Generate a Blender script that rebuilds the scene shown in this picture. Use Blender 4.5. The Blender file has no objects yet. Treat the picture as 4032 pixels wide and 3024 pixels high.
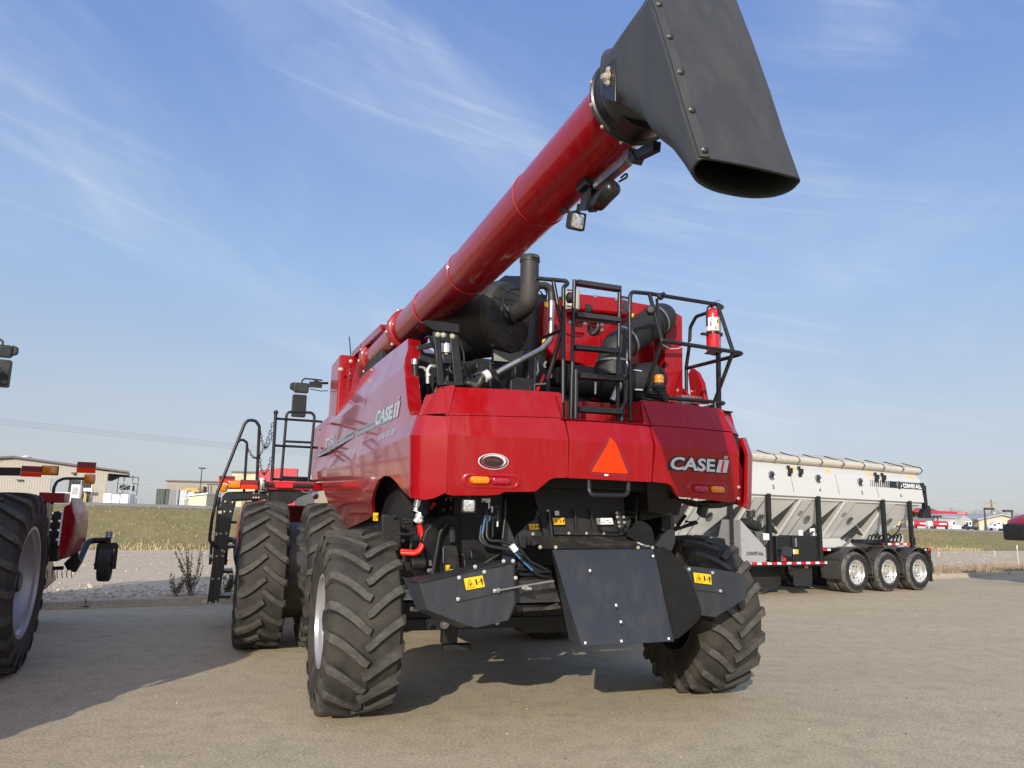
import bpy, bmesh, math, random
from mathutils import Vector, Matrix
random.seed(7)
scene = bpy.context.scene
col = scene.collection
R_ = math.radians

# ------------------------------------------------------------------ materials
def mat(name, color, rough=.5, metal=0., coat=0., spec=.5, noise=None, bump=None, trans=0., ior=1.45, emit=None):
    """noise=(scale, second colour, low, high[, detail]) mottles the base colour in object space; bump=(scale, strength)"""
    m = bpy.data.materials.new(name); m.use_nodes = True
    nt = m.node_tree; b = nt.nodes['Principled BSDF']
    b.inputs['Base Color'].default_value = (*color, 1); b.inputs['Roughness'].default_value = rough
    b.inputs['Metallic'].default_value = metal; b.inputs['Coat Weight'].default_value = coat
    b.inputs['Coat Roughness'].default_value = .06; b.inputs['Specular IOR Level'].default_value = spec
    b.inputs['Transmission Weight'].default_value = trans; b.inputs['IOR'].default_value = ior
    tc = nt.nodes.new('ShaderNodeTexCoord')
    if noise:
        n = nt.nodes.new('ShaderNodeTexNoise'); n.inputs['Scale'].default_value = noise[0]
        n.inputs['Detail'].default_value = noise[4] if len(noise) > 4 else 6; n.inputs['Roughness'].default_value = .62
        if len(noise) > 5:      # streaks: noise drawn out along z
            mp = nt.nodes.new('ShaderNodeMapping'); mp.inputs['Scale'].default_value = noise[5]; nt.links.new(tc.outputs['Object'], mp.inputs[0]); nt.links.new(mp.outputs[0], n.inputs['Vector'])
        else: nt.links.new(tc.outputs['Object'], n.inputs['Vector'])
        r = nt.nodes.new('ShaderNodeMapRange'); r.inputs[1].default_value = noise[2]; r.inputs[2].default_value = noise[3]
        nt.links.new(n.outputs['Fac'], r.inputs[0])
        mx = nt.nodes.new('ShaderNodeMix'); mx.data_type = 'RGBA'
        mx.inputs['A'].default_value = (*color, 1); mx.inputs['B'].default_value = (*noise[1], 1)
        nt.links.new(r.outputs[0], mx.inputs['Factor']); nt.links.new(mx.outputs['Result'], b.inputs['Base Color'])
        rr = nt.nodes.new('ShaderNodeMapRange'); rr.inputs[3].default_value = max(.02, rough - .06); rr.inputs[4].default_value = min(1, rough + .16)
        nt.links.new(r.outputs[0], rr.inputs[0]); nt.links.new(rr.outputs[0], b.inputs['Roughness'])
    if bump:
        n2 = nt.nodes.new('ShaderNodeTexNoise'); n2.inputs['Scale'].default_value = bump[0]; n2.inputs['Detail'].default_value = 5
        nt.links.new(tc.outputs['Object'], n2.inputs['Vector'])
        bp = nt.nodes.new('ShaderNodeBump'); bp.inputs['Strength'].default_value = bump[1]; bp.inputs['Distance'].default_value = .02
        nt.links.new(n2.outputs['Fac'], bp.inputs['Height']); nt.links.new(bp.outputs['Normal'], b.inputs['Normal'])
    if emit:
        b.inputs['Emission Color'].default_value = (*color, 1); b.inputs['Emission Strength'].default_value = emit
    return m

M = {}
M['red'] = mat('red_paint', (.275, .0034, .0062), .32, coat=.45, spec=.2, noise=(2.2, (.275, .018, .022), .48, .80, 7, (4, 4, .5)))
M['red_gloss'] = mat('glossy_red_paint', (.30, .0040, .009), .22, coat=.6, spec=.3, noise=(1.7, (.25, .008, .013), .45, .8))
M['red_dusty'] = mat('dusty_red_paint', (.24, .004, .009), .38, coat=.3, spec=.25, noise=(5, (.25, .02, .025), .45, .85))
M['black'] = mat('black_paint', (.012, .012, .014), .38, noise=(9, (.03, .027, .024), .5, .85))
M['black_matte'] = mat('black_plastic', (.016, .016, .017), .62, noise=(14, (.028, .026, .024), .45, .8))
M['void'] = mat('dark_cast_iron', (.009, .009, .010), .6, noise=(7, (.028, .024, .02), .5, .8))
M['slate'] = mat('slate_grey_paint', (.027, .030, .038), .40, noise=(5, (.045, .044, .043), .46, .84, 6, (2, 2, .4)), bump=(160, .04))
M['slate_dark'] = mat('worn_dark_steel', (.028, .027, .026), .5, noise=(8, (.12, .10, .075), .5, .8))
M['rubber'] = mat('tyre_rubber', (.024, .0232, .022), .8, noise=(4.5, (.062, .054, .042), .40, .70), bump=(90, .12))
M['lug'] = mat('worn_tread_lug', (.062, .060, .055), .85, spec=.3, noise=(16, (.115, .106, .09), .42, .75), bump=(130, .2))
M['rubber_side'] = mat('sidewall_rubber', (.016, .016, .017), .7, noise=(6, (.035, .031, .026), .45, .8))
M['rim'] = mat('silver_rim_paint', (.34, .34, .365), .4, metal=.35, noise=(8, (.28, .27, .26), .5, .9))
M['steel'] = mat('galvanised_steel', (.42, .42, .41), .34, metal=.9, noise=(20, (.28, .27, .25), .45, .8))
M['chrome'] = mat('polished_aluminium', (.78, .77, .74), .26, metal=.75, noise=(12, (.6, .6, .58), .5, .9))
M['zinc'] = mat('zinc_bolt', (.50, .46, .36), .45, metal=.5)
M['muffler'] = mat('matte_black_muffler', (.027, .026, .025), .6, noise=(3.5, (.062, .053, .043), .45, .75))
M['boot'] = mat('black_rubber_spout', (.040, .040, .039), .52, noise=(3.2, (.060, .058, .053), .42, .78, 6, (2.2, 2.2, .35)), bump=(30, .06))
M['yellow'] = mat('yellow_decal', (.82, .50, .01), .4)
M['white'] = mat('white_decal', (.75, .75, .75), .4)
M['decal_black'] = mat('black_decal', (.012, .012, .012), .35)
M['silver'] = mat('silver_lettering', (.60, .61, .63), .3, metal=.35)
M['grey_decal'] = mat('grey_stripe', (.22, .23, .25), .35)
M['orange'] = mat('fluorescent_orange', (.92, .040, .004), .6, spec=.15)
M['reflect_red'] = mat('reflective_red', (.62, .012, .02), .32)
M['reflect_maroon'] = mat('maroon_reflector', (.20, .01, .018), .35)
M['amber'] = mat('amber_lens', (.85, .26, .01), .16, coat=.6, noise=(60, (.45, .10, .0), .4, .7))
M['red_lens'] = mat('red_lens', (.30, .004, .02), .14, coat=.6, noise=(60, (.55, .02, .06), .5, .75))
M['lens'] = mat('clear_lamp_lens', (.72, .73, .74), .12, metal=.55, noise=(50, (.30, .31, .32), .4, .65))
M['hose'] = mat('black_hose', (.013, .013, .014), .42)
M['hose_red'] = mat('red_hose', (.72, .018, .012), .4)
M['hose_blue'] = mat('blue_hose_stripe', (.05, .15, .34), .45)
M['mirror'] = mat('mirror_glass', (.012, .014, .014), .06, spec=.5, noise=(5, (.03, .034, .033), .5, .6))  # dark base colour stands in for the dark reflection in the mirrors
M['glass'] = mat('dark_cab_glass', (.012, .016, .018), .06, coat=1.0)
M['tarp0'] = mat('yellowed_plastic', (.50, .45, .36), .5)
M['flap'] = mat('black_rubber_flap', (.010, .010, .011), .9, spec=.12, noise=(9, (.016, .016, .016), .4, .7))
M['extinguisher'] = mat('extinguisher_red', (.55, .01, .02), .2, coat=.8)

# ------------------------------------------------------------------ mesh helpers
def V(*a): return Vector(a[0] if len(a) == 1 else a)
SPLIT = set('latch_bolt flange_bolt seam_bolt collar_bolt saddle_bolt cabinet_bolt tank_bolt housing_bolt hinge_bolt chute_bolt axle_bolt ladder_bolt cover_bolt guard_bolt weld_ring cap_rib engine_hose hydraulic_hose actuator_cable hose_stripe hose_tag hose_coupling white_tag duct_rib duct_clamp filter_clip clamp_latch body_seam tarp_strap amber_reflector side_post mud_flap oil_filter roof_mast wall_lamp pickup_tine chopper_end_plate actuator_bracket access_deck tie_rod_guard hydraulic_block hose_bracket spreader_arm label_print fuel_pipe cabinet_pipe cabinet_trim red_cable cabinet_opening pipe_hose hose_clamp spreader_pan spout_actuator lamp_recess pipe_clamp lower_ladder lamp_arm warning_decal pictogram'.split()) - {'pictogram'}
class MB:
    """collects shapes into one mesh"""
    def __init__(s): s.v = []; s.f = []; s.m = []; s.k = 0
    def slot(s, k): s.k = k; return s
    def add(s, vs, fs):
        o = len(s.v); s.v += [tuple(p) for p in vs]
        for f in fs: s.f.append([o + i for i in f]); s.m.append(s.k)
        return s
    def box(s, p, q):
        a = [min(p[i], q[i]) for i in range(3)]; b = [max(p[i], q[i]) for i in range(3)]
        return s.add([(x, y, z) for z in (a[2], b[2]) for y in (a[1], b[1]) for x in (a[0], b[0])],
                     [(0, 2, 3, 1), (4, 5, 7, 6), (0, 1, 5, 4), (2, 6, 7, 3), (0, 4, 6, 2), (1, 3, 7, 5)])
    def obox(s, c, ax, ay, az):
        c, ax, ay, az = map(Vector, (c, ax, ay, az))
        return s.add([c + i * ax + j * ay + k * az for k in (-1, 1) for j in (-1, 1) for i in (-1, 1)],
                     [(0, 2, 3, 1), (4, 5, 7, 6), (0, 1, 5, 4), (2, 6, 7, 3), (0, 4, 6, 2), (1, 3, 7, 5)])
    def beam(s, p, q, w, h, up=(0, 0, 1)):
        p, q, up = Vector(p), Vector(q), Vector(up); d = (q - p); x = d.cross(up)
        if x.length < 1e-6: x = d.cross(Vector((1, 0, 0)))
        x.normalize(); z = x.cross(d).normalized()
        return s.obox((p + q) / 2, d / 2, x * w / 2, z * h / 2)
    def quad(s, *ps): return s.add(ps, [tuple(range(len(ps)))])
    def prism(s, poly, vec):
        vec = Vector(vec); a = [Vector(p) for p in poly]; b = [p + vec for p in a]; n = len(a)
        return s.add(a + b, [tuple(range(n))[::-1], tuple(range(n, 2 * n))] + [(i, (i + 1) % n, (i + 1) % n + n, i + n) for i in range(n)])
    def ring_strip(s, rings, close=True, cap=True):
        n = len(rings[0]); vs = [p for r in rings for p in r]; fs = []
        for i in range(len(rings) - 1):
            for j in range(n if close else n - 1):
                k = (j + 1) % n; fs.append((i * n + j, i * n + k, (i + 1) * n + k, (i + 1) * n + j))
        if cap: fs += [tuple(range(n))[::-1], tuple((len(rings) - 1) * n + j for j in range(n))]
        return s.add(vs, fs)
    def tube(s, pts, r, n=10, fil=0, cap=True, rr=None, closed=False):
        pts = [Vector(p) for p in pts]
        if fil: pts = fillet(pts, fil)
        m = len(pts); rings = []; t0 = (pts[1] - pts[0]).normalized()
        u = t0.orthogonal().normalized(); pt = t0
        for i, p in enumerate(pts):
            if closed: t = (pts[(i + 1) % m] - pts[i - 1]).normalized()
            else: t = (pts[min(i + 1, m - 1)] - pts[max(i - 1, 0)])
            t = t.normalized() if t.length > 1e-9 else pt
            q = pt.rotation_difference(t); u = q @ u; u = (u - t * u.dot(t)).normalized(); w = t.cross(u); pt = t
            # mitre compensation
            k = 1.0
            if 0 < i < m - 1:
                c = (pts[i] - pts[i - 1]).normalized().dot((pts[i + 1] - pts[i]).normalized()); k = 1 / max(.6, math.sqrt((1 + c) / 2))
            ri = (rr[i] if rr else r) * (k if not fil else 1)
            rings.append([p + u * ri * math.cos(a) + w * ri * math.sin(a) for a in [2 * math.pi * j / n for j in range(n)]])
        if closed: rings.append(rings[0])
        return s.ring_strip(rings, cap=cap and not closed)
    def cyl(s, p, q, r, r2=None, n=20, cap=True): return s.tube([p, q], r, n, cap=cap, rr=[r, r if r2 is None else r2])
    def lathe(s, prof, base, axis, n=32, cap=False, ref=None, arc=(0, 360)):
        base, axis = Vector(base), Vector(axis).normalized(); u = Vector(ref).normalized() if ref else axis.orthogonal().normalized(); w = axis.cross(u)
        full = abs(arc[1] - arc[0]) >= 359.9; k = n if full else n + 1
        rings = [[base + axis * h + (u * math.cos(a) + w * math.sin(a)) * r for a in [R_(arc[0] + (arc[1] - arc[0]) * j / n) for j in range(k)]] for r, h in prof]
        return s.ring_strip(rings, close=full, cap=cap)
    def ball(s, c, r, n=12):
        return s.lathe([(max(1e-4, r * math.sin(math.pi * i / 8)), -r * math.cos(math.pi * i / 8)) for i in range(9)], c, (0, 0, 1), n)
    def bolt(s, c, nrm, r=.012, h=.012):
        nrm = Vector(nrm).normalized(); return s.lathe([(r * 1.25, 0), (r * 1.25, h * .25), (r, h * .3), (r * .85, h * .85), (1e-4, h)], c, nrm, 8)
    def build(s, name, mats, parent=None, bevel=0, smooth=35, seg=2, solid=0, off=0):
        me = bpy.data.meshes.new(name); me.from_pydata(s.v, [], s.f)
        ms = mats if isinstance(mats, (list, tuple)) else [mats]
        for m_ in ms: me.materials.append(m_)
        if len(ms) > 1: me.polygons.foreach_set('material_index', s.m)
        me.validate(); me.update()
        o = bpy.data.objects.new(name, me); col.objects.link(o); o.parent = parent
        if name in SPLIT and s.split_off(o, name, ms, parent, smooth): return o
        if smooth: me.shade_smooth(); me.set_sharp_from_angle(angle=R_(smooth))
        if solid:
            md = o.modifiers.new('thickness', 'SOLIDIFY'); md.thickness = solid; md.offset = off
        if bevel:
            md = o.modifiers.new('edge', 'BEVEL'); md.width = bevel; md.segments = seg; md.limit_method = 'ANGLE'; md.angle_limit = R_(40)
        if (bevel or solid) and smooth: wn = o.modifiers.new('normals', 'WEIGHTED_NORMAL'); wn.keep_sharp = True; wn.weight = 90
        return o
    def split_off(s, o, name, ms, parent, smooth):
        """every separate piece becomes an object of its own, the first keeps o"""
        p = list(range(len(s.v)))
        def fd(i):
            while p[i] != i: p[i] = p[p[i]]; i = p[i]
            return i
        for f in s.f:
            for i in f[1:]: p[fd(i)] = fd(f[0])
        gr = {}
        for f, k in zip(s.f, s.m): gr.setdefault(fd(f[0]), []).append((f, k))
        if len(gr) < 2: return False
        for n, fs in enumerate(gr.values()):
            c = MB(); ids = sorted({i for f, _ in fs for i in f}); mp = {i: j for j, i in enumerate(ids)}
            me = bpy.data.meshes.new(name); me.from_pydata([s.v[i] for i in ids], [], [[mp[i] for i in f] for f, _ in fs])
            for m_ in ms: me.materials.append(m_)
            me.polygons.foreach_set('material_index', [k for _, k in fs]); me.update()
            if smooth: me.shade_smooth(); me.set_sharp_from_angle(angle=R_(smooth))
            if n == 0: o.data = me
            else: q = bpy.data.objects.new(name, me); col.objects.link(q); q.parent = parent
        return True
def fillet(pts, r, k=6):
    out = [pts[0]]
    for i in range(1, len(pts) - 1):
        a, b, c = pts[i - 1], pts[i], pts[i + 1]; d1 = (a - b); d2 = (c - b); l1, l2 = d1.length, d2.length
        d1.normalize(); d2.normalize(); ang = d1.angle(d2)
        if ang > 3.05: out.append(b); continue
        t = min(r / math.tan(ang / 2), l1 * .49, l2 * .49); p, q = b + d1 * t, b + d2 * t
        for j in range(k + 1):
            w = j / k; out.append(p * (1 - w) ** 2 + b * 2 * w * (1 - w) + q * w * w)
    out.append(pts[-1]); return out
def round_poly(pts, r, k=4):
    """rounds the corners of a 2d outline; r is one radius or a list"""
    out = []; n = len(pts)
    for i in range(n):
        a, b, c = V(pts[i - 1]), V(pts[i]), V(pts[(i + 1) % n]); rr = r[i] if isinstance(r, (list, tuple)) else r
        d1, d2 = a - b, c - b; l1, l2 = d1.length, d2.length
        if rr <= 0 or l1 < 1e-6 or l2 < 1e-6: out.append(tuple(b)); continue
        d1.normalize(); d2.normalize(); ang = math.acos(max(-1, min(1, d1.dot(d2))))
        if ang > 3.0: out.append(tuple(b)); continue
        t = min(rr / math.tan(ang / 2), l1 * .45, l2 * .45); p, q = b + d1 * t, b + d2 * t
        for j in range(k + 1):
            w = j / k; out.append(tuple(p * (1 - w) ** 2 + b * 2 * w * (1 - w) + q * w * w))
    return out
def panel(name, outline, cu, cv, fmap, mats, parent, thick=.03, off=-1, bevel=.006, clip=None, flip=False, smooth=9):
    """a sheet-metal panel: 2d outline (u, v) cut at cu / cv, mapped to 3d by fmap(u, v)"""
    if sum(a[0] * b[1] - b[0] * a[1] for a, b in zip(outline, outline[1:] + outline[:1])) < 0: outline = outline[::-1]
    bm = bmesh.new(); vs = [bm.verts.new((u, v, 0)) for u, v in outline]; bm.faces.new(vs)
    def cut(no, c, **kw): bmesh.ops.bisect_plane(bm, geom=bm.verts[:] + bm.edges[:] + bm.faces[:], dist=1e-5, plane_co=(c if no[0] else 0, c if no[1] else 0, 0), plane_no=no, **kw)
    if clip: cut((1, 0, 0), clip[0], clear_inner=True); cut((1, 0, 0), clip[1], clear_outer=True)
    for c in cu: cut((1, 0, 0), c)
    for c in cv: cut((0, 1, 0), c)
    bmesh.ops.triangulate(bm, faces=[f for f in bm.faces if len(f.verts) > 4])
    for v in bm.verts: v.co = fmap(v.co.x, v.co.y)
    bm.normal_update()
    if flip: bmesh.ops.reverse_faces(bm, faces=bm.faces[:])
    me = bpy.data.meshes.new(name); bm.to_mesh(me); bm.free()
    for m_ in (mats if isinstance(mats, (list, tuple)) else [mats]): me.materials.append(m_)
    me.shade_smooth(); me.set_sharp_from_angle(angle=R_(smooth))
    o = bpy.data.objects.new(name, me); col.objects.link(o); o.parent = parent
    if thick:
        md = o.modifiers.new('thickness', 'SOLIDIFY'); md.thickness = thick; md.offset = off
    if bevel:
        md = o.modifiers.new('edge', 'BEVEL'); md.width = bevel; md.segments = 2; md.limit_method = 'ANGLE'; md.angle_limit = R_(50)
    wn = o.modifiers.new('normals', 'WEIGHTED_NORMAL'); wn.keep_sharp = True; wn.weight = 90
    return o
def rng(a, b, n): return [a + (b - a) * i / n for i in range(n + 1)]
def bilerp(c):
    p00, p10, p01, p11 = map(Vector, c)
    return lambda u, v: p00 * (1 - u) * (1 - v) + p10 * u * (1 - v) + p01 * (1 - u) * v + p11 * u * v
def text(body, fmap, m, parent, name='lettering', bold=0., shear=0., box=None):
    """lettering as mesh: the text's own box becomes the unit square that fmap places in space"""
    cu = bpy.data.curves.new('t', 'FONT'); cu.body = body; cu.offset = bold; cu.shear = shear; cu.resolution_u = 3
    t = bpy.data.objects.new('t', cu); col.objects.link(t)
    bpy.context.view_layer.update()
    me = bpy.data.meshes.new_from_object(t.evaluated_get(bpy.context.evaluated_depsgraph_get()))
    bpy.data.objects.remove(t); bpy.data.curves.remove(cu)
    xs = [v.co.x for v in me.vertices]; ys = [v.co.y for v in me.vertices]
    x0, x1, y0, y1 = box if box else (min(xs), max(xs), min(ys), max(ys))
    for v in me.vertices: v.co = fmap((v.co.x - x0) / (x1 - x0), (v.co.y - y0) / (y1 - y0))
    me.materials.clear(); me.materials.append(m); me.name = name
    o = bpy.data.objects.new(name, me); col.objects.link(o); o.parent = parent
    o['_box'] = [x0, x1, y0, y1]; bx = (x0, x1, y0, y1); del o['_box']
    return o, bx
def flat(polys, fmap, m, parent, name):
    b = MB()
    for p in polys: b.quad(*[fmap(u, v) for u, v in p])
    return b.build(name, m, parent, smooth=0)
def off(f, d):
    d = Vector(d); return lambda u, v: Vector(f(u, v)) + d
def thing(name, label, cat, loc=(0, 0, 0), rz=0, group=None, parent=None):
    o = bpy.data.objects.new(name, None); col.objects.link(o); o.location = loc; o.rotation_euler = (0, 0, R_(rz)); o.empty_display_size = .3
    return tag(o, label, cat, group)
def tag(o, label=None, cat=None, group=None, kind=None):
    if label: o['label'] = label
    if cat: o['category'] = cat
    if group: o['group'] = group
    if kind: o['kind'] = kind
    return o
KIDS = {}
def children(o): return [c for c in bpy.data.objects if c.parent == o]
def copy_tree(o, parent=None):
    c = o.copy(); col.objects.link(c); c.parent = parent
    for k in children(o): copy_tree(k, c)
    return c

# ------------------------------------------------------------------ camera, sun, sky
cam_d = bpy.data.cameras.new('camera'); cam = bpy.data.objects.new('camera', cam_d); col.objects.link(cam)
cam_d.sensor_width = 36; cam_d.lens = 36 * 3040.5 / 4032; cam_d.clip_end = 6000; cam_d.clip_start = .05
pit, rol = R_(9.9526), R_(1.2965)
fw = Vector((0, math.cos(pit), math.sin(pit))); r0 = Vector((1, 0, 0)); u0 = r0.cross(fw)
rt = r0 * math.cos(rol) + u0 * math.sin(rol); up = -r0 * math.sin(rol) + u0 * math.cos(rol)
cam.matrix_world = Matrix(((rt.x, up.x, -fw.x, 0), (rt.y, up.y, -fw.y, 0), (rt.z, up.z, -fw.z, 1.65), (0, 0, 0, 1)))
scene.camera = cam
SUN_EL, SUN_AZ = 22.0, 192.6            # azimuth of the sun, clockwise from +Y
sd = Vector((math.sin(R_(SUN_AZ)) * math.cos(R_(SUN_EL)), math.cos(R_(SUN_AZ)) * math.cos(R_(SUN_EL)), math.sin(R_(SUN_EL))))
sl = bpy.data.lights.new('sun', 'SUN'); sl.energy = 4.6; sl.angle = R_(.53); sl.color = (1, .91, .78)
so = bpy.data.objects.new('sun', sl); col.objects.link(so); so.rotation_euler = sd.to_track_quat('Z', 'Y').to_euler()
w = bpy.data.worlds.new('World'); scene.world = w; w.use_nodes = True
nt = w.node_tree; N = nt.nodes; L = nt.links; bg = N['Background']
sky = N.new('ShaderNodeTexSky'); sky.sky_type = 'NISHITA'; sky.sun_disc = False; sky.sun_elevation = R_(SUN_EL); sky.sun_rotation = R_(SUN_AZ)
sky.altitude = 500; sky.air_density = 1.0; sky.dust_density = 1.2; sky.ozone_density = 1.6
tc = N.new('ShaderNodeTexCoord'); sp = N.new('ShaderNodeSeparateXYZ'); L.new(tc.outputs['Generated'], sp.inputs[0])
def mth(op, a, b=None, c=None):
    n = N.new('ShaderNodeMath'); n.operation = op
    for i, x in enumerate((a, b, c)):
        if x is None: continue
        if isinstance(x, (int, float)): n.inputs[i].default_value = x
        else: L.new(x, n.inputs[i])
    return n.outputs[0]
az_ = mth('ARCTAN2', sp.outputs['X'], sp.outputs['Y']); el_ = mth('ARCSINE', sp.outputs['Z'])
cmb = N.new('ShaderNodeCombineXYZ'); L.new(az_, cmb.inputs[0]); L.new(el_, cmb.inputs[1])
def cloud(rot, lx, ly, scale, lo, hi, seed, dist=1.2):
    mp = N.new('ShaderNodeMapping'); mp.vector_type = 'TEXTURE'; mp.inputs['Rotation'].default_value = (0, 0, R_(rot)); mp.inputs['Scale'].default_value = (lx, ly, 1); mp.inputs['Location'].default_value = (seed, seed * .7, 0)
    L.new(cmb.outputs[0], mp.inputs['Vector'])
    n = N.new('ShaderNodeTexNoise'); n.inputs['Scale'].default_value = scale; n.inputs['Detail'].default_value = 8; n.inputs['Roughness'].default_value = .55; n.inputs['Distortion'].default_value = dist
    L.new(mp.outputs[0], n.inputs['Vector'])
    r = N.new('ShaderNodeMapRange'); r.interpolation_type = 'SMOOTHSTEP'; r.inputs[1].default_value = lo; r.inputs[2].default_value = hi; L.new(n.outputs['Fac'], r.inputs[0])
    return r.outputs[0]
c1 = cloud(-17, .62, .14, 1.0, .36, .84, 3.1, .9)      # long cirrus streaks
c2 = cloud(-13, .42, .022, 1.0, .48, .80, 11.3, .8)      # fine threads
c3 = cloud(-25, .55, .26, 1.0, .38, .66, 8.9, .6)        # where the cloud lies
cl = mth('ADD', mth('MULTIPLY', mth('MULTIPLY', c1, .56), c3), mth('MULTIPLY', mth('MULTIPLY', c2, .24), c3))
cl = mth('MINIMUM', mth('ADD', cl, mth('MULTIPLY', c3, .10)), .7)
rp_ = N.new('ShaderNodeValToRGB'); L.new(sp.outputs['Z'], rp_.inputs[0]); cr = rp_.color_ramp
for i, (p_, c_) in enumerate(((0, (.47, .47, .525)), (.13, (.485, .54, .64)), (.29, (.355, .52, .80)), (.52, (.205, .345, .73)), (1, (.14, .26, .62)))):
    e = cr.elements[i] if i < 2 else cr.elements.new(p_); e.position = p_; e.color = (*c_, 1)
sc10 = N.new('ShaderNodeMix'); sc10.data_type = 'RGBA'; sc10.blend_type = 'MULTIPLY'; sc10.inputs['Factor'].default_value = 1; L.new(rp_.outputs[0], sc10.inputs['A']); sc10.inputs['B'].default_value = (6.7, 6.7, 6.7, 1)
hm = N.new('ShaderNodeMix'); hm.data_type = 'RGBA'; hm.inputs['Factor'].default_value = .78; L.new(sky.outputs[0], hm.inputs['A']); L.new(sc10.outputs['Result'], hm.inputs['B'])
cm = N.new('ShaderNodeMix'); cm.data_type = 'RGBA'; L.new(cl, cm.inputs['Factor']); L.new(hm.outputs['Result'], cm.inputs['A']); cm.inputs['B'].default_value = (5.0, 5.5, 6.2, 1)
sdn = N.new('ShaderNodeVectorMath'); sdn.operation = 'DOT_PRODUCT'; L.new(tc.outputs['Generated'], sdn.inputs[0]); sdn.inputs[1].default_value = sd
gl = mth('POWER', mth('MAXIMUM', sdn.outputs['Value'], 0.0), 2.5)       # haze glow around the sun, added as fill for shaded panels and ground
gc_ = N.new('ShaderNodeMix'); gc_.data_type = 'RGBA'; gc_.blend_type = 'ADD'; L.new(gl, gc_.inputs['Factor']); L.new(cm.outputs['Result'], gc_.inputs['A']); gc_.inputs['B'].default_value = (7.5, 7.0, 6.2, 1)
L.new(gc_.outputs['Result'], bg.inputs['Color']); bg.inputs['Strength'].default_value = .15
scene.view_settings.view_transform = 'Standard'; scene.view_settings.look = 'None'; scene.view_settings.exposure = 0; scene.view_settings.gamma = 1
scene.cycles.max_bounces = 6; scene.cycles.use_denoising = True
# ------------------------------------------------------------------ combine harvester (x right, y forward, z up, origin between the rear wheels)
HX, HY, HR = .3472, 7.6175, 20.4467
CB = thing('combine_harvester', 'red combine harvester seen from behind with its unloading auger folded back over the rear', 'combine harvester', (HX, HY, 0), HR, 'red combine harvesters parked side by side')

WH = {}
def wheel(parent, cx, cy, R, w, rim_r, lugs, dirn, side, dish=.12, key=None, lw=.031):
    """lugged drive wheel, axis along x; dirn=+1 chevrons point down at the back, side = which way the rim dish faces"""
    k = (R, w, rim_r, dirn, side)
    if k in WH:
        o = copy_tree(WH[k], parent); o.location = (cx, cy, R - .015); return o
    h = w / 2
    t = MB()
    prof = [(rim_r - .02, -.40 * w), (rim_r + .03, -.46 * w), ((rim_r * .55 + R * .45), -h * 1.02), (R - .17, -h * 1.0), (R - .10, -h * .95), (R - .060, -h * .84), (R - .043, -h * .5), (R - .038, 0)]
    prof = prof + [(r, -x) for r, x in prof[-2::-1]]
    t.lathe(prof, (0, 0, 0), (1, 0, 0), 72, ref=(0, -1, 0))
    t.m = [1 if 2 < 0 else 0 for _ in t.m]
    Lc = .72 * h
    for sg in (-1, 1):
        for i in range(lugs):
            ph0 = 2 * math.pi * (i + (.5 if sg > 0 else 0)) / lugs
            path = []
            for tt in (-.05, .05, .2, .38, .56, .74, .88, .97, 1.02, 1.04):
                x = sg * tt * h; s_ = dirn * Lc * (1 - (1 - max(0, min(1, tt))) ** 1.35)
                top = R - .028 * max(0, min(tt, .97)) ** 3
                if tt > .9: top = {.97: R - .045, 1.02: R - .105, 1.04: R - .19}[tt]
                base = {.97: R - .12, 1.02: R - .16, 1.04: R - .20}.get(tt, R - .065)
                path.append((x, s_, top, base, lw * (1 + .35 * max(0, tt - .3))))
            rings = []
            for j, (x, s_, top, base, wd) in enumerate(path):
                a = path[max(0, j - 1)]; b = path[min(len(path) - 1, j + 1)]
                dx, ds = b[0] - a[0], b[1] - a[1]; l = math.hypot(dx, ds) or 1; nx, ns = -ds / l, dx / l
                if j >= 7: nx, ns = 0, sg * 1.0
                def pt(off_, r):
                    ph = ph0 + (s_ + ns * off_) / R; return (x + nx * off_, -r * math.cos(ph), r * math.sin(ph))
                rings.append([pt(-wd * 1.35, base), pt(-wd * .9, top), pt(wd * .9, top), pt(wd * 1.35, base)])
            n0 = len(t.f)
            t.slot(0).ring_strip(rings)
            for f in range(n0, n0 + (len(rings) - 1) * 4):
                if (f - n0) % 4 == 1: t.m[f] = 1
    # rim: barrel and dished disc
    r = MB(); b = rim_r
    r.lathe([(b + .03, side * .43 * w), (b + .025, side * .45 * w), (b - .01, side * .45 * w), (b - .02, side * .40 * w), (b - .05, side * .36 * w), (b - .06, side * (.36 * w - dish * .5)), (b - .12, side * (.36 * w - dish)), (b * .62, side * (.36 * w - dish * 1.1)), (b * .55, side * (.36 * w - dish * .7)), (.16, side * (.36 * w - dish * .7))], (0, 0, 0), (1, 0, 0), 48)
    hb = MB(); hb.lathe([(b + .03, -side * .43 * w), (b - .01, -side * .45 * w), (b - .05, -side * .36 * w), (b - .07, side * (.36 * w - dish) - side * .006), (.1, side * (.36 * w - dish * 1.12))], (0, 0, 0), (1, 0, 0), 48)  # inner barrel coloured black to stand for the shadow inside the rim
    x0 = side * (.36 * w - dish * .7)
    hb.lathe([(.001, x0 + side * .10), (.09, x0 + side * .10), (.11, x0 + side * .07), (.12, x0), (.19, x0), (.19, x0 - side * .03), (.15, -side * .3 * w)], (0, 0, 0), (1, 0, 0), 24)
    for i in range(8):
        a = 2 * math.pi * i / 8; hb.bolt((x0, .155 * math.cos(a), .155 * math.sin(a)), (side, 0, 0), .014, .03)
    wo = hb.build('wheel', M['black'], parent); wo.location = (cx, cy, R - .015)
    t.build('tyre', [M['rubber'], M['lug']], wo, smooth=30)
    r.build('rim', M['rim'], wo, smooth=30)
    WH[k] = wo
    return wo
RR, RW = .775, .62
wheel(CB, -1.80, 0, RR, RW, .37, 19, 1, -1, .10)
wheel(CB, 1.69, 0, RR, RW, .37, 19, 1, 1, .10)
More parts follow.
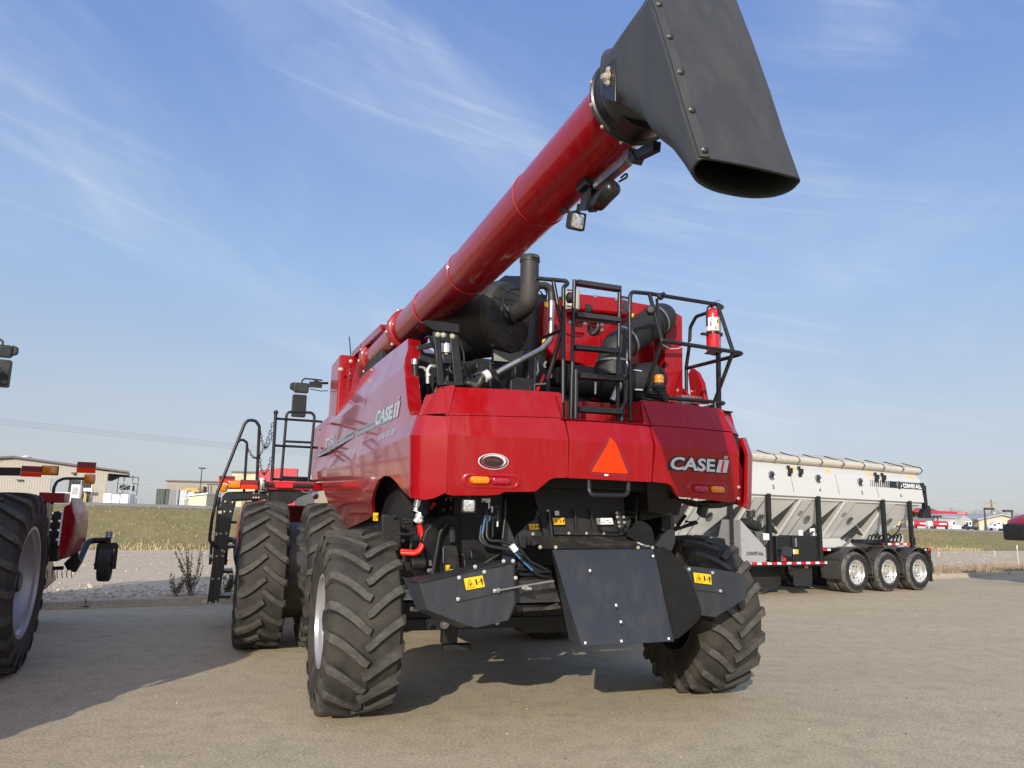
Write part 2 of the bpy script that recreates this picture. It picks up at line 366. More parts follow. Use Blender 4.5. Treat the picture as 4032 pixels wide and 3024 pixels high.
FR_, FW_ = .915, .56
wheel(CB, -2.40, 3.62, FR_, FW_, .545, 21, -1, -1, .16)
wheel(CB, -1.62, 3.62, FR_, FW_, .545, 21, -1, -1, .05)
wheel(CB, 2.40, 3.62, FR_, FW_, .545, 21, -1, 1, .16)
wheel(CB, 1.62, 3.62, FR_, FW_, .545, 21, -1, 1, .05)

# ---- chassis, axles and the dark inside
b = MB()
b.box((-1.2, -.55, 1.95), (1.2, 4.9, 2.66)).box((-.92, .35, 1.2), (.80, 5.0, 1.95))
b.box((-1.42, .0, 1.45), (-1.30, 4.8, 2.2)).box((1.30, .0, 1.45), (1.42, 4.8, 2.2))
b.box((-.95, .6, .95), (-.75, 4.6, 1.3)).box((.6, .6, .95), (.8, 4.6, 1.3))
b.box((-1.12, -.85, 1.93), (1.12, -.5, 2.40))
b.build('chassis', M['void'], CB)
b = MB()
b.beam((-1.52, 0, .79), (1.52, 0, .79), .20, .24).beam((-1.45, .02, .72), (1.45, .02, .72), .30, .10)
b.box((-.25, -.12, .62), (.25, .14, .98))
for x in (-1.5, 1.5): b.cyl((x, 0, .55), (x, 0, 1.02), .09); b.cyl((x - .12, 0, .77), (x + .12, 0, .77), .15)
for x in (-1.18, -1.06, -.95): b.cyl((x, -.145, .74), (x, -.13, .74), .018)
b.box((-1.04, -.19, .56), (-.90, -.11, .92)).box((-1.03, -.22, .50), (-.78, -.12, .555))
b.build('rear_axle', M['void'], CB, bevel=.01)
b = MB(); b.beam((-1.9, 3.62, .95), (1.9, 3.62, .95), .34, .40).box((-.55, 3.3, .7), (.55, 4.1, 1.35)); b.build('front_axle', M['void'], CB, bevel=.02)
b = MB(); b.lathe([(.55, -.30), (.60, -.28), (.60, .28), (.55, .30), (.01, .30)], (-1.95, 3.62, .95), (1, 0, 0), 32); b.build('final_drive_guard', M['slate_dark'], CB)

# ---- rear hood
def hood_y(x, z):
    y = -1.387 + .0785 * x * x
    if z > 2.47: y += .064 + .56 * (z - 2.47)
    elif z > 2.2875: y += .35 * (z - 2.2875)
    else: y += .07 * (2.2875 - z) + (.9 * (1.93 - z) ** 2 if z < 1.93 else 0)
    return y
hood = lambda u, v: Vector((u, hood_y(u, v), v))
XZ = lambda p: (p[0], p[2])
cv = [2.2875, 2.47, 1.90, 1.93, 1.87, 2.1, 2.38, 2.6]
lp = [XZ(p) for p in ((-1.367,-1.26,2.446), (-0.403,-1.33,2.471), (-0.387,-1.36,2.288), (-0.38,-1.33,1.989), (-0.495,-1.32,1.984), (-0.537,-1.32,1.967), (-0.641,-1.3,1.875), (-0.664,-1.29,1.87), (-0.896,-1.28,1.862), (-0.937,-1.28,1.84), (-1.033,-1.27,1.83), (-1.297,-1.24,1.823), (-1.351,-1.23,1.833), (-1.356,-1.24,2.287))]
ol = round_poly(lp, [.02, .01, 0, .02, .08, .06, .04, .02, .02, .02, 0, .03, .02, 0])
rp = [panel('rear_panel', ol, rng(-1.3, -.4, 9), cv, hood, M['red'], CB, thick=.035, flip=False)]
rp[0]['label'] = 'wide left rear panel with oval dealer badge and two tail lamps'
cp_ = [XZ(p) for p in ((-0.387,-1.33,2.469), (0.388,-1.33,2.468), (0.395,-1.37,2.285), (0.382,-1.35,1.983), (-0.378,-1.35,1.987), (-0.378,-1.37,2.288))]
panel('rear_panel', round_poly(cp_, .012), rng(-.3, .3, 4), cv, hood, M['red'], CB, thick=.035)['label'] = 'centre rear panel with the orange triangle'
rg = [XZ(p) for p in ((0.401,-1.33,2.465), (1.333,-1.2,2.472), (1.359,-1.23,2.282), (1.355,-1.21,1.924), (1.322,-1.2,1.845), (1.236,-1.2,1.842), (0.777,-1.28,1.867), (0.666,-1.29,1.87), (0.592,-1.31,1.965), (0.531,-1.32,1.98), (0.396,-1.35,1.986), (0.419,-1.37,2.285))]
panel('rear_panel', round_poly(rg, [.012, .012, 0, .02, .04, .03, .02, .03, .05, .05, .012, 0]), rng(.4, 1.3, 9), cv, hood, M['red'], CB, thick=.035)['label'] = 'right rear panel with maker lettering and two tail lamps'
# upper hood panels either side of the ladder opening
ul = [XZ(p) for p in ((-1.339,-1.07,2.697), (-0.394,-1.16,2.707), (-0.368,-1.16,2.696), (-0.407,-1.33,2.477), (-1.368,-1.26,2.451))]
panel('upper_panel', round_poly(ul, [.03, .02, .03, .0, .0]), rng(-1.3, -.5, 8), cv, hood, M['red'], CB, thick=.03)
ur = [XZ(p) for p in ((0.388,-1.16,2.703), (0.414,-1.16,2.702), (1.332,-1.06,2.706), (1.329,-1.2,2.482), (0.348,-1.33,2.471))]
panel('upper_panel', round_poly(ur, [.0, .02, .02, 0, 0]), rng(.45, 1.3, 8), cv, hood, M['red'], CB, thick=.03)
b = MB()   # side walls and back wall of the ladder opening, engine deck
b.quad((.415, -1.325, 2.47), (.40, -1.19, 2.69), (.30, -.78, 2.70), (.30, -.78, 2.44))
b.quad((-.415, -1.325, 2.47), (-.43, -1.19, 2.68), (-.43, -.78, 2.70), (-.43, -.78, 2.44))
b.quad((-.43, -.781, 2.40), (.30, -.781, 2.40), (.30, -.781, 2.72), (-.43, -.781, 2.70))
b.quad((-.43, -1.33, 2.466), (.415, -1.33, 2.466), (.30, -.78, 2.46), (-.43, -.78, 2.46))
b.build('ladder_recess', M['red'], CB, solid=.012)
b = MB(); b.box((-.42, -.96, 2.475), (.2, -.80, 2.52))
b.quad((-1.36, -1.05, 2.685), (-.44, -1.17, 2.685), (-.44, .9, 2.685), (-1.36, .9, 2.685)); b.quad((.40, -1.17, 2.685), (1.45, -1.05, 2.685), (1.45, .5, 2.685), (.40, .5, 2.685)); b.quad((-.44, -.77, 2.68), (.40, -.77, 2.68), (.40, .5, 2.68), (-.44, .5, 2.68))
b.build('engine_deck', M['black_matte'], CB, solid=.01)

# corner piece of the upper hood, left and right
CA = .96     # the corner turns this far, then runs on as a slanted facet to the seam
def corner_map(sgn, r=.2, xs=1.56, y0=-.996):
    Larc = CA * r
    def f(s, z):
        i = (.3 * max(0, z - 2.2875) if z < 2.47 else .055 + .5 * (z - 2.47)) + .06 * max(0, 2.2875 - z)
        cx = xs - r
        if s > Larc: x, y = xs - i * .6, y0 + (s - Larc)
        else:
            a = CA - max(0, s) / r; x, y = cx + (r - i) * math.cos(a), y0 - (r - i) * math.sin(a)
            if s < 0: x, y = x + s * math.sin(CA), y + s * math.cos(CA)
        return Vector((sgn * x, y, z))
    return f, Larc
cm_, LA = corner_map(-1)
panel('upper_corner', round_poly([(-.13, 2.465), (LA + .0, 2.455), (LA + .02, 2.60), (LA - .03, 2.665), (-.13, 2.715)], [.0, .02, .03, .05, .02]), rng(0, LA, 14), cv, cm_, M['red'], CB, thick=.02, off=1)
cm2, LA = corner_map(1)
panel('upper_corner', round_poly([(-.11, 2.47), (LA + .5, 2.44), (LA + .5, 2.66), (-.11, 2.705)], [.0, .02, .02, .02]), rng(0, LA, 14), cv, cm2, M['red'], CB, thick=.02, off=-1)

# ---- side panels
LS = .2 * CA
def side_map(sgn):
    xs, y0, r = 1.60, -.968, .2
    def f(s, z):
        if z > 2.45: i = .05 + .10 * (z - 2.45) + (.22 * (z - 3.0) if z > 3.0 else 0)
        elif z > 2.2875: i = .05 * (z - 2.2875) / .1625
        else: i = .05 * (2.2875 - z) + (.8 * (1.90 - z) ** 2 if z < 1.90 else 0)
        if s >= y0: x, y = xs - i + .045 * max(0, s - 3.9) ** 2 * .8, s
        else:
            d = y0 - s
            a = min(d, LS) / r; x, y = xs - r + (r - i) * math.cos(a), y0 - (r - i) * math.sin(a)
            if d > LS: x, y = x - (d - LS) * math.sin(CA), y - (d - LS) * math.cos(CA)
        return Vector((sgn * x, y, z))
    return f
YZ = lambda p: (p[1], p[2])
side_pts = [(-1.352, 1.845), (-1.352, 2.435), (-1.05, 2.455)] + [YZ(p) for p in ((-1.55,-0.809,2.475), (-1.54,-0.609,2.579), (-1.52,-0.338,2.857), (-1.5,-0.081,3.095), (-1.49,-0.024,3.212), (-1.44,0.238,3.366), (-1.44,1.363,3.419), (-1.44,2.78,3.463), (-1.46,3.491,3.449), (-1.49,4.144,3.344), (-1.53,4.875,3.174), (-1.53,5.779,3.036), (-1.54,5.897,2.899), (-1.55,5.721,2.685), (-1.55,5.539,2.397), (-1.58,5.154,2.165), (-1.59,4.561,2.121), (-1.59,3.832,1.791), (-1.58,3.484,1.505), (-1.57,2.871,1.498), (-1.57,1.18,1.619), (-1.59,0.813,1.661), (-1.6,0.715,1.773), (-1.6,0.547,1.892), (-1.6,0.309,1.983), (-1.6,0.018,2.018), (-1.6,-0.241,2), (-1.6,-0.493,1.942), (-1.6,-0.778,1.849), (-1.6,-0.993,1.799))] + [(-1.17, 1.785), (-1.25, 1.80)]
so_ = round_poly(side_pts, [.01, .03, .02, .05, .05, 0, .03, .02, .05, 0, 0, .05, 0, 0, .05, .05, 0, .04, .02, .03, 0, .04, .05, .04, .06, .05, .05, .08, .1, .1, .08, .08, .05, .05, .04])
scv = [2.2875, 2.45, 3.0, 1.90, 1.85, 1.8, 2.1, 2.6, 2.8, 3.2]
scu = [-.968 - LS * i / 10 for i in range(11)] + [-.9 + .3 * i for i in range(20)] + [4.05, 4.35, 4.65, 4.95]
SEAM = 1.735
side_l = panel('side_panel', so_, scu, scv, side_map(-1), M['red_gloss'], CB, thick=.03, off=1, clip=(-2, SEAM - .008), smooth=9)
side_l2 = panel('side_panel', so_, scu, scv, side_map(-1), M['red_gloss'], CB, thick=.03, off=1, clip=(SEAM + .006, 6), smooth=9)
side_l['label'] = 'left rear side panel with wheel arch and silver lettering'; side_l2['label'] = 'left front side panel with grey stripes'
# right-hand panel stands slightly open behind
so_r = [p for p in so_ if p[0] > -9]
sm = side_map(1)
def side_r(s, z):
    p = sm(s, z); k = max(0, (1.7 - p.y)) / 2.7; return Vector((p.x + .075 * k, p.y + .02 * k, p.z))
pr = panel('side_panel', so_r, scu, scv, side_r, M['red'], CB, thick=.03, off=-1, clip=(-1.27, SEAM - .008), smooth=9)
pr['label'] = 'right rear side panel standing slightly open at its rear edge'
panel('side_panel', so_r, scu, scv, sm, M['red'], CB, thick=.03, off=-1, clip=(SEAM + .006, 6), smooth=9)
b = MB()   # returned flange along the rear edge of the tall side panel
fl = [side_map(-1)(s, z) for s, z in [YZ(p) for p in ((-1.44,0.238,3.366), (-1.49,-0.024,3.212), (-1.5,-0.081,3.095), (-1.52,-0.338,2.857), (-1.54,-0.609,2.579), (-1.55,-0.77,2.485))]]
b.ring_strip([[p + Vector((-.006, -.012, 0)), p + Vector((.13, .012, 0)), p + Vector((.13, .05, 0)), p + Vector((.0, .03, 0))] for p in fl])
b.build('panel_flange', M['red'], CB, bevel=.006)
b = MB(); b.quad((1.30, -1.12, 1.85), (1.33, -1.12, 2.42), (1.52, -.72, 2.42), (1.50, -.72, 1.85)); b.box((1.30, -1.18, 1.90), (1.40, -1.1, 2.45)); b.build('panel_hinge_frame', M['void'], CB)
b = MB()
for z0 in (1.98, 1.88): b.bolt(tuple(hood(1.352, z0) + Vector((0, -.005, 0))), (0, -1, 0), .012)
b.build('latch_bolt', M['zinc'], CB)

# ---- badges, triangle and tail lamps on the hood
hm_ = lambda o_: (lambda u, v: hood(u, v) + Vector((0, -o_, 0)))
tri = [XZ(p) for p in ((-0.017,-1.37,2.333), (0.027,-1.37,2.291), (0.154,-1.36,2.044), (-0.179,-1.36,2.044), (-0.032,-1.37,2.294))]
panel('hazard_triangle', round_poly(tri, [0, .004, .008, .008, 0]), [], [2.2875], hm_(.006), M['orange'], CB, thick=.003, bevel=0)
trb = [XZ(p) for p in ((-0.044,-1.37,2.335), (0.012,-1.37,2.337), (0.185,-1.36,2.092), (0.168,-1.36,2.014), (-0.179,-1.36,2.017), (-0.201,-1.36,2.093))]
panel('triangle_backing', round_poly(trb, .01), [], [2.2875], hm_(.0025), mat('faded_red_film', (.21, .006, .012), .5), CB, thick=.002, bevel=0)
b = MB(); q = hm_(.004)
for v0 in (0, 1): b.quad(*[q(*XZ(p)) for p in ((-0.066,-1.36,2.031), (-0.024,-1.36,2.031), (-0.031,-1.36,2.016), (-0.058,-1.36,2.016))]); break
b.build('approval_mark', M['white'], CB, smooth=0)
# oval dealer badge
oc, ox, oz_ = XZ((-0.996,-1.29,2.093)), .120, .063
def ell(k, n=40, d=(0, 0), kx=1, kz=1): return [(oc[0] + d[0] + ox * k * kx * math.cos(2 * math.pi * i / n), oc[1] + d[1] + oz_ * k * kz * math.sin(2 * math.pi * i / n)) for i in range(n)]
bd = panel('dealer_badge', ell(1), [], [], hm_(.008), M['silver'], CB, thick=.006, bevel=.002)
panel('badge_face', ell(.93, kz=.97), [], [], hm_(.0095), M['decal_black'], bd, thick=.001, bevel=0)
panel('badge_swoosh', ell(.80, d=(.004, .004)), [], [], hm_(.011), M['silver'], bd, thick=.001, bevel=0)
panel('badge_swoosh', ell(.74, d=(-.008, -.004)), [], [], hm_(.0122), M['reflect_maroon'], bd, thick=.001, bevel=0)
panel('badge_centre', ell(.62, d=(-.004, 0)), [], [], hm_(.0134), M['decal_black'], bd, thick=.001, bevel=0)
t_ = lambda x0, x1, z0, z1, o_: (lambda u, v: hood(x0 + (x1 - x0) * u, z0 + (z1 - z0) * v) + Vector((0, -o_, 0)))
text("YOUNG'S", t_(oc[0] - .058, oc[0] + .050, oc[1] + .002, oc[1] + .022, .0147), M['reflect_maroon'], bd, bold=.02)
text("EQUIPMENT", t_(oc[0] - .060, oc[0] + .050, oc[1] - .021, oc[1] - .002, .0147), M['silver'], bd, bold=.015, shear=.2)
# tail lamps in their recesses
def stadium(c, a, h_, n=10):
    pts = []
    for i in range(n + 1): t = -math.pi / 2 + math.pi * i / n; pts.append((c[0] + a - h_ + h_ * math.cos(t), c[1] + h_ * math.sin(t)))
    for i in range(n + 1): t = math.pi / 2 + math.pi * i / n; pts.append((c[0] - a + h_ + h_ * math.cos(t), c[1] + h_ * math.sin(t)))
    return pts
def lens_mesh(c, a, h_, m, d=.03):
    rings = [[tuple(hood(x, z) + Vector((0, -dd, 0))) for x, z in stadium(c, a - k, h_ - k)] for k, dd in ((0, -.004), (0, .010), (.006, d * .8), (.016, d))]
    MB().ring_strip(rings).build('tail_lamp', m, CB, smooth=50)
for sgn, (pa, pr_) in ((-1, ((-1.095,-1.28,1.946), (-0.93,-1.29,1.945))), (1, ((1.096,-1.24,1.949), (0.903,-1.27,1.947)))):
    lens_mesh(XZ(pa), .078, .030, M['amber']); lens_mesh(XZ(pr_), .078, .029, M['red_lens'])
    c = ((pa[0] + pr_[0]) / 2 - sgn * .012, pa[2] - .004)
    rings = [[tuple(hood(x, z) + Vector((0, -dd, 0))) for x, z in stadium(c, .235 - k, .062 - k * .75)] for k, dd in ((0, .001), (.018, .011), (.034, .009), (.046, -.006))]
    MB().ring_strip(rings, cap=False).build('lamp_recess', M['red'], CB, smooth=60)
# maker lettering on the right rear panel
def ih_logo(fm, parent, m_white, m_red, m_back, d, lift):
    """bars of the emblem in a unit box, leaning"""
    k = .16
    sl = lambda pts: [(x + k * y, y) for x, y in pts]
    back = sl([(.0, -.08), (.99, -.08), (.99, 1.06), (.80, 1.06), (.80, 1.40), (.44, 1.40), (.44, 1.06), (0, 1.06)])
    flat([back], fm, m_back, parent, 'emblem_backing')
    f2 = off(fm, lift)
    flat([sl([(.06, .0), (.36, .0), (.36, .44), (.44, .56), (.36, .56), (.36, 1), (.10, 1), (.10, .6), (.06, .5)]), sl([(.64, 0), (.94, 0), (.94, 1), (.64, 1), (.64, .56), (.58, .56), (.64, .44)]), sl([(.36, .0), (.64, .0), (.64, 1.0), (.36, 1.0)]), sl([(.47, 1.08), (.77, 1.08), (.77, 1.34), (.47, 1.34)])], f2, m_white, parent, 'emblem_bars')
    f3 = off(fm, Vector(lift) * 2)
    flat([sl([(.41, .04), (.59, .04), (.59, .94), (.41, .94)]), sl([(.53, 1.13), (.71, 1.13), (.71, 1.29), (.53, 1.29)])], f3, m_red, parent, 'emblem_bar_red')
lb = [XZ(p) for p in ((0.558,-1.33,2.096), (1.06,-1.29,2.098), (0.586,-1.33,2.207), (1.059,-1.29,2.21))]
bil2 = lambda c, o_: (lambda u, v: hm_(o_)(*[c[0][i] * (1 - u) * (1 - v) + c[1][i] * u * (1 - v) + c[2][i] * (1 - u) * v + c[3][i] * u * v for i in (0, 1)]))
em = flat([[(-.03, -.04), (1.02, -.10), (1.02, .80), (.9, .86), (.02, .90), (-.05, .4)]], bil2(lb, .003), M['decal_black'], CB, 'maker_emblem')
_, bx = text('CASE', bil2(lb, .0065), M['silver'], em, bold=.028)
e_ = .09; bxx = (bx[0] , bx[1], bx[2], bx[3])
text('CASE', bil2(lb, .0048), M['decal_black'], em, 'lettering_outline', bold=.10, box=bx)
ib = [XZ(p) for p in ((1.065,-1.29,2.096), (1.209,-1.27,2.099), (1.068,-1.29,2.207), (1.212,-1.27,2.209))]
ih_logo(bil2(ib, .0045), em, M['silver'], M['reflect_red'], M['decal_black'], 0, (0, -.002, 0))
# side lettering (reads front to rear on the left flank)
smf = side_map(-1)
def sidef(c, o_): return lambda u, v: smf(*[c[0][i] * (1 - u) * (1 - v) + c[1][i] * u * (1 - v) + c[2][i] * (1 - u) * v + c[3][i] * u * v for i in (0, 1)]) + Vector((-o_, 0, 0))
sc_ = [YZ(p) for p in ((-1.54,0.849,2.562), (-1.54,-0.003,2.54), (-1.53,0.856,2.714), (-1.53,0.02,2.681))]
se = flat([[(-.08, -.10), (1.0, -.10), (1.0, .9), (.0, .9)]], sidef(sc_, .003), M['grey_decal'], side_l, 'maker_emblem')
_, bx = text('CASE', sidef(sc_, .006), M['silver'], side_l, bold=.03)
text('CASE', sidef(sc_, .0045), M['grey_decal'], side_l, 'lettering_outline', bold=.08, box=bx)
ic = [YZ(p) for p in ((-1.54,-0.031,2.542), (-1.54,-0.268,2.537), (-1.53,0.02,2.681), (-1.53,-0.236,2.672))]
ih_logo(sidef(ic, .004), side_l, M['silver'], M['reflect_red'], M['grey_decal'], 0, (-.0015, 0, 0))
af = [YZ(p) for p in ((-1.58,0.509,2.373), (-1.58,-0.286,2.364), (-1.57,0.491,2.441), (-1.57,-0.319,2.427))]
text('AXIAL-FLOW', sidef(af, .004), M['silver'], side_l, bold=.012, shear=.3)
nm = [YZ(p) for p in ((-1.54,4.629,2.623), (-1.54,3.919,2.631), (-1.54,4.773,2.769), (-1.54,4.018,2.779))]
text('7250', sidef(nm, .006), M['silver'], side_l2, bold=.03); 
st = lambda pts, pr2: flat([[(0, 0), (1, 0), (1, 1), (0, 1)]], sidef([pts[0], pts[1], pts[3], pts[2]], .0035), M['grey_decal'], pr2, 'side_stripe')
st([YZ(p) for p in ((-1.54,2.037,2.562), (-1.54,0.843,2.541), (-1.54,0.857,2.593), (-1.54,2.055,2.613))], side_l)
st([YZ(p) for p in ((-1.54,2.061,2.632), (-1.54,0.859,2.6), (-1.54,0.865,2.621), (-1.54,2.068,2.652))], side_l)
st([YZ(p) for p in ((-1.54,5.262,2.521), (-1.54,2.162,2.566), (-1.54,2.18,2.617), (-1.54,5.231,2.569))], side_l2)
st([YZ(p) for p in ((-1.54,5.138,2.587), (-1.54,2.186,2.635), (-1.54,2.194,2.657), (-1.54,5.113,2.615))], side_l2)
c0 = YZ((-1.54,5.413,2.922))
MB().lathe([(.085, 0), (.085, .004), (.066, .004), (.066, .002), (.001, .002)], tuple(smf(*c0)), (-1, 0, 0), 28).build('round_badge', M['silver'], side_l2)
MB().lathe([(.06, 0.0045), (.001, .0045)], tuple(smf(*c0)), (-1, 0, 0), 28).build('round_badge', M['grey_decal'], side_l2)
# ------------------------------------------------------------------ unloading auger
AX, AR = -1.07, .203
def az(y): return 3.80 if y > -1 else 3.80 + .034 * (-1 - y)
A_ = lambda y: Vector((AX, y, az(y)))
b = MB()
b.cyl(A_(1.6), A_(.55), AR, n=40, cap=False).cyl(A_(.56), A_(-1.0), AR - .004, n=40, cap=False).cyl(A_(-1.0), A_(-3.60), AR, n=40)
au = b.build('auger_tube', M['red'], CB, smooth=40)
b = MB()
for y, r in ((.55, .009), (-2.35, .006), (-.72, .004)):
    b.lathe([(AR - .005, -.012), (AR + r, -.008), (AR + r, .008), (AR - .005, .012)], A_(y), (0, 1, 0), 40)
b.build('weld_ring', M['red'], au)
def flange(y, parent, r=.252):
    b = MB(); b.lathe([(AR - .01, -.075), (r - .02, -.07), (r, -.055), (r, -.012), (r - .012, 0), (r, .012), (r, .055), (r - .02, .07), (AR - .01, .075)], (AX, y, az(y)), (0, 1, 0), 40)
    o = b.build('auger_flange', M['red_dusty'], parent)
    b = MB()
    for i in range(10):
        a = 2 * math.pi * (i + .3) / 10
        b.bolt((AX + (r - .002) * math.cos(a), y - .0, az(y) + (r - .002) * math.sin(a)), (math.cos(a), 0, math.sin(a)), .020, .022)
    b.build('flange_bolt', M['zinc'], o); return o
flange(1.65, CB)
b = MB(); b.cyl((AX, 1.7, 3.80), (AX, 3.45, 3.80), AR - .005, n=36)
lo = b.build('auger_tube', M['red'], CB, smooth=40)
flange(3.48, CB, .26)
b = MB(); b.tube([(AX, 3.52, 3.80), (AX, 4.0, 3.79), (AX - .05, 4.06, 3.3), (AX - .06, 4.06, 2.5)], .225, 24, fil=.32)
for i in range(4): b.bolt((-1.36, 4.22, 3.86 - .07 * i), (-1, 0, 0), .018)
b.build('auger_elbow', M['red_dusty'], CB, smooth=40)
# spout boot: a stack of rounded sections from the tube end to the downward mouth
def sect(rear, front, x0, x1, rr, rf, k=6, bow=0, crown=0):
    """ring of points; rear / front are (y, z) of the two long edges, corner radii as fraction of depth"""
    d = math.hypot(rear[0] - front[0], rear[1] - front[1]); wd = x1 - x0
    P = round_poly([(0, 0), (wd, 0), (wd, d), (0, d)], [rr, rr, rf, rf], k); q = k + 1
    mid = lambda a, c: [(a[0] + (c[0] - a[0]) * i / 9, a[1] + (c[1] - a[1]) * i / 9) for i in range(1, 9)]
    P = P[:q] + mid(P[q - 1], P[q]) + P[q:3 * q] + mid(P[3 * q - 1], P[3 * q]) + P[3 * q:]
    if bow: P = [(a, c * (1 - bow * abs(2 * a / wd - 1) ** 2.5) - .1 * bow * d * (1 - (2 * a / wd - 1) ** 2)) for a, c in P]
    if crown: return [Vector((x0 + a, rear[0] + (front[0] - rear[0]) * c / d + .36 * crown * max(0, 1 - 2 * c / d) * min(1, a / wd * 4), rear[1] + (front[1] - rear[1]) * c / d + crown * max(0, 1 - 2 * c / d) * min(1, a / wd * 4))) for a, c in P]
    return [Vector((x0 + a, rear[0] + (front[0] - rear[0]) * c / d, rear[1] + (front[1] - rear[1]) * c / d)) for a, c in P]
S = [sect((-3.72, 4.10), (-3.72, 3.69), -1.295, -.845, .10, .20), sect((-3.80, 4.04), (-3.83, 3.72), -1.29, -.84, .05, .14), sect((-3.98, 4.05), (-3.95, 3.61), -1.288, -.79, .03, .16, crown=.12),
     sect((-4.185, 4.065), (-4.06, 3.50), -1.285, -.745, .03, .17, crown=.24), sect((-4.235, 3.96), (-4.16, 3.38), -1.284, -.756, .04, .15), sect((-4.36, 3.63), (-4.27, 3.25), -1.283, -.768, .04, .14, bow=.12), sect((-4.46, 3.35), (-4.355, 3.125), -1.282, -.78, .04, .11, bow=.3), sect((-4.556, 3.095), (-4.415, 3.045), -1.28, -.79, .03, .085, bow=.5)]
for sct in S:   # slight belly of the rear face
    for p in sct: pass
b = MB(); b.ring_strip(S, cap=False)
sp_ = b.build('spout_boot', M['boot'], CB, smooth=38, solid=.012, off=-1)
b = MB()
pts = [Vector((-1.262, y - .008, z_)) for y, z_ in ((-4.19, 4.06), (-4.235, 3.96), (-4.36, 3.63), (-4.46, 3.35), (-4.556, 3.10))]
b.ring_strip([[p + Vector((-.024, .030, 0)), p + Vector((-.028, -.006, 0)), p + Vector((.012, -.016, 0)), p + Vector((.016, .002, 0))] for p in pts])
fl_ = b.build('seam_strip', M['boot'], sp_, bevel=.004)
b = MB()
for i in range(5):
    p = pts[0].lerp(pts[-1], .06 + .228 * i)
    zz = p.z; yy = [a.y + (b2.y - a.y) * (zz - a.z) / (b2.z - a.z) for a, b2 in zip(pts, pts[1:]) if b2.z <= zz <= a.z]
    b.lathe([(.016, 0), (.016, .003), (.010, .005), (.009, .009), (.001, .010)], (-1.268, (yy[0] if yy else p.y) - .014, zz), (-.35, -.9, -.2), 14)
b.build('seam_bolt', M['black'], sp_)
b = MB()
b.lathe([(AR, 0), (AR + .042, 0), (AR + .048, -.02), (AR + .03, -.03), (AR + .03, -.16), (AR - .03, -.18)], A_(-3.61), (0, 1, 0), 44)
b.prism([(-1.31,-3.74,3.814), (-1.31,-3.753,3.913), (-1.31,-3.775,3.941), (-1.31,-3.815,3.944), (-1.31,-3.874,3.935), (-1.31,-3.888,3.805), (-1.31,-3.885,3.697), (-1.31,-3.792,3.762)], (.03, 0, 0))
cl_ = b.build('spout_collar', M['black'], CB, bevel=.004)
b = MB()
cb = Vector((-1.313,-3.816,3.866)); b.cyl(cb, cb + Vector((-.012, 0, 0)), .032, n=20); b.bolt(cb + Vector((-.012, 0, 0)), (-1, 0, 0), .018, .02)
for p in ((-1.312,-3.827,3.903), (-1.312,-3.822,3.83), (-1.312,-3.77,3.895)): b.bolt(p, (-1, 0, 0), .013, .016)
for i in range(5):
    a = R_(165 + 30 * i); b.bolt((AX + (AR + .045) * math.cos(a), -3.625, az(-3.4) + (AR + .045) * math.sin(a)), (math.cos(a), 0, math.sin(a)), .009)
b.build('collar_bolt', M['zinc'], cl_)
# spout actuator and work lamp under the tube
b = MB(); b.beam((-1.03,-3.512,3.611), (-1.03,-3.143,3.616), .055, .05); b.box((-1.055, -3.56, 3.60), (-1.005, -3.50, 3.66))
ac = b.build('spout_actuator', M['steel'], CB, bevel=.006)
b = MB(); p0, p1 = Vector((-1.03,-3.576,3.595)), Vector((-1.03,-3.815,3.55)); b.beam(p0, p1, .045, .05); b.beam((-1.03,-3.576,3.616), (-1.03,-3.623,3.553), .06, .04); b.beam((-1.06, -3.08, 3.68), (-1.06, -3.02, 3.50), .02, .09); b.beam((-1.0, -3.08, 3.68), (-1.0, -3.02, 3.50), .02, .09); b.box((-1.10, -3.12, 3.62), (-.96, -3.0, 3.70))
b.build('actuator_bracket', M['black'], ac, bevel=.004)
b = MB(); p0, p1 = Vector((-1.03,-3.335,3.523)), Vector((-1.03,-3.153,3.502)); d = (p1 - p0).normalized(); b.tube([p0 - d * .02, p0, p1, p1 + d * .015], .05, 18, rr=[.03, .052, .052, .035]); b.build('actuator_motor', M['black'], ac, smooth=50)
b = MB()
b.tube([(-1.03,-3.412,3.526), (-1.02,-3.494,3.523), (-1.01,-3.459,3.561), (-1.03,-3.429,3.54)], .006, 8, fil=.02)
b.tube([(-1.04,-3.048,3.537), (-1.04,-2.947,3.539), (-1.05,-2.798,3.565), (-1.05,-2.742,3.626), (-1.05,-2.84,3.636)], .009, 8, fil=.03)
b.tube([(-1.05,-2.765,3.592), (-1.06,-2.685,3.606), (-1.06,-2.672,3.641), (-1.06,-2.752,3.62)], .008, 8, fil=.02)
b.build('actuator_cable', M['hose'], ac)
def work_lamp(c, d, s=.055, parent=CB, upv=(0, 0, 1)):
    c, d, upv = Vector(c), Vector(d).normalized(), Vector(upv); x = d.cross(upv).normalized(); u = x.cross(d)
    rr = lambda k, dd: [c + d * dd + x * a + u * e for a, e in round_poly([(-s * k, -s * k), (s * k, -s * k), (s * k, s * k), (-s * k, s * k)], s * .25, 3)]
    o = MB().ring_strip([rr(.55, -.075), rr(.85, -.05), rr(1, -.02), rr(1, .012), rr(.84, .016), rr(.82, .006)]).build('work_lamp', M['black_matte'], parent, smooth=40)
    MB().ring_strip([rr(.81, .004), rr(.78, .012), rr(.4, .017)]).build('lens', M['lens'], o, smooth=60)
    b = MB().beam(c + u * s, c + u * (s + .05), .02, .02, d); b.build('bracket', M['black'], o)
    return o
work_lamp((-1.03,-2.864,3.495), (.12, -1, -.25), .056)
work_lamp((-1.139,-1.15,1.75), (-.1, -1, -.05), .056)
work_lamp((1.088,-1.1,1.756), (.75, -.6, -.25), .056)

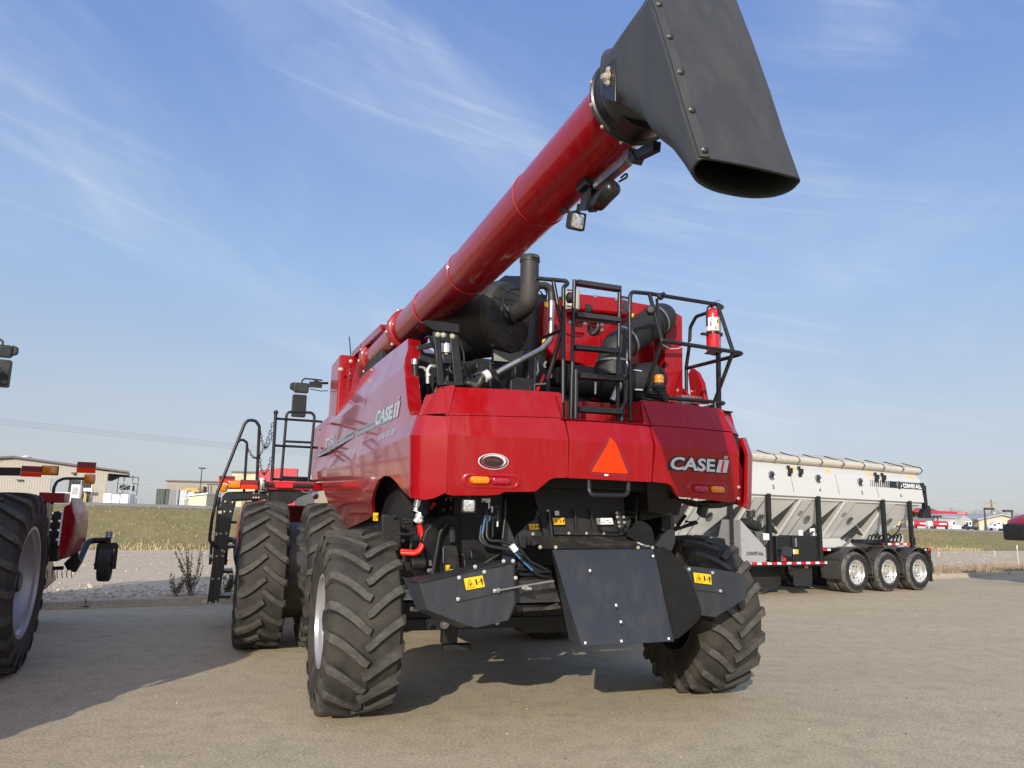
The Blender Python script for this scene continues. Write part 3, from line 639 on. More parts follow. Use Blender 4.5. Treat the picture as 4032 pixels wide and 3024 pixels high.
# ---- saddle post that carries the tube
b = MB()
P4 = [Vector(p) for p in ((-1.289,-0.4,3.332), (-1.057,-0.4,3.31), (-0.983,-0.4,2.836), (-1.227,-0.4,2.816))]
hole = lambda c, r, w_: [(c[0] + w_ * math.cos(t), c[1] + r * math.sin(t)) for t in [2 * math.pi * i / 16 for i in range(16)]]
f4 = bilerp((P4[3], P4[2], P4[0], P4[1]))
def strip(u0, u1, v0, v1): b.prism([f4(u0, v0), f4(u1, v0), f4(u1, v1), f4(u0, v1)], (0, .05, 0))
strip(0, .26, 0, 1); strip(.64, 1, 0, 1); strip(.26, .64, .80, 1); strip(.26, .64, .40, .58); strip(.26, .64, 0, .08)
b.prism([(-1.414,-0.42,3.373), (-1.36,-0.42,3.402), (-1.231,-0.42,3.408), (-1.052,-0.42,3.4), (-1.049,-0.42,3.312), (-1.292,-0.42,3.313)], (0, .22, 0))
b.beam((-1.411,-0.3,3.156), (-1.246,-0.3,3.214), .03, .05)
b.beam((-1.39,-0.3,3.084), (-1.23,-0.3,3.044), .02, .06)
sa = b.build('auger_saddle', M['black'], CB, bevel=.008)
b = MB()
for p in ((-1.249,-0.41,3.279), (-1.197,-0.41,3.281), (-1.112,-0.41,3.279)): b.bolt(p, (0, -1, 0), .02, .015)
b.build('saddle_bolt', M['zinc'], sa)
b = MB(); b.lathe([(.001, 0), (.022, 0), (.024, .03), (.048, .04), (.048, .15), (.04, .165), (.001, .165)], (-1.144,-0.34,3.095), (0, 0, 1), 20); b.build('small_filter', M['chrome'], sa)
# ---- muffler canister, exhaust, silver pipe
n_ = Vector((.574, -.819, 0)); c_ = Vector((-0.409,0,3.631)); MR = .372
b = MB(); b.lathe([(.02, .028), (.18, .026), (.185, .018), (.30, .014), (.345, .0), (MR - .01, -.03), (MR, -.06), (MR, -.075), (MR + .012, -.08), (MR + .012, -.10), (MR - .002, -.105), (MR - .004, -.55), (MR + .008, -.56), (MR + .008, -.585), (MR - .004, -.595), (MR - .004, -.78), (.25, -.88), (.01, -.88)], c_, n_, 56)
mu = b.build('muffler', M['muffler'], CB, smooth=40)
b = MB(); x_ = Vector((0, 0, 1)).cross(n_).normalized()
for zz in (.26, .14, .02, -.10, -.22):
    hw = math.sqrt(.33 ** 2 - zz * zz); q = c_ + n_ * .012 + Vector((0, 0, zz)); b.beam(q - x_ * hw, q + x_ * hw, .006, .012, n_)
b.build('cap_rib', M['muffler'], mu)
b = MB(); q = c_ + n_ * .024 + Vector((-.01, 0, -.27)) ; b.prism([q + x_ * a + Vector((0, 0, e)) for a, e in ((-.04, -.03), (.045, -.035), (.05, .03), (-.035, .035))], n_ * .004); b.build('burnt_label', mat('rusty_label', (.10, .045, .02), .8, noise=(40, (.02, .015, .01), .4, .6)), mu)
b = MB()
b.prism([(-0.634,-0.16,3.261), (-0.572,-0.2,3.24), (-0.484,-0.24,3.216), (-0.366,-0.3,3.25), (-0.359,-0.3,3.192), (-0.459,-0.26,3.123), (-0.626,-0.16,3.14)], (0, .06, 0))
b.beam((-0.645,-0.1,3.135), (-0.638,-0.1,2.892), .09, .03); b.beam((-0.428,-0.2,3.176), (-0.421,-0.2,2.875), .10, .03); b.beam((-0.283,-0.2,3.17), (-0.298,-0.2,2.875), .16, .05)
b.box((-.32, .25, 2.8), (.1, .7, 4.0)); b.prism([(-0.545,0.2,4.005), (-0.343,0.35,4.188), (-0.235,0.4,4.204), (-0.164,0.4,4.221), (0.076,0.4,4.192), (0.078,0.4,4.081), (-0.543,0.2,3.926)], (0, .9, 0))
b.prism([(-0.84,0,3.003), (-0.634,-0.1,3.096), (-0.633,-0.1,3.057), (-0.82,0,2.98)], (0, .05, 0))
b.build('muffler_bracket', M['black'], CB, bevel=.006)
b = MB()
for p, q in (((-0.639,-0.05,3.876), (-0.608,-0.08,3.892)), ((-0.644,-0.06,3.569), (-0.628,-0.06,3.361))): b.beam(p, q, .04, .03)
b.beam((-0.662,-0.08,3.583), (-0.631,-0.1,3.362), .022, .012, (0, 1, 0)); b.bolt((-0.649,-0.2,3.286), (0, -1, 0), .014); b.bolt((-0.356,-0.34,3.253), (0, -1, 0), .014)
b.build('clamp_latch', M['slate_dark'], mu)
q0 = c_ + n_ * .0 + x_ * -.0; e0 = Vector((-0.401,-0.06,3.648)); e1 = Vector((-0.311,-0.26,3.709)); e1.z = e0.z + .05; e2 = Vector((e1.x, e1.y, 4.202))
b = MB(); b.tube([e0 - (e1 - e0).normalized() * .03, e1, e2], .092, 26, fil=.16); b.lathe([(.094, 0), (.10, .0), (.10, .05), (.094, .055)], (e2.x, e2.y, e2.z - .06), (0, 0, 1), 26); b.lathe([(.086, -.25), (.086, .001), (.094, .001)], e2, (0, 0, 1), 26)
ex = b.build('exhaust_pipe', M['muffler'], CB, smooth=50)
b = MB(); d = (e1 - e0).normalized(); b.lathe([(.10, 0), (.105, .004), (.105, .02), (.10, .024)], e0 + d * .02, d, 26); b.box((e2.x - .02, e2.y - .115, e2.z - .04), (e2.x + .045, e2.y - .095, e2.z - .02)); b.build('pipe_clamp', M['slate_dark'], ex)
b = MB(); b.tube([(-0.14,-0.42,3.738), (-0.145,-0.42,3.35), (-0.241,-0.42,3.243), (-0.621,-0.42,3.013), (-0.683,-0.42,2.97)], .031, 16, fil=.09)
sv = b.build('coolant_pipe', M['steel'], CB, smooth=50)
b = MB(); b.tube([(-0.282,-0.42,3.864), (-0.2,-0.42,3.875), (-0.145,-0.42,3.837), (-0.14,-0.42,3.728)], .036, 14, fil=.07); b.tube([(-0.76,-0.42,2.949), (-0.813,-0.38,2.928), (-0.83,-0.38,2.852), (-0.911,-0.3,2.877), (-1.025,-0.3,2.858)], .036, 14, fil=.08)
b.build('pipe_hose', M['slate_dark'], sv)
b = MB(); b.cyl((-0.755,-0.42,2.954), (-0.798,-0.42,2.927), .05, n=20).cyl((-0.166,-0.42,3.74), (-0.112,-0.42,3.742), .018); b.build('hose_clamp', M['white'], sv)
b = MB()   # small plumbing left of the saddle and at the back of the engine
b.tube([(-1.296,-0.3,2.844), (-1.302,-0.3,2.972), (-1.275,-0.3,3.012), (-1.233,-0.3,3.006)], .018, 12, fil=.03); b.tube([(-1.373,-0.25,2.998), (-1.327,-0.25,2.997), (-1.302,-0.25,2.963)], .012, 10, fil=.02); b.cyl((-1.295,-0.3,2.936), (-1.294,-0.3,2.909), .028)
b.build('fuel_pipe', M['chrome'], CB)
b = MB(); b.cyl((-1.411,-0.25,3.017), (-1.409,-0.25,3.064), .035); b.build('hose_coupling', M['steel'], CB)
b = MB(); b.cyl((-1.392,-0.25,2.78), (-1.412,-0.25,3.022), .03)
b.tube([(-1.125,-0.33,3.029), (-1.103,-0.36,2.961), (-1.005,-0.36,2.868), (-0.91,-0.36,2.849)], .012, 10, fil=.1); b.tube([(-1.028,-0.36,3.257), (-0.986,-0.36,3.148), (-0.973,-0.36,3.038), (-0.913,-0.3,2.96)], .01, 8, fil=.05)
b.tube([(-0.472,-0.24,3.566), (-0.543,-0.2,3.697), (-0.548,-0.15,3.809), (-0.477,-0.15,3.879), (-0.373,-0.15,3.893)], .009, 8, fil=.05)
b.tube([(-0.211,-0.3,3.851), (-0.158,-0.3,3.788), (-0.135,-0.3,3.831), (-0.17,-0.3,3.887)], .008, 8, fil=.04)
for i in range(9):
    x = -1.25 + .13 * i; b.tube([(x, -.3 + .05 * (i % 3), 2.70), (x + .05, -.32, 2.86 + .03 * (i % 2)), (x + .12, -.2, 2.74)], .014 + .004 * (i % 3), 8, fil=.06)
b.build('engine_hose', M['hose'], CB, smooth=60)
b = MB()   # engine block bulk
b.box((-1.28, .25, 2.7), (-.85, 1.4, 3.12)).box((-.7, .15, 2.7), (.35, 1.2, 3.18)).box((-1.2, .9, 2.6), (-.3, 2.2, 3.25)).box((-.95, -.25, 2.69), (-.75, .1, 2.95)).box((-.5, -.3, 2.69), (-.25, .0, 2.98))
for i in range(4): b.cyl((-1.2 + .1 * i, .1, 2.75 + .05 * i), (-1.2 + .1 * i, .1, 2.9 + .09 * i), .035)
b.box((-1.25, 2.3, 2.6), (1.45, 4.28, 3.7)).box((1.2, 1.3, 2.6), (1.46, 4.28, 3.3)).cyl((-.05, -.2, 2.75), (.35, -.2, 2.80), .12).box((-.02, -.28, 2.95), (.12, -.1, 3.12))  # lower tank box, coloured dark so the space behind the muffler stays dark
b.build('engine', M['void'], CB, bevel=.015)
b = MB(); b.tube([(-0.156,-0.3,3.026), (-0.195,-0.3,2.926), (-0.214,-0.25,2.855)], .017, 10, fil=.03); b.build('red_cable', M['hose_red'], CB)
b = MB(); b.box((-.06, -.2, 3.02), (-.03, -.18, 3.10)).box((-.22, .1, 3.9), (-.19, .12, 4.0)); b.tube([(-0.137,-0.3,3.155), (-0.157,-0.3,3.124), (-0.146,-0.3,3.095)], .012, 8); b.tube([(-0.23,-0.3,3.156), (-0.218,-0.3,3.06), (-0.238,-0.3,3.01)], .008, 8); b.build('white_tag', M['white'], CB)

# ---- cooling cabinet, intake duct, air filter
cy = .12
b = MB()
b.prism([(-0.008,0.12,3.447), (0.016,0.12,3.895), (0.39,0.12,3.985), (1.001,0.12,4.01), (1.386,0.12,3.992), (1.388,0.12,2.944), (0.471,0.12,2.875), (0.469,0.12,3.19), (0.416,0.12,3.264), (0.324,0.12,3.274), (0.168,0.12,3.277)], (0, 1.1, 0))
cab_ = b.build('cooling_cabinet', M['red'], CB, bevel=.012)
b = MB(); b.prism([((0.309,-0.05,3.966)), ((0.823,-0.05,3.981)), ((0.919,-0.05,3.955)), ((0.912,-0.05,3.779)), ((0.809,-0.05,3.792)), (0.291,-0.05,3.781), (0.297,-0.05,3.916)], (0, .2, 0)); b.build('cabinet_hood', M['red'], cab_, bevel=.03)
b = MB(); b.prism([(1.278,-0.16,3.918), (1.493,-0.16,3.826), (1.486,-0.16,2.889), (1.271,-0.16,2.885)], (0, 1.2, 0)); b.prism([(1.23,-0.02,3.95), (1.365,-0.02,3.954), (1.358,-0.02,2.911), (1.218,-0.02,2.9)], (0, .2, 0)); b.build('screen_housing', M['red'], cab_, bevel=.008)
b = MB(); b.prism([(0.504,0.115,3.672), (0.645,0.115,3.669), (0.645,0.115,3.588), (0.544,0.115,3.577), (0.504,0.115,3.61)], (0, .01, 0)); b.prism([(0.397,-0.06,3.858), (0.476,-0.06,3.859), (0.476,-0.06,3.825), (0.443,-0.06,3.772), (0.397,-0.06,3.791)], (0, .01, 0)); b.build('cabinet_opening', M['void'], cab_)
b = MB()
for p in ((0.304,0.115,3.693), (0.477,0.115,3.697), (0.679,0.115,3.704), (0.679,0.115,3.645), (0.511,-0.055,3.951), (0.759,-0.055,3.949), (1.415,-0.165,3.013)): b.bolt(p, (0, -1, 0), .017)
b.build('cabinet_bolt', M['steel'], cab_)
b = MB(); b.tube([(0.394,-0.08,3.797), (0.404,-0.06,3.743), (0.447,0,3.689)], .009, 8); b.tube([(0.427,-0.08,3.789), (0.457,-0.06,3.749), (0.569,-0.02,3.759)], .009, 8); b.tube([(0.607,0.08,3.725), (0.61,0.08,3.663), (0.59,0.1,3.616), (0.554,0.12,3.594)], .022, 10, fil=.04); b.tube([(0.516,0.1,3.676), (0.597,0.1,3.742)], .008, 8); b.build('cabinet_pipe', M['slate_dark'], cab_)
b = MB(); b.tube([(0.252,0.1,3.574), (0.307,0.09,3.556), (0.432,0.09,3.566), (0.457,0.1,3.589), (0.342,0.11,3.594)], .006, 8); b.beam((0.65,0.11,3.575), (0.651,0.11,3.192), .03, .02, (1, 0, 0)); b.beam((0.704,0.11,3.618), (0.704,0.11,3.419), .02, .02, (1, 0, 0)); b.beam((0.149,0.11,3.853), (0.157,0.11,3.28), .015, .015, (1, 0, 0)); b.build('cabinet_trim', M['red'], cab_)
b = MB(); b.quad((0.009,0.112,3.876), (0.045,0.112,3.881), (0.046,0.112,3.823), (0.01,0.112,3.831)); b.quad((-0.006,0.112,3.482), (0.027,0.112,3.485), (0.026,0.112,3.425), (-0.008,0.112,3.421)); b.quad((0.955,-0.03,3.826), (0.978,-0.03,3.832), (0.978,-0.03,3.798), (0.954,-0.03,3.786)); b.build('warning_decal', M['yellow'], cab_, smooth=0)
b = MB(); b.lathe([(.001, 0), (.075, 0), (.08, .02), (.08, .2), (.001, .2)], (0.244,-0.06,3.773), (0, 0, 1), 20); b.build('reservoir', M['tarp0'], cab_)
d0, d1, d2 = Vector((1.11,-0.34,3.732)), Vector((0.513,-0.5,3.314)), Vector((0.475,-0.5,3.145))
b = MB()
dd = (d1 - d0).normalized()
b.tube([Vector((1.257,-0.1,3.756)) + Vector((.08, .3, -.02)), Vector((1.169,-0.3,3.754)), d1, d2], .155, 26, fil=.16)
du = b.build('intake_duct', M['black_matte'], CB, smooth=45)
b = MB()
for k in range(9):
    q = d0.lerp(d1, .22 + .06 * k); b.lathe([(.156, -.004), (.161, 0), (.156, .004)], q, dd, 26)
b.build('duct_rib', M['black_matte'], du)
b = MB()
for t in (.10, .80): b.lathe([(.157, -.014), (.163, -.012), (.163, .012), (.157, .014)], d0.lerp(d1, t), dd, 28)
b.lathe([(.158, -.012), (.164, -.01), (.164, .01), (.158, .012)], d2 + Vector((0, 0, .03)), (0, 0, 1), 28); b.build('duct_clamp', M['steel'], du)
b = MB()
b.tube([Vector((0.072,-0.28,3.006)), Vector((0.386,-0.36,2.985))], .15, 26); b.tube([Vector((0.347,-0.4,2.981)), Vector((0.428,-0.4,2.988)), Vector((0.746,-0.42,2.995)), Vector((0.967,-0.42,3.059)), Vector((1.045,-0.4,3.081))], .18, 28, rr=[.15, .19, .19, .17, .12])
b.cyl(d2 + Vector((0, 0, .02)), d2 + Vector((0, 0, -.12)), .165, .19, n=28)
b.tube([(1.007,-0.4,3.148), (0.867,-0.5,2.923), (0.84,-0.5,2.819)], .08, 16)
af_ = b.build('air_filter_housing', M['black_matte'], CB, smooth=45)
b = MB(); b.tube([(0.261,-0.56,2.949), (0.271,-0.54,2.837)], .012, 8); b.beam((0.657,-0.58,3.095), (0.745,-0.58,3.093), .02, .012); b.beam((0.657,-0.6,2.901), (0.744,-0.6,2.904), .02, .012); b.build('filter_clip', M['chrome'], af_)
b = MB(); b.tube([(0.566,-0.62,3.16), (0.547,-0.62,3.08), (0.412,-0.62,2.771)], .036, 14, fil=.1); b.build('dust_tube', M['steel'], CB); b = MB(); b.tube([(0.615,-0.6,3.338), (0.572,-0.62,3.228), (0.562,-0.62,3.154)], .042, 14, fil=.06); b.build('dust_hose', M['slate_dark'], CB)

# ---- rails and ladder at the back
rt_ = .019
b = MB()
xl = .62
b.tube([(0.357,-1.06,2.521), (0.35,-1.06,3.513), (0.365,-1.05,3.712), (.62, -.95, 3.755), (1.45, -.86, 3.77), (1.55, -.80, 3.77), (1.55, -.60, 3.78), (1.55, -.33, 3.79), (1.55, -.22, 3.70), (1.55, -.20, 3.52), (1.55, -.13, 3.28), (1.55, -.12, 2.70)], rt_, 12, fil=.075)
b.tube([(xl, -.952, 3.755), (xl, -1.163, 3.259), (xl, -.845, 2.82), (xl, -.845, 2.68)], rt_, 12, fil=.03)
b.tube([(1.44, -.861, 3.765), (1.44, -1.085, 3.253), (1.44, -.778, 2.825), (1.44, -.79, 2.69)], rt_, 12, fil=.03)
b.tube([(xl, -1.163, 3.259), (1.44, -1.085, 3.253), (1.56, -1.08, 3.25), (1.56, -.9, 3.25), (1.55, -.13, 3.27)], rt_, 12, fil=.06)
b.tube([(xl, -.85, 2.80), (1.44, -.778, 2.815), (1.57, -.77, 2.815), (1.57, -.62, 2.815), (1.55, -.12, 2.80)], rt_, 12, fil=.06)
rl = b.build('guard_rail', M['black'], CB, smooth=50)
b = MB(); b.beam((1.505, -.77, 3.70), (1.505, -.75, 2.70), .035, .035, (1, 0, 0)); b.build('rail_post', M['black'], rl)
b = MB(); b.prism([(0.277,-1.07,3.588), (0.301,-1.07,3.623), (0.353,-1.07,3.608), (0.359,-1.07,3.544), (0.324,-1.07,3.513), (0.3,-1.07,3.526), (0.275,-1.07,3.555)], (0, .012, 0)); b.beam((0.265,-1.06,3.648), (0.336,-1.06,3.646), .012, .02); b.beam((0.265,-1.06,3.504), (0.329,-1.06,3.522), .012, .02); b.build('hinge_plate', M['slate'], rl)
b = MB(); b.lathe([(.01, 0), (.034, .005), (.034, .03), (.02, .04), (.02, .07), (.001, .07)], (0.683,-1.02,3.705), (.2, -.9, .3), 16); b.lathe([(.02, 0), (.045, .01), (.045, .05), (.03, .07), (.001, .07)], (0.608,-1,3.569), (-.5, -.8, 0), 16); b.beam((0.683,-0.98,3.705), (0.693,-0.98,3.551), .02, .02); b.build('rear_camera', M['black_matte'], rl, smooth=50)
b = MB(); b.tube([(0.634,-1.15,3.227), (0.868,-0.9,3.26), (1.149,-0.6,3.352), (1.422,-0.35,3.471), (1.6,-0.2,3.564)], .005, 6, fil=.05); b.build('tether_cable', M['white'], rl)
b = MB()   # small rail left of the ladder
b.tube([(-0.505,-0.9,3.767), (-0.231,-0.95,3.764), (-0.225,-0.98,3.73), (-0.278,-1,3.686), (-0.296,-1.06,2.505)], rt_, 12, fil=.05)
b.tube([(-0.344,-0.92,3.765), (-0.285,-1,3.298), (-0.371,-0.9,2.867), (-0.345,-0.85,2.754)], rt_, 12, fil=.02)
b.tube([(-0.285,-1,3.298), (-0.327,-0.6,3.297)], .015, 10); b.tube([(-0.453,-0.8,2.743), (-0.457,-0.8,2.825), (-0.362,-0.86,2.828)], rt_, 10, fil=.01); b.tube([(-0.457,-0.8,2.825), (-0.408,-0.7,3.097)], rt_ * .8, 10)
g2 = b.build('guard_rail', M['black'], CB, smooth=50)
b = MB(); b.lathe([(.02, 0), (.05, .015), (.05, .05), (.02, .07), (.001, .07)], (-0.261,-1.02,3.588), (1, -.3, 0), 16); b.beam((-0.26,-1.04,3.651), (-0.206,-1.08,3.641), .012, .015); b.beam((-0.264,-1.04,3.504), (-0.205,-1.08,3.493), .012, .015); b.cyl((-0.315,-1,3.581), (-0.277,-1,3.591), .014); b.build('gate_spring', M['black_matte'], g2)
ladder = MB()
LP = lambda x, z_: (x, -1.10 + .0 * z_, z_)
ladder.tube([(-0.249,-1.12,2.501), (-0.218,-1.1,3.733)], .018, 12); ladder.tube([(0.193,-1.12,2.514), (0.229,-1.1,3.734)], .018, 12)
lad = ladder.build('rear_ladder', M['black'], CB, smooth=50)
for a, c in (((-0.203,-1.1,3.707), (0.224,-1.1,3.704)), ((-0.207,-1.1,3.413), (0.22,-1.1,3.415)), ((-0.221,-1.11,3.123), (0.206,-1.11,3.129))):
    b = MB(); a, c = Vector(a), Vector(c); b.obox((a + c) / 2, (c - a) / 2, (0, .045, 0), (0, 0, .018))
    for k in range(22):
        q = a.lerp(c, (k + .5) / 22)
        for yy in (-.03, .03): b.lathe([(.007, 0), (.0045, .008)], q + Vector((0, yy, .017)), (0, 0, 1), 6)
        b.box((q.x - .005, q.y - .0485, q.z + .003), (q.x + .005, q.y - .044, q.z + .016))
    b.build('ladder_rung', M['slate'], lad)
b = MB()
b.tube([(-0.243,-1.2,2.908), (-0.244,-1.2,2.493)], .022, 12); b.tube([(0.204,-1.2,2.91), (0.204,-1.2,2.852), (0.229,-1.2,2.799), (0.229,-1.2,2.679), (0.194,-1.2,2.616), (0.192,-1.2,2.499)], .019, 12, fil=.03)
lo2 = b.build('lower_ladder', M['black'], CB, smooth=50)
for a, c in (((-0.223,-1.2,2.856), (0.198,-1.2,2.862)), ((-0.226,-1.2,2.571), (0.192,-1.2,2.576))):
    b = MB(); a, c = Vector(a), Vector(c); b.obox((a + c) / 2, (c - a) / 2, (0, .06, 0), (0, 0, .02))
    for k in range(20): q = a.lerp(c, (k + .5) / 20); b.box((q.x - .006, q.y - .064, q.z + .0), (q.x + .004, q.y - .058, q.z + .018))
    b.build('ladder_rung', M['black'], lo2)
# beacon
bc = Vector((0.698,-0.98,2.855))
b = MB(); b.lathe([(.001, -.02), (.05, -.02), (.066, 0), (.066, .02), (.05, .03), (.046, .055)], bc, (0, 0, 1), 24); b.lathe([(.07, -.03), (.072, -.026), (.07, -.02)], bc, (0, 0, 1), 24); b.lathe([(.001, -.10), (.035, -.10), (.035, -.03), (.001, -.02)], bc + Vector((.01, -.03, 0)), (0, 0, 1), 16); b.cyl(bc + Vector((.0, -.06, -.09)), bc + Vector((.0, -.12, -.10)), .035, n=16); b.box((bc.x - .12, bc.y - .02, bc.z - .06), (bc.x + .05, bc.y + .05, bc.z - .03)); b.tube([bc + Vector((.06, 0, -.01)), bc + Vector((.08, -.01, -.05)), bc + Vector((.02, -.06, -.12)), bc + Vector((-.03, -.05, -.09))], .006, 8, fil=.03)
be = b.build('warning_beacon', M['black_matte'], CB, smooth=45)
b = MB(); b.lathe([(.046, .05), (.046, .062), (.044, .064), (.044, .078), (.0455, .08), (.044, .10), (.042, .118), (.034, .128), (.001, .132)], bc, (0, 0, 1), 26); b.build('beacon_lens', M['amber'], be, smooth=50)
# right-hand screen cover behind the rail
b = MB(); b.prism([(1.5,-0.287,3.242), (1.5,-0.389,3.182), (1.5,-0.477,3.06), (1.5,-0.538,2.829), (1.5,-0.286,2.862), (1.5,-0.232,3.184)], (.05, .0, 0)); b.build('screen_cover', M['red'], CB, bevel=.01)
b = MB(); b.box((1.38, -.30, 2.68), (1.55, -.16, 2.95)); b.tube([(1.52,-0.234,3.198), (1.54,-0.264,3.097), (1.54,-0.342,2.917)], .02, 8); b.build('cover_strut', M['steel'], CB)

# ---- grain tank
b = MB()
b.prism([(-1.48, 4.3, 3.99), (-1.48, 5.2, 3.99), (-1.48, 5.2, 2.2), (-1.48, 4.3, 2.2)], (2.96, 0, 0))
tk = b.build('grain_tank', M['red'], CB, bevel=.03)
b = MB()
fl0 = [Vector(p) for p in ((-1.27,4.593,4.103), (-1.27,2.338,4.015), (-1.18,2.107,3.952), (-1.18,2.088,3.869), (-1.27,2.283,3.906), (-1.27,4.524,3.999))]
b.ring_strip([[fl0[0], fl0[0] + Vector((1.4, 0, .05)), fl0[5] + Vector((1.4, 0, 0)), fl0[5]], [fl0[1], fl0[1] + Vector((.26, -.0, -.0)), fl0[4] + Vector((.26, 0, 0)), fl0[4]]], cap=True)
b.build('tank_cover', M['red'], tk, bevel=.008)
b = MB(); b.quad(fl0[1] + Vector((.02, -.004, -.02)), fl0[1] + Vector((.25, -.004, -.02)), fl0[4] + Vector((.25, -.004, .02)), fl0[4] + Vector((.02, -.004, .02))); b.build('cover_end', M['void'], tk)
b = MB(); 
for p in ((-1.4,3.74,3.789), (-1.49,3.972,3.708), (-1.49,4.138,3.737)): b.bolt(Vector(p) + Vector((0, 0, 0)), (0, -1, 0), .02)
b.build('tank_bolt', M['zinc'], tk)
b = MB(); b.cyl((-1.35,4.095,3.936), (-1.35,4.361,4.279), .008, n=6); b.build('aerial', M['black'], CB)
# ---- cab, mirrors
b = MB(); b.box((-1.0, 5.25, 1.95), (1.0, 6.9, 3.62)); cabo = b.build('cab', M['glass'], CB, bevel=.08)
b = MB(); b.box((-1.08, 5.2, 3.63), (1.08, 7.05, 3.82)); b.box((-1.03, 5.22, 1.85), (1.03, 5.30, 3.63)); b.build('cab_roof', M['red'], cabo, bevel=.06)
for sg in (-1, 1):
    X = lambda p: (-sg * p[0] * -1 if False else (p[0] if sg < 0 else -p[0] - .25), p[1], p[2])
    b = MB(); b.tube([X(q) for q in ((-1.442,5.8,3.797), (-1.553,5.8,3.788), (-1.646,5.8,3.809), (-1.75,5.8,3.714))], .022, 10); b.tube([X(q) for q in ((-1.537,5.8,3.837), (-1.813,5.8,3.842), (-1.862,5.8,3.81), (-1.862,5.8,3.753))], .013, 10, fil=.03)
    b.box(X((-1.742,5.75,3.793)), X((-1.54,5.86,3.712))); b.tube([X(q) for q in ((-1.729,5.8,3.678), (-1.544,5.8,3.655), (-1.434,5.8,3.673))], .007, 8)
    ma = b.build('mirror_arm', M['black'], CB, smooth=50)
    def mir(p, q, name):
        p, q = X(p), X(q); x0, x1, z0, z1 = min(p[0], q[0]), max(p[0], q[0]), min(p[2], q[2]), max(p[2], q[2])
        rr = lambda k, y: [(x, y, z_) for x, z_ in round_poly([(x0 + k, z0 + k), (x1 - k, z0 + k), (x1 - k, z1 - k), (x0 + k, z1 - k)], .03, 4)]
        o = MB().ring_strip([rr(.03, 5.92), rr(.0, 5.86), rr(0, 5.80), rr(.012, 5.796)]).build(name, M['black_matte'], ma, smooth=45)
        MB().ring_strip([rr(.012, 5.797), rr(.016, 5.792)]).build('mirror_glass', M['mirror'], ma)
    mir((-1.975,5.8,3.768), (-1.746,5.8,3.604), 'mirror_housing'); mir((-1.991,5.8,3.572), (-1.767,5.8,3.207), 'mirror_housing')
    b = MB(); b.tube([X(q) for q in ((-1.968,5.84,3.76), (-2.024,5.84,3.736), (-2.025,5.84,3.67), (-1.969,5.84,3.646))], .02, 8, fil=.02); b.prism([X(q) for q in ((-2.023,5.82,3.752), (-1.952,5.82,3.767), (-1.943,5.82,3.645), (-1.989,5.82,3.651), (-2.025,5.82,3.695))], (0, .06, 0)); b.build('side_lamp', M['black_matte'], ma)
# ---- straw chopper, spreader and chute under the hood
b = MB()
bw = [(-0.369,-0.72,1.795), (0.455,-0.72,1.781), (0.47,-0.72,1.532), (-0.227,-0.72,1.536)]
b.prism([(-.42, -.66, 2.0), (.50, -.66, 2.0), (.50, -.72, 1.50), (-.30, -.72, 1.50)], (0, .06, 0))
for u_ in (890, 1060): b.beam((-0.028,-0.735,1.759) if u_ == 890 else (0.124,-0.735,1.763), (-0.011,-0.735,1.561) if u_ == 890 else (0.161,-0.735,1.564), .02, .03, (0, 1, 0))
b.beam((-0.229,-0.745,1.545), (0.42,-0.745,1.546), .035, .02, (0, 1, 0))
hb_ = b.build('chopper_housing', M['black_matte'], CB, bevel=.004)
b = MB()
for p in ((-0.092,-0.76,1.543), (0.079,-0.76,1.545), (0.25,-0.76,1.547), (-0.303,-0.78,1.729), (-0.279,-0.78,1.607), (0.357,-0.8,1.729), (0.364,-0.8,1.693), (0.378,-0.8,1.646), (0.385,-0.8,1.61), (0.438,-0.78,1.693), (0.445,-0.78,1.647), (-0.472,-0.86,1.533)): b.bolt(p, (0, -1, 0), .011, .01)
b.build('housing_bolt', M['zinc'], hb_)
b = MB()
b.prism([(0.359,-0.78,1.741), (0.406,-0.78,1.742), (0.451,-0.78,1.551), (0.401,-0.78,1.537)], (0, .03, 0))
b.prism([(0.498,-0.7,1.707), (0.54,-0.7,1.699), (0.561,-0.7,1.662), (0.518,-0.7,1.569), (0.486,-0.7,1.55)], (0, .03, 0))
b.prism([(-0.569,-0.66,1.446), (-0.533,-0.66,1.525), (-0.457,-0.66,1.606), (-0.361,-0.66,1.666), (-0.263,-0.66,1.672), (-0.222,-0.66,1.592), (-0.215,-0.66,1.45), (-0.376,-0.66,1.43)], (0, .03, 0))
b.beam((-0.303,-0.78,1.725), (-0.273,-0.8,1.454), .015, .06, (0, 1, 0))
for x0, x1 in ((345, 375), (385, 400), (440, 446)): b.beam((-0.538,-0.7,1.517) if x0 == 345 else ((-0.504,-0.7,1.483) if x0 == 385 else (-0.452,-0.7,1.501)), (-0.513,-0.7,1.422) if x0 == 345 else ((-0.488,-0.7,1.413) if x0 == 385 else (-0.443,-0.7,1.44)), .02, .04, (0, 1, 0))
b.prism([(-0.67,-0.6,1.425), (-0.636,-0.6,1.584), (-0.609,-0.6,1.638), (-0.517,-0.6,1.444)], (0, .03, 0))
b.build('chopper_end_plate', M['slate'], hb_, bevel=.004)
b = MB()   # tray above the chute and hinge rod
b.prism([(-0.479,-0.82,1.515), (0.47,-0.74,1.519), (0.514,-1,1.447), (-0.433,-1,1.436)], (0, 0, -.012))
tr_ = b.build('chute_tray', M['slate_dark'], CB)
b = MB(); b.cyl((-0.478,-1.01,1.429), (0.601,-1.01,1.435), .012, n=12); b.build('hinge_rod', M['black'], tr_)
b = MB()
for p in ((-0.471,-1.02,1.431), (-0.336,-1.03,1.431), (0.441,-1.03,1.436), (0.59,-1.02,1.436)): b.bolt(p, (0, -1, 0), .013, .012)
b.build('hinge_bolt', M['zinc'], tr_)
b = MB()
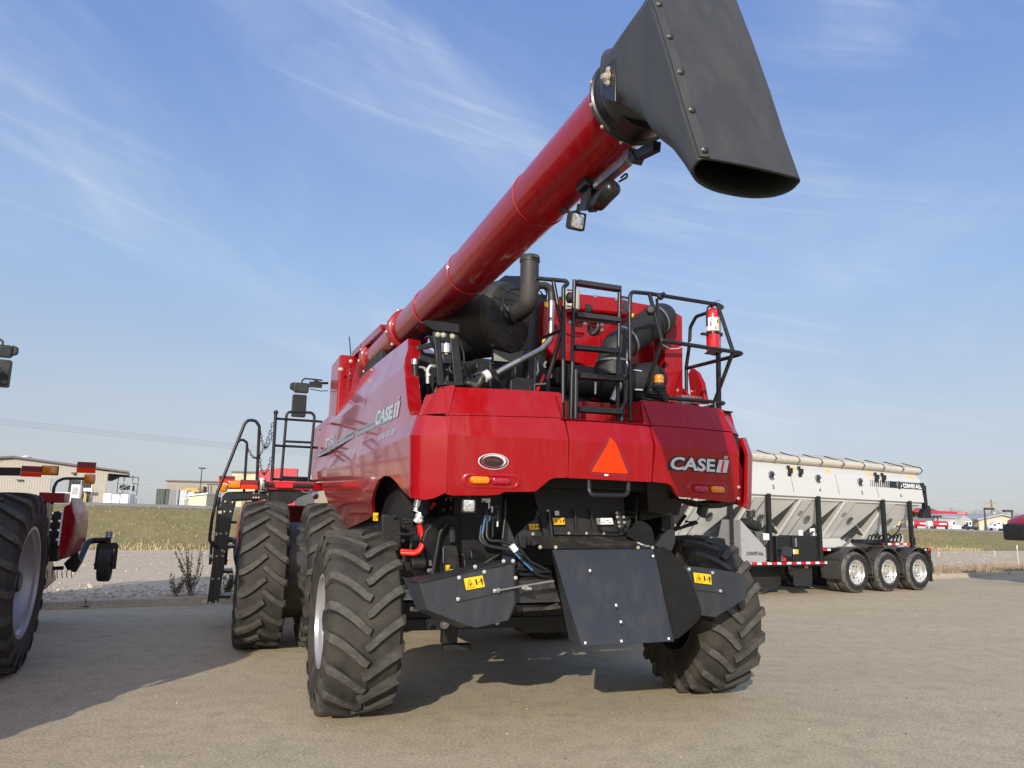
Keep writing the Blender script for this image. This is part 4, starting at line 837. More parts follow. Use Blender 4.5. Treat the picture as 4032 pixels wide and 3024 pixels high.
ear = [(0.43,-0.85,1.526), (0.435,-0.85,1.566), (0.477,-0.85,1.635), (0.529,-0.85,1.665), (0.592,-0.87,1.66), (0.647,-0.9,1.616), (0.643,-0.95,1.558), (0.633,-1,1.435), (0.597,-1,1.444), (0.523,-0.95,1.468)]
b.prism(ear, (.004, .012, 0)); b.build('side_deflector', M['flap'], tr_)
# chute: curved plate with turned-up sides
def chute_f(u, v):
    # v 0 bottom .. 1 top
    a, c = Vector((-.235, -1.33, .69)), Vector((.60, -1.33, .70)); d, e = Vector((-.355, -1.01, 1.41)), Vector((.605, -1.01, 1.425))
    p = a * (1 - u) * (1 - v) + c * u * (1 - v) + d * (1 - u) * v + e * u * v
    p.y -= .035 * max(0, v - .45) ** 2 * 4 * (1 - v) * 2
    return p
panel('spreader_chute', [(0, 0), (1, 0), (1, 1), (0, 1)], rng(0, 1, 4)[1:-1], rng(0, 1, 8)[1:-1], chute_f, M['slate'], CB, thick=.008, bevel=0)
ch = bpy.data.objects['spreader_chute']
b = MB()
for p in ((0.563,-1.06,1.367), (-0.09,-1.16,1.253), (0.081,-1.29,0.99), (0.102,-1.33,0.866)): b.bolt(Vector(p) + Vector((0, -.012, 0)), (0, -1, .2), .009, .006)
for u_, v_ in ((.04, .03), (.42, .03), (.94, .03)): b.bolt(chute_f(u_, v_) + Vector((0, -.008, 0)), (0, -1, .2), .009, .006)
b.build('chute_bolt', M['white'], ch)
b = MB()   # left turned edge, right wing
L0 = [chute_f(0, v) for v in rng(0, 1, 8)]
b.ring_strip([[p, p + Vector((.004, 0, 0)), p + Vector((-.055 * (1 - i / 8) + .03, .17 - .06 * i / 8, .02)), p + Vector((-.06 * (1 - i / 8) + .03, .17 - .06 * i / 8, .02))] for i, p in enumerate(L0)])
wing = [chute_f(1, v) + Vector((.002, -.003, 0)) for v in (.02, .25, .5, .75, 1)] + [Vector(p) for p in ((0.62,-1.06,1.441), (0.663,-1.08,1.445), (0.712,-1.11,1.411), (0.762,-1.16,1.344), (0.804,-1.23,1.228), (0.823,-1.3,1.103), (0.827,-1.37,0.993), (0.823,-1.4,0.93), (0.805,-1.41,0.899), (0.757,-1.42,0.858), (0.684,-1.41,0.793), (0.61,-1.38,0.73), (0.597,-1.36,0.721))]
b.build('chute_side', M['slate'], ch)
MB().prism(wing, (.004, .01, 0)).build('chute_flap', M['flap'], ch)
# spreader housings left and right
def decal(c, parent, kind='warn'):
    f = bilerp(c); n = (Vector(c[1]) - Vector(c[0])).cross(Vector(c[2]) - Vector(c[0])).normalized() * .002
    o = flat([round_poly([(0, 0), (1, 0), (1, 1), (0, 1)], .05)], off(f, n), M['yellow'] if kind != 'white' else M['white'], parent, 'warning_decal')
    g = off(f, n * 1.6); B_ = []
    if kind == 'warn' or kind == 'half':
        k = .5 if kind == 'warn' else .8
        for a, c2 in (((.08, .12), (.28, .85)), ((.28, .85), (.48, .12)), ((.48, .12), (.08, .12))):
            d = Vector((c2[0] - a[0], c2[1] - a[1])); nn = Vector((-d.y, d.x)).normalized() * .018; B_.append([(a[0] - nn.x * .7, a[1] - nn.y), (c2[0] - nn.x * .7, c2[1] - nn.y), (c2[0] + nn.x * .7, c2[1] + nn.y), (a[0] + nn.x * .7, a[1] + nn.y)])
        B_ += [[(.22, .2), (.27, .2), (.36, .5), (.32, .52)], [(.20, .42), (.36, .36), (.36, .42), (.21, .48)], [(.24, .52), (.30, .5), (.30, .58), (.25, .6)]]
        B_ += [[(.56, .28), (.65, .28), (.65, .78), (.56, .78)], [(.67, .48), (.72, .40), (.72, .46), (.78, .46), (.78, .40), (.83, .48), (.78, .57), (.78, .51), (.72, .51), (.72, .57)],
               [(.86, .15), (.885, .15), (.895, .45), (.905, .15), (.93, .15), (.94, .72), (.97, .45), (.985, .48), (.955, .74), (.84, .74), (.81, .48), (.825, .45), (.85, .70)], [(.875, .78), (.92, .78), (.92, .90), (.875, .90)]]
    elif kind == 'white':
        B_ = [[(.48, .05), (.50, .05), (.50, .95), (.48, .95)]] + [[(x, y), (x + .16, y - .05), (x + .18, y + .1), (x + .03, y + .15)] for x, y in ((.06, .55), (.25, .3), (.58, .55), (.74, .25))]
    flat(B_, g, M['decal_black'] if kind != 'white' else M['grey_decal'], o, 'pictogram'); return o
yl = -1.10
A0 = [Vector(p) for p in ((-1.483,-1.06,1.159), (-1.203,-1.1,1.226), (-0.845,-1.14,1.296), (-0.753,-1.14,1.298), (-0.734,-1.14,1.003), (-0.791,-1.14,0.875), (-1.034,-1.11,0.822), (-1.088,-1.1,0.835), (-1.42,-1.06,0.958))]
b = MB()
b.prism(A0, (.02, .012, 0))
bk = Vector((.05, .16, .0))
b.quad(A0[0], A0[2], A0[2] + bk, A0[0] + Vector((-.04, .16, -.0)))       # top
b.quad(A0[0] + Vector((0, .006, 0)), A0[0] + Vector((-.095, .19, .03)), Vector((-1.455,-0.92,0.932)), A0[8] + Vector((0, .006, 0)))   # open end
b.quad(A0[8], Vector((-1.455,-0.92,0.932)), Vector((-1.124,-0.98,0.804)), A0[7])
sl_ = b.build('spreader_housing', M['slate'], CB, solid=.006)
b = MB(); pl = [Vector(p) + Vector((0, -.008, 0)) for p in ((-1.203,-1.1,1.226), (-0.943,-1.13,1.275), (-0.841,-1.13,1.091), (-1.201,-1.1,1.019))]; b.prism(pl, (0, .006, 0)); b.beam(pl[3], pl[2], .012, .01); b.prism([Vector(p) + Vector((0, -.01, 0)) for p in ((-1.545,-0.98,1.162), (-1.204,-1.1,1.234), (-0.837,-1.13,1.314), (-0.73,-1.13,1.32), (-0.844,-1.15,1.294), (-1.209,-1.12,1.225), (-1.483,-1.08,1.161))], (0, .25, .0)); b.build('cover_plate', M['slate'], sl_, bevel=.002)
decal([Vector(p) + Vector((0, -.012, 0)) for p in ((-1.13,-1.11,1.104), (-0.98,-1.12,1.129), (-1.152,-1.11,1.19), (-1.003,-1.12,1.215))], sl_)
b = MB()
for p in ((-1.19,-1.12,1.197), (-0.992,-1.14,1.241), (-1.193,-1.12,1.036), (-0.732,-1.15,1.195), (-0.905,-1.15,1.099), (-0.757,-1.15,1.326), (-0.837,-1.15,1.324), (-1.065,-1.13,1.28)): b.bolt(p, (0, -1, 0), .013, .012)
b.build('housing_bolt', M['chrome'], sl_)
b = MB(); b.beam((-0.9,-1.16,1.101), (-0.445,-1.19,1.176), .012, .03, (0, 1, 0)); b.beam((-0.71,-1.165,1.135), (-0.421,-1.18,1.175), .012, .045, (0, 1, 0))
lk = b.build('adjuster_bar', M['steel'], CB)
b = MB()
for i in range(5): q = Vector((-0.834,-1.175,1.11)).lerp(Vector((-0.723,-1.175,1.127)), i / 4); b.box((q.x - .010, q.y - .003, q.z - .008), (q.x + .010, q.y + .01, q.z + .008))
b.build('adjuster_slot', M['decal_black'], lk)
b = MB(); b.beam((-0.691,-1.18,1.124), (-0.616,-1.2,1.117), .02, .02); b.bolt((-0.655,-1.18,1.124), (0, -1, 0), .02, .02); b.bolt((-0.884,-1.17,1.103), (0, -1, 0), .016, .016); b.build('wing_nut', M['steel'], lk)
B0 = [Vector(p) for p in ((0.887,-1.04,1.285), (1.237,-1.02,1.252), (1.57,-1,1.203), (1.586,-1,1.015), (1.567,-1,0.994), (1.219,-1.02,0.84), (1.069,-1.04,0.861), (0.867,-1.05,0.93))]
b = MB(); b.prism(B0, (0, .014, 0)); b.quad(B0[0], B0[2], B0[2] + Vector((.05, .35, 0)), B0[0] + Vector((-.05, .4, 0)))
sr_ = b.build('spreader_housing', M['slate'], CB, solid=.004)
b = MB(); pl = [Vector(p) + Vector((0, -.008, 0)) for p in ((0.894,-1.04,1.286), (1.208,-1.02,1.252), (1.312,-1.02,1.046), (0.996,-1.04,1.083))]; b.prism(pl, (0, .006, 0)); b.beam(pl[3], pl[2], .012, .01); b.build('cover_plate', M['slate'], sr_, bevel=.002)
decal([Vector(p) + Vector((0, -.012, 0)) for p in ((0.984,-1.05,1.141), (1.166,-1.04,1.122), (0.971,-1.05,1.228), (1.161,-1.04,1.208))], sr_)
b = MB()
for p in ((0.938,-1.05,1.254), (1.187,-1.04,1.222), (1.274,-1.03,1.062)): b.bolt(p, (0, -1, 0), .013, .012)
b.build('housing_bolt', M['chrome'], sr_)
# bottom pan between the housings
b = MB()
b.prism([(-0.687,-1,1.167), (-0.352,-1,1.193), (-0.277,-1,0.99), (-0.678,-1,0.987)], (0, .03, 0))
b.prism([(-0.687,-1,1.167), (-0.352,-1,1.193), (-0.223,-0.6,1.242), (-0.536,-0.6,1.213)], (0, 0, -.012))
b.prism([(-0.634,-0.9,0.958), (-0.221,-0.9,0.96), (-0.231,-0.9,0.919), (-0.602,-0.9,0.907)], (0, .3, 0))
b.beam((-0.436,-1,0.934), (-0.298,-1,0.972), .02, .02); b.beam((-0.41,-1,0.938), (-0.277,-1,0.949), .015, .02)
b.build('spreader_pan', M['slate_dark'], CB, bevel=.003)
# gearbox, belt guards and clutter left of the chute
b = MB()
cg = Vector((-1.215,-0.35,1.491))
arc = [(-1.35,-0.55,1.449), (-1.326,-0.55,1.541), (-1.273,-0.55,1.603), (-1.195,-0.55,1.658), (-1.114,-0.55,1.683), (-1.032,-0.55,1.67), (-1.008,-0.5,1.436), (-0.98,-0.5,1.22), (-1.226,-0.5,1.174), (-1.262,-0.55,1.329), (-1.304,-0.55,1.396)]
b.prism(arc, (0, .5, 0)); b.box((-1.05, -.45, 1.2), (-.6, .2, 1.95))
b.prism([(-1.177,-0.58,1.422), (-1.048,-0.58,1.423), (-1.009,-0.58,1.225), (-1.16,-0.58,1.187)], (0, .1, 0))
b.tube([(-1.134,-0.6,1.621), (-1.211,-0.6,1.528), (-1.236,-0.6,1.361), (-1.261,-0.6,1.182)], .016, 10, fil=.1)
b.prism([(-1.634,-0.2,1.671), (-1.541,-0.2,1.669), (-1.456,-0.2,1.619), (-1.443,-0.2,1.334), (-1.617,-0.2,1.333)], (0, .03, 0))
b.prism([(-1.457,-0.3,1.338), (-1.35,-0.3,1.308), (-1.339,-0.3,1.052), (-1.444,-0.3,1.053)], (0, .3, 0))
b.tube([(-1.416,-0.45,1.262), (-1.289,-0.45,1.27)], .05, 14)
b.tube([(-1.565,-0.5,1.513), (-1.526,-0.5,1.51), (-1.471,-0.5,1.507), (-1.385,-0.5,1.527)], .012, 10); b.tube([(-1.486,-0.4,1.632), (-1.397,-0.4,1.63)], .018, 10); b.tube([(-1.476,-0.4,1.605), (-1.388,-0.4,1.614)], .02, 10)
b.cyl((-0.915,-0.4,1.323), (-0.519,-0.3,1.327), .09, n=24); b.beam((-0.882,-0.42,1.395), (-0.542,-0.36,1.395), .03, .03)
b.prism([(-0.993,-0.6,1.317), (-0.643,-0.5,1.305), (-0.677,-0.6,1.257), (-0.991,-0.6,1.241)], (0, .1, 0)); b.beam((-0.981,-0.5,1.358), (-0.902,-0.5,1.25), .05, .04)
b.build('chopper_gearbox', M['void'], CB, bevel=.012)
b = MB()
b.box((-.60, -.62, 1.12), (-.34, -.50, 1.19)); b.cyl((-0.896,-0.44,1.38), (-0.532,-0.38,1.376), .017, n=10)
b.beam((-1.007,-0.95,1.267), (-0.913,-0.9,1.282), .016, .016); b.tube([(-0.952,-0.9,1.271), (-0.764,-0.9,1.378)], .009, 8)
b.build('chopper_shaft', M['slate_dark'], CB)
b = MB(); b.prism(round_poly([(0, 0), (1, 0), (1, 1), (0, 1)], 0) and [(-1.134,-0.63,1.583), (-1.085,-0.63,1.584), (-1.076,-0.63,1.447), (-1.13,-0.63,1.443)], (0, .05, 0)); b.build('junction_box', M['black_matte'], CB, bevel=.012)
decal([(-1.146,-0.6,1.196), (-1.112,-0.6,1.196), (-1.153,-0.6,1.26), (-1.116,-0.6,1.262)], CB, 'half'); decal([(-1.115,-0.61,1.197), (-1.054,-0.61,1.216), (-1.116,-0.61,1.227), (-1.054,-0.61,1.228)], CB, 'half')
decal([(-1.652,0.1,1.612), (-1.607,0.1,1.611), (-1.654,0.1,1.682), (-1.607,0.1,1.683)], CB, 'half')
decal([(-0.23,-0.745,1.613), (-0.123,-0.745,1.618), (-0.244,-0.745,1.671), (-0.132,-0.745,1.675)], CB)
decal([(-0.431,-0.68,1.567), (-0.337,-0.68,1.568), (-0.441,-0.68,1.614), (-0.344,-0.68,1.619)], CB); decal([(-0.323,-0.69,1.572), (-0.244,-0.69,1.575), (-0.319,-0.69,1.618), (-0.247,-0.69,1.619)], CB, 'half')
decal([(0.192,-0.745,1.623), (0.353,-0.745,1.628), (0.179,-0.745,1.679), (0.34,-0.745,1.684)], CB, 'white'); decal([(-0.219,-0.745,1.695), (-0.179,-0.745,1.696), (-0.224,-0.745,1.732), (-0.184,-0.745,1.733)], CB, 'white')
b = MB(); b.tube([(-1.352,-0.42,1.6), (-1.337,-0.42,1.522), (-1.31,-0.42,1.461), (-1.342,-0.45,1.384), (-1.381,-0.45,1.357), (-1.493,-0.4,1.366)], .020, 12, fil=.10); b.tube([(-1.354,-0.46,1.6), (-1.33,-0.46,1.508), (-1.321,-0.48,1.416), (-1.357,-0.48,1.363), (-1.391,-0.46,1.346), (-1.497,-0.42,1.351)], .020, 12, fil=.10); b.tube([(-1.229,-0.45,1.775), (-1.291,-0.45,1.702)], .018, 8)
b.build('hydraulic_hose', M['hose_red'], CB, smooth=60)
b = MB()
for p, q, r in (((-1.371,-0.46,1.794), (-1.384,-0.46,1.739), .035), ((-1.384,-0.46,1.739), (-1.395,-0.46,1.7), .025), ((-1.351,-0.48,1.685), (-1.369,-0.48,1.646), .042), ((-1.369,-0.48,1.646), (-1.395,-0.48,1.607), .032), ((-1.349,-0.5,1.631), (-1.372,-0.5,1.608), .022)): b.cyl(p, q, r, n=12)
b.build('hose_coupling', M['chrome'], CB)
b = MB(); b.tube([(-1.314,-0.45,1.851), (-1.328,-0.47,1.686), (-1.347,-0.47,1.662)], .055, 14); b.cyl((-1.398,-0.35,1.38), (-1.39,-0.35,1.457), .015)
for p in ((-1.46,-0.32,1.566), (-1.461,-0.32,1.448), (-1.524,-0.22,1.649), (-1.187,-0.6,1.72), (-1.127,-0.6,1.737)): b.bolt(p, (0, -1, 0), .014)
b.build('hydraulic_block', M['void'], CB)
b = MB(); b.cyl((-1.428,-0.6,0.91), (-1.377,-0.55,0.897), .018, n=12); b.bolt((-1.035,-0.22,0.733), (0, -1, 0), .035, .025); b.bolt((-0.825,-1,0.838), (0, -1, 0), .016); b.beam((-1.259,-0.5,1.296), (-1.257,-0.5,1.25), .02, .03); b.bolt((-1.267,-0.5,1.208), (0, -1, 0), .016); b.bolt((-1.247,-0.5,1.208), (0, -1, 0), .016); b.beam((-1.182,-0.6,1.4), (-1.173,-0.6,1.279), .006, .006)
b.build('axle_bolt', M['steel'], CB)
b = MB()   # bundle of black hoses hanging down to the chute
b.tube([(-0.933,-0.9,1.811), (-0.927,-0.92,1.722), (-0.963,-0.95,1.601), (-0.984,-0.98,1.474), (-0.931,-1,1.439), (-0.73,-1.02,1.414), (-0.616,-1.04,1.315), (-0.483,-1.04,1.233), (-0.363,-1,1.23)], .014, 10, fil=.08)
b.tube([(-0.897,-0.9,1.788), (-0.931,-0.94,1.648), (-0.965,-0.98,1.501), (-0.921,-1,1.434), (-0.717,-1.04,1.406), (-0.634,-1.06,1.316), (-0.501,-1.06,1.212), (-0.371,-1.02,1.181)], .014, 10, fil=.08)
b.tube([(-0.861,-0.9,1.771), (-0.911,-0.94,1.63), (-0.925,-0.98,1.474), (-0.804,-1,1.476), (-0.681,-1.02,1.442), (-0.557,-1.02,1.314), (-0.384,-1,1.239)], .014, 10, fil=.08)
b.tube([(-0.722,-0.85,1.813), (-0.731,-0.87,1.661), (-0.758,-0.9,1.492)], .013, 10, fil=.05); b.tube([(-0.838,-0.87,1.659), (-0.836,-0.87,1.504)], .009, 8)
b.tube([(-0.528,-0.95,1.245), (-0.65,-0.95,1.255), (-0.639,-0.95,1.209), (-0.341,-0.95,1.199)], .016, 8, fil=.03)
hs = b.build('hydraulic_hose', M['hose'], CB, smooth=60)
b = MB(); b.tube([(-0.906,-0.925,1.704), (-0.941,-0.955,1.629), (-0.964,-0.985,1.529)], .0080, 8); b.tube([(-0.887,-0.925,1.676), (-0.901,-0.94,1.63)], .0138, 6); b.tube([(-0.704,-1.057,1.384), (-0.662,-1.067,1.339)], .0080, 8); b.tube([(-0.633,-1.072,1.312), (-0.557,-1.072,1.249)], .0080, 8); b.build('hose_stripe', M['hose_blue'], hs)
b = MB(); b.cyl((-0.895,-0.905,1.732), (-0.896,-0.9,1.779), .018, n=10); b.cyl((-0.873,-0.91,1.705), (-0.865,-0.905,1.752), .017, n=10); b.obox((-0.717,-1.05,1.422), (.018, 0, .014), (0, .02, 0), (-.018, 0, .022)); b.cyl((-0.898,-0.9,1.817), (-0.895,-0.9,1.784), .022, n=10); b.cyl((-0.933,-0.9,1.816), (-0.93,-0.9,1.783), .018, n=10); b.beam((-0.8,-0.88,1.631), (-0.8,-0.88,1.589), .012, .01); b.build('hose_tag', M['white'], hs)
b = MB(); b.beam((-0.856,-0.88,1.656), (-0.796,-0.88,1.671), .015, .02); b.beam((-0.799,-0.87,1.725), (-0.796,-0.87,1.631), .025, .02); b.beam((-0.812,-0.86,1.763), (-0.811,-0.86,1.744), .05, .03); b.tube([(-0.444,-0.85,1.73), (-0.42,-0.85,1.701), (-0.448,-0.85,1.669)], .008, 8); b.beam((-1.295,-1.05,1.807), (-1.229,-1.05,1.818), .008, .008); b.beam((-1.295,-1.05,1.807), (-1.296,-1.05,1.782), .008, .008); b.beam((-1.255,-1.05,1.811), (-1.254,-1.05,1.785), .008, .008); b.build('hose_bracket', M['slate_dark'], CB)
b = MB(); b.prism([(-0.694,-0.8,1.633), (-0.597,-0.8,1.453), (-0.533,-0.8,1.397), (-0.531,-0.8,1.321), (-0.719,-0.8,1.376), (-0.72,-0.8,1.452)], (0, .02, 0)); b.prism([(-0.624,-0.92,1.308), (-0.57,-0.92,1.295), (-0.568,-0.92,1.216), (-0.617,-0.92,1.221)], (0, .03, 0)); b.prism([(-0.755,-0.9,1.381), (-0.653,-0.9,1.363), (-0.65,-0.95,1.282), (-0.771,-0.95,1.31)], (0, .02, 0)); b.build('spreader_arm', M['slate'], CB)
b = MB(); b.tube([(-0.183,-1.33,1.98), (-0.194,-1.36,1.889), (-0.171,-1.37,1.858), (0.126,-1.37,1.864), (0.16,-1.36,1.894), (0.181,-1.33,1.984)], .020, 14, fil=.06); b.build('pull_handle', M['black'], CB, smooth=50)
# right-hand side under the hood: brackets, rod, curved guard
b = MB()
b.prism([(0.61,-0.9,2.007), (0.839,-0.9,2.016), (0.874,-1,1.879), (0.913,-1,1.831), (0.935,-0.9,1.721), (0.838,-0.8,1.719), (0.68,-0.8,1.752)], (0, .5, 0))
b.prism([(0.724,-0.55,1.754), (0.873,-0.55,1.803), (1.024,-0.55,1.807), (1.038,-0.55,1.71), (1.051,-0.55,1.594), (1.05,-0.55,1.542), (0.975,-0.55,1.58), (0.977,-0.55,1.709), (0.842,-0.55,1.68), (0.753,-0.55,1.665)], (0, .04, 0))
b.tube([(0.634,-0.5,1.707), (0.842,-0.5,1.699)], .02, 8); b.cyl((0.567,-0.8,1.873), (0.552,-0.8,1.651), .006, n=6); b.prism([(1.023,-0.5,1.709), (1.092,-0.5,1.711), (1.105,-0.5,1.568), (1.035,-0.5,1.502), (0.959,-0.5,1.45), (0.952,-0.5,1.475), (1.036,-0.5,1.58)], (0, .06, 0))
b.tube([(1.278,-0.3,1.579), (1.343,-0.3,1.668), (1.4,-0.3,1.73)], .02, 8); b.tube([(1.302,-0.3,1.593), (1.528,-0.3,1.665), (1.399,-0.3,1.669)], .015, 8)
b.prism([(0.81,-1.2,1.86), (0.941,-1.2,1.832), (1.166,-1.15,1.835), (1.45,-1.1,1.872), (1.399,-1.1,1.829), (1.249,-1.1,1.793), (1.142,-1.1,1.786), (1.002,-1.15,1.81)], (0, .3, .02))
b.tube([(0.965,-1.15,1.841), (0.96,-1.15,1.801), (1.022,-1.12,1.787)], .008, 8, fil=.02); b.cyl((0.838,-1.2,1.86), (0.824,-1.2,1.832), .012, n=8)
b.build('underhood_bracket', M['void'], CB, bevel=.005)
b = MB(); b.prism([(0.869,-0.6,1.446), (0.974,-0.6,1.555), (1.02,-0.6,1.594), (1.087,-0.6,1.583), (1.086,-0.6,1.48), (1.047,-0.6,1.391), (0.898,-0.6,1.428)], (0, .02, 0)); b.prism([(1.066,-0.55,1.607), (1.109,-0.55,1.608), (1.113,-0.55,1.479), (1.071,-0.55,1.389)], (0, .03, 0)); b.build('tie_rod_guard', M['slate'], CB)

# ---- front left: deck, boarding ladder, hand rails, chains, lamps
b = MB(); b.prism([(-2.36,5,2.122), (-1.523,5,2.133), (-1.506,5,2.015), (-2.321,5,1.997)], (0, 1.1, 0))
dk = b.build('access_deck', M['red'], CB, bevel=.01)
b = MB(); b.prism([(-2.289,5.05,1.989), (-1.641,5.05,1.996), (-1.779,5.05,1.94), (-1.867,5.05,1.896), (-1.951,5.05,1.812), (-2.276,5.05,1.813)], (0, .9, 0)); b.beam((-2.353,4.97,2.071), (-1.676,4.97,2.08), .03, .045); b.build('deck_support', M['black'], dk, bevel=.006)
b = MB()
p_o = [(-2.915,5.02,1.903), (-2.898,5.02,1.934), (-2.858,5.02,1.955), (-2.3,5.02,1.988), (-2.286,5.02,1.863), (-2.738,5.02,1.82), (-2.774,5.02,1.553), (-2.86, 5.02, .40), (-3.01, 5.02, .39), (-2.965,5.02,1.549), (-2.932,5.02,1.883)]
b.prism(p_o, (0, .04, 0)); b.prism([Vector(p) + Vector((0, -.02, 0)) for p in ((-2.814,5.02,1.936), (-2.298,5.02,1.963), (-2.291,5.02,1.868), (-2.806,5.02,1.842))], (0, .02, 0)); b.prism([(-2.95, 5.0, 1.86), (-2.95, 5.0, .4), (-2.99, 5.0, .4), (-2.99, 5.0, 1.8)], (0, .55, 0))
for z_ in (.45, .80, 1.15, 1.5): b.box((-2.96, 5.06, z_), (-2.70, 5.55, z_ + .04))
bl = b.build('boarding_ladder', M['black'], CB, bevel=.005)
b = MB()
for p in ((-2.884,5,1.813), (-2.782,5,1.805), (-2.882,5,1.668), (-2.801,5,1.673), (-2.909,5,1.357), (-2.83,5,1.36), (-2.939,5,1.041), (-2.857,5,1.045), (-2.965,5,0.726), (-2.881,5,0.73), (-2.974,5,0.407), (-2.894,5,0.416), (-2.868,5,1.122), (-2.839,5,1.103), (-2.501,5,1.948), (-2.466,5,1.949), (-2.429,5,1.95), (-2.499,5,1.881), (-2.463,5,1.882), (-2.427,5,1.883), (-2.312,5,1.937)): b.bolt(p, (0, -1, 0), .012, .010)
for p in ((-2.951,5,1.661), (-2.983,5,1.352), (-3.014,5,1.044), (-3.043,5,0.734), (-3.042,5,0.421)): q = Vector(p); b.box((q.x - .03, q.y, q.z - .02), (q.x + .03, q.y + .03, q.z + .02))
b.build('ladder_bolt', M['zinc'], bl)
b = MB(); b.tube([(-2.93,4.97,1.165), (-3.015,4.95,1.216), (-3.049,4.95,1.267), (-3.05,4.95,1.335), (-3.043,4.95,1.548), (-2.999,4.95,1.958), (-2.98,4.95,2.008), (-2.71,4.95,2.948), (-2.671,4.95,3.001), (-2.613,4.95,3.01), (-2.554,4.95,2.999), (-2.5,4.95,2.925), (-2.466,5,1.947)], .023, 12, fil=.06)
b.tube([(-2.779,4.95,2.675), (-2.758,4.95,2.706), (-2.716,4.95,2.715), (-2.66,4.95,2.681), (-2.651,4.95,2.641), (-2.639,5,1.941)], .019, 12, fil=.05); b.build('hand_rail', M['black'], bl, smooth=50)
b = MB(); b.tube([(-2.28,5,3.152), (-2.263,5,2.131)], .024, 12); b.ball((-2.278,5,3.155), .036, 14)
b.tube([(-2.124,5.1,2.14), (-2.115,5.1,3.155), (-2.072,5.1,3.19), (-1.745,5.1,3.2), (-1.7,5.1,3.151), (-1.722,5.1,2.145)], .021, 12, fil=.07)
for p, q in (((-2.111,5.1,2.737), (-1.715,5.1,2.741)), ((-2.113,5.1,2.198), (-1.735,5.1,2.199)), ((-2.263,5.05,3.068), (-1.575,5.15,3.077)), ((-2.264,5.05,2.662), (-1.612,5.15,2.672)), ((-2.252,5.05,2.163), (-1.589,5.15,2.165))): b.tube([p, q], .019, 10)
b.build('deck_rail', M['black'], dk, smooth=50)
def chain(p, q, sag, parent, n=18):
    p, q = Vector(p), Vector(q); b = MB()
    pts = [p.lerp(q, i / n) - Vector((0, 0, sag * 4 * (i / n) * (1 - i / n))) for i in range(n + 1)]
    for i in range(n):
        a, c = pts[i], pts[i + 1]; d = (c - a); l = d.length * .78; d.normalize(); s1 = d.cross(Vector((0, 1, 0))).normalized() if i % 2 else Vector((0, 1, 0)); m_ = (a + c) / 2
        b.tube([m_ + d * l * math.cos(t) * .72 + s1 * .016 * math.sin(t) for t in [2 * math.pi * k / 8 for k in range(8)]], .0055, 5, closed=True)
    return b.build('safety_chain', M['black'], parent, smooth=60)
chain((-2.477,4.97,2.857), (-2.301,5,2.85), .24, dk); chain((-2.629,4.97,2.591), (-2.311,5,2.994), .30, dk, 26); chain((-2.465,4.97,2.51), (-2.296,5,2.48), .27, dk)
def marker(p, q, parent=CB, m1='reflect_maroon', m2='orange', d=.03, split=.45):
    b = MB(); x0, x1, z0, z1 = min(p[0], q[0]), max(p[0], q[0]), min(p[2], q[2]), max(p[2], q[2]); y = p[1]; zm = z0 + (z1 - z0) * split
    b.slot(0).box((x0, y, zm), (x1, y + .01, z1)); b.slot(1).box((x0, y - .002, z0), (x1, y + .008, zm - .001)); return b.build('reflector_plate', [M[m1], M[m2]], parent)
marker((-2.997,5.6,2.104), (-2.769,5.6,2.207)); marker((-2.701,4.9,1.998), (-2.462,4.9,2.132)); marker((-2.219,4.94,2.039), (-1.961,4.94,2.109), CB, 'reflect_red', 'reflect_red')
def amber(c, w_, h_, parent=CB, y=-1, rnd=.3, housing='black'):
    c = Vector(c); o = MB().ring_strip([[c + Vector((a, dd, e)) for a, e in round_poly([(-w_ * k, -h_ * k), (w_ * k, -h_ * k), (w_ * k, h_ * k), (-w_ * k, h_ * k)], h_ * rnd, 3)] for k, dd in ((.9, .06), (1.12, .02), (1.12, 0), (1.02, -.004))]).build('marker_lamp', M[housing], parent)
    MB().ring_strip([[c + Vector((a, dd, e)) for a, e in round_poly([(-w_ * k, -h_ * k), (w_ * k, -h_ * k), (w_ * k, h_ * k), (-w_ * k, h_ * k)], h_ * rnd, 3)] for k, dd in ((1.0, -.002), (.97, -.02), (.8, -.026))]).build('amber_lens', M['amber'], o, smooth=50); return o
amber((-2.781,4.9,2.058), .082, .052); amber((-2.93,5.6,2.029), .06, .06, rnd=.7, housing='white')
b = MB(); b.beam((-2.849,4.93,2.002), (-2.452,4.93,2.011), .02, .02); b.beam((-2.88,5.6,2.02), (-2.845,5.3,2.018), .02, .02); b.tube([(-2.443,4.9,2.13), (-2.366,4.9,2.133), (-2.356,4.9,2.003), (-2.443,4.9,2), (-2.443,4.9,2.13)], .007, 8, fil=.02); b.beam((-2.406,4.88,2.136), (-2.4,4.88,1.996), .007, .007); b.build('lamp_guard', M['black'], CB)
b = MB(); b.lathe([(.05, -.1), (.055, -.09), (.055, .09), (.05, .1)], (-2.397,4.95,2.068), (0, 0, 1), 16, cap=True); b.build('marker_lamp', M['chrome'], CB)
b = MB(); b.tube([(-1.83,4.98,2.003), (-1.791,4.96,1.978), (-1.72,4.96,1.976), (-1.677,4.98,2.034)], .006, 8, fil=.04); b.build('deck_cable', M['grey_decal'], CB)
b = MB(); b.lathe([(.035, 0), (.06, .01), (.06, .03), (.03, .09), (.001, .10)], Vector((-1.462,6.4,1.969)), (0, -1, 0), 20); b.build('work_lamp', M['lens'], CB)

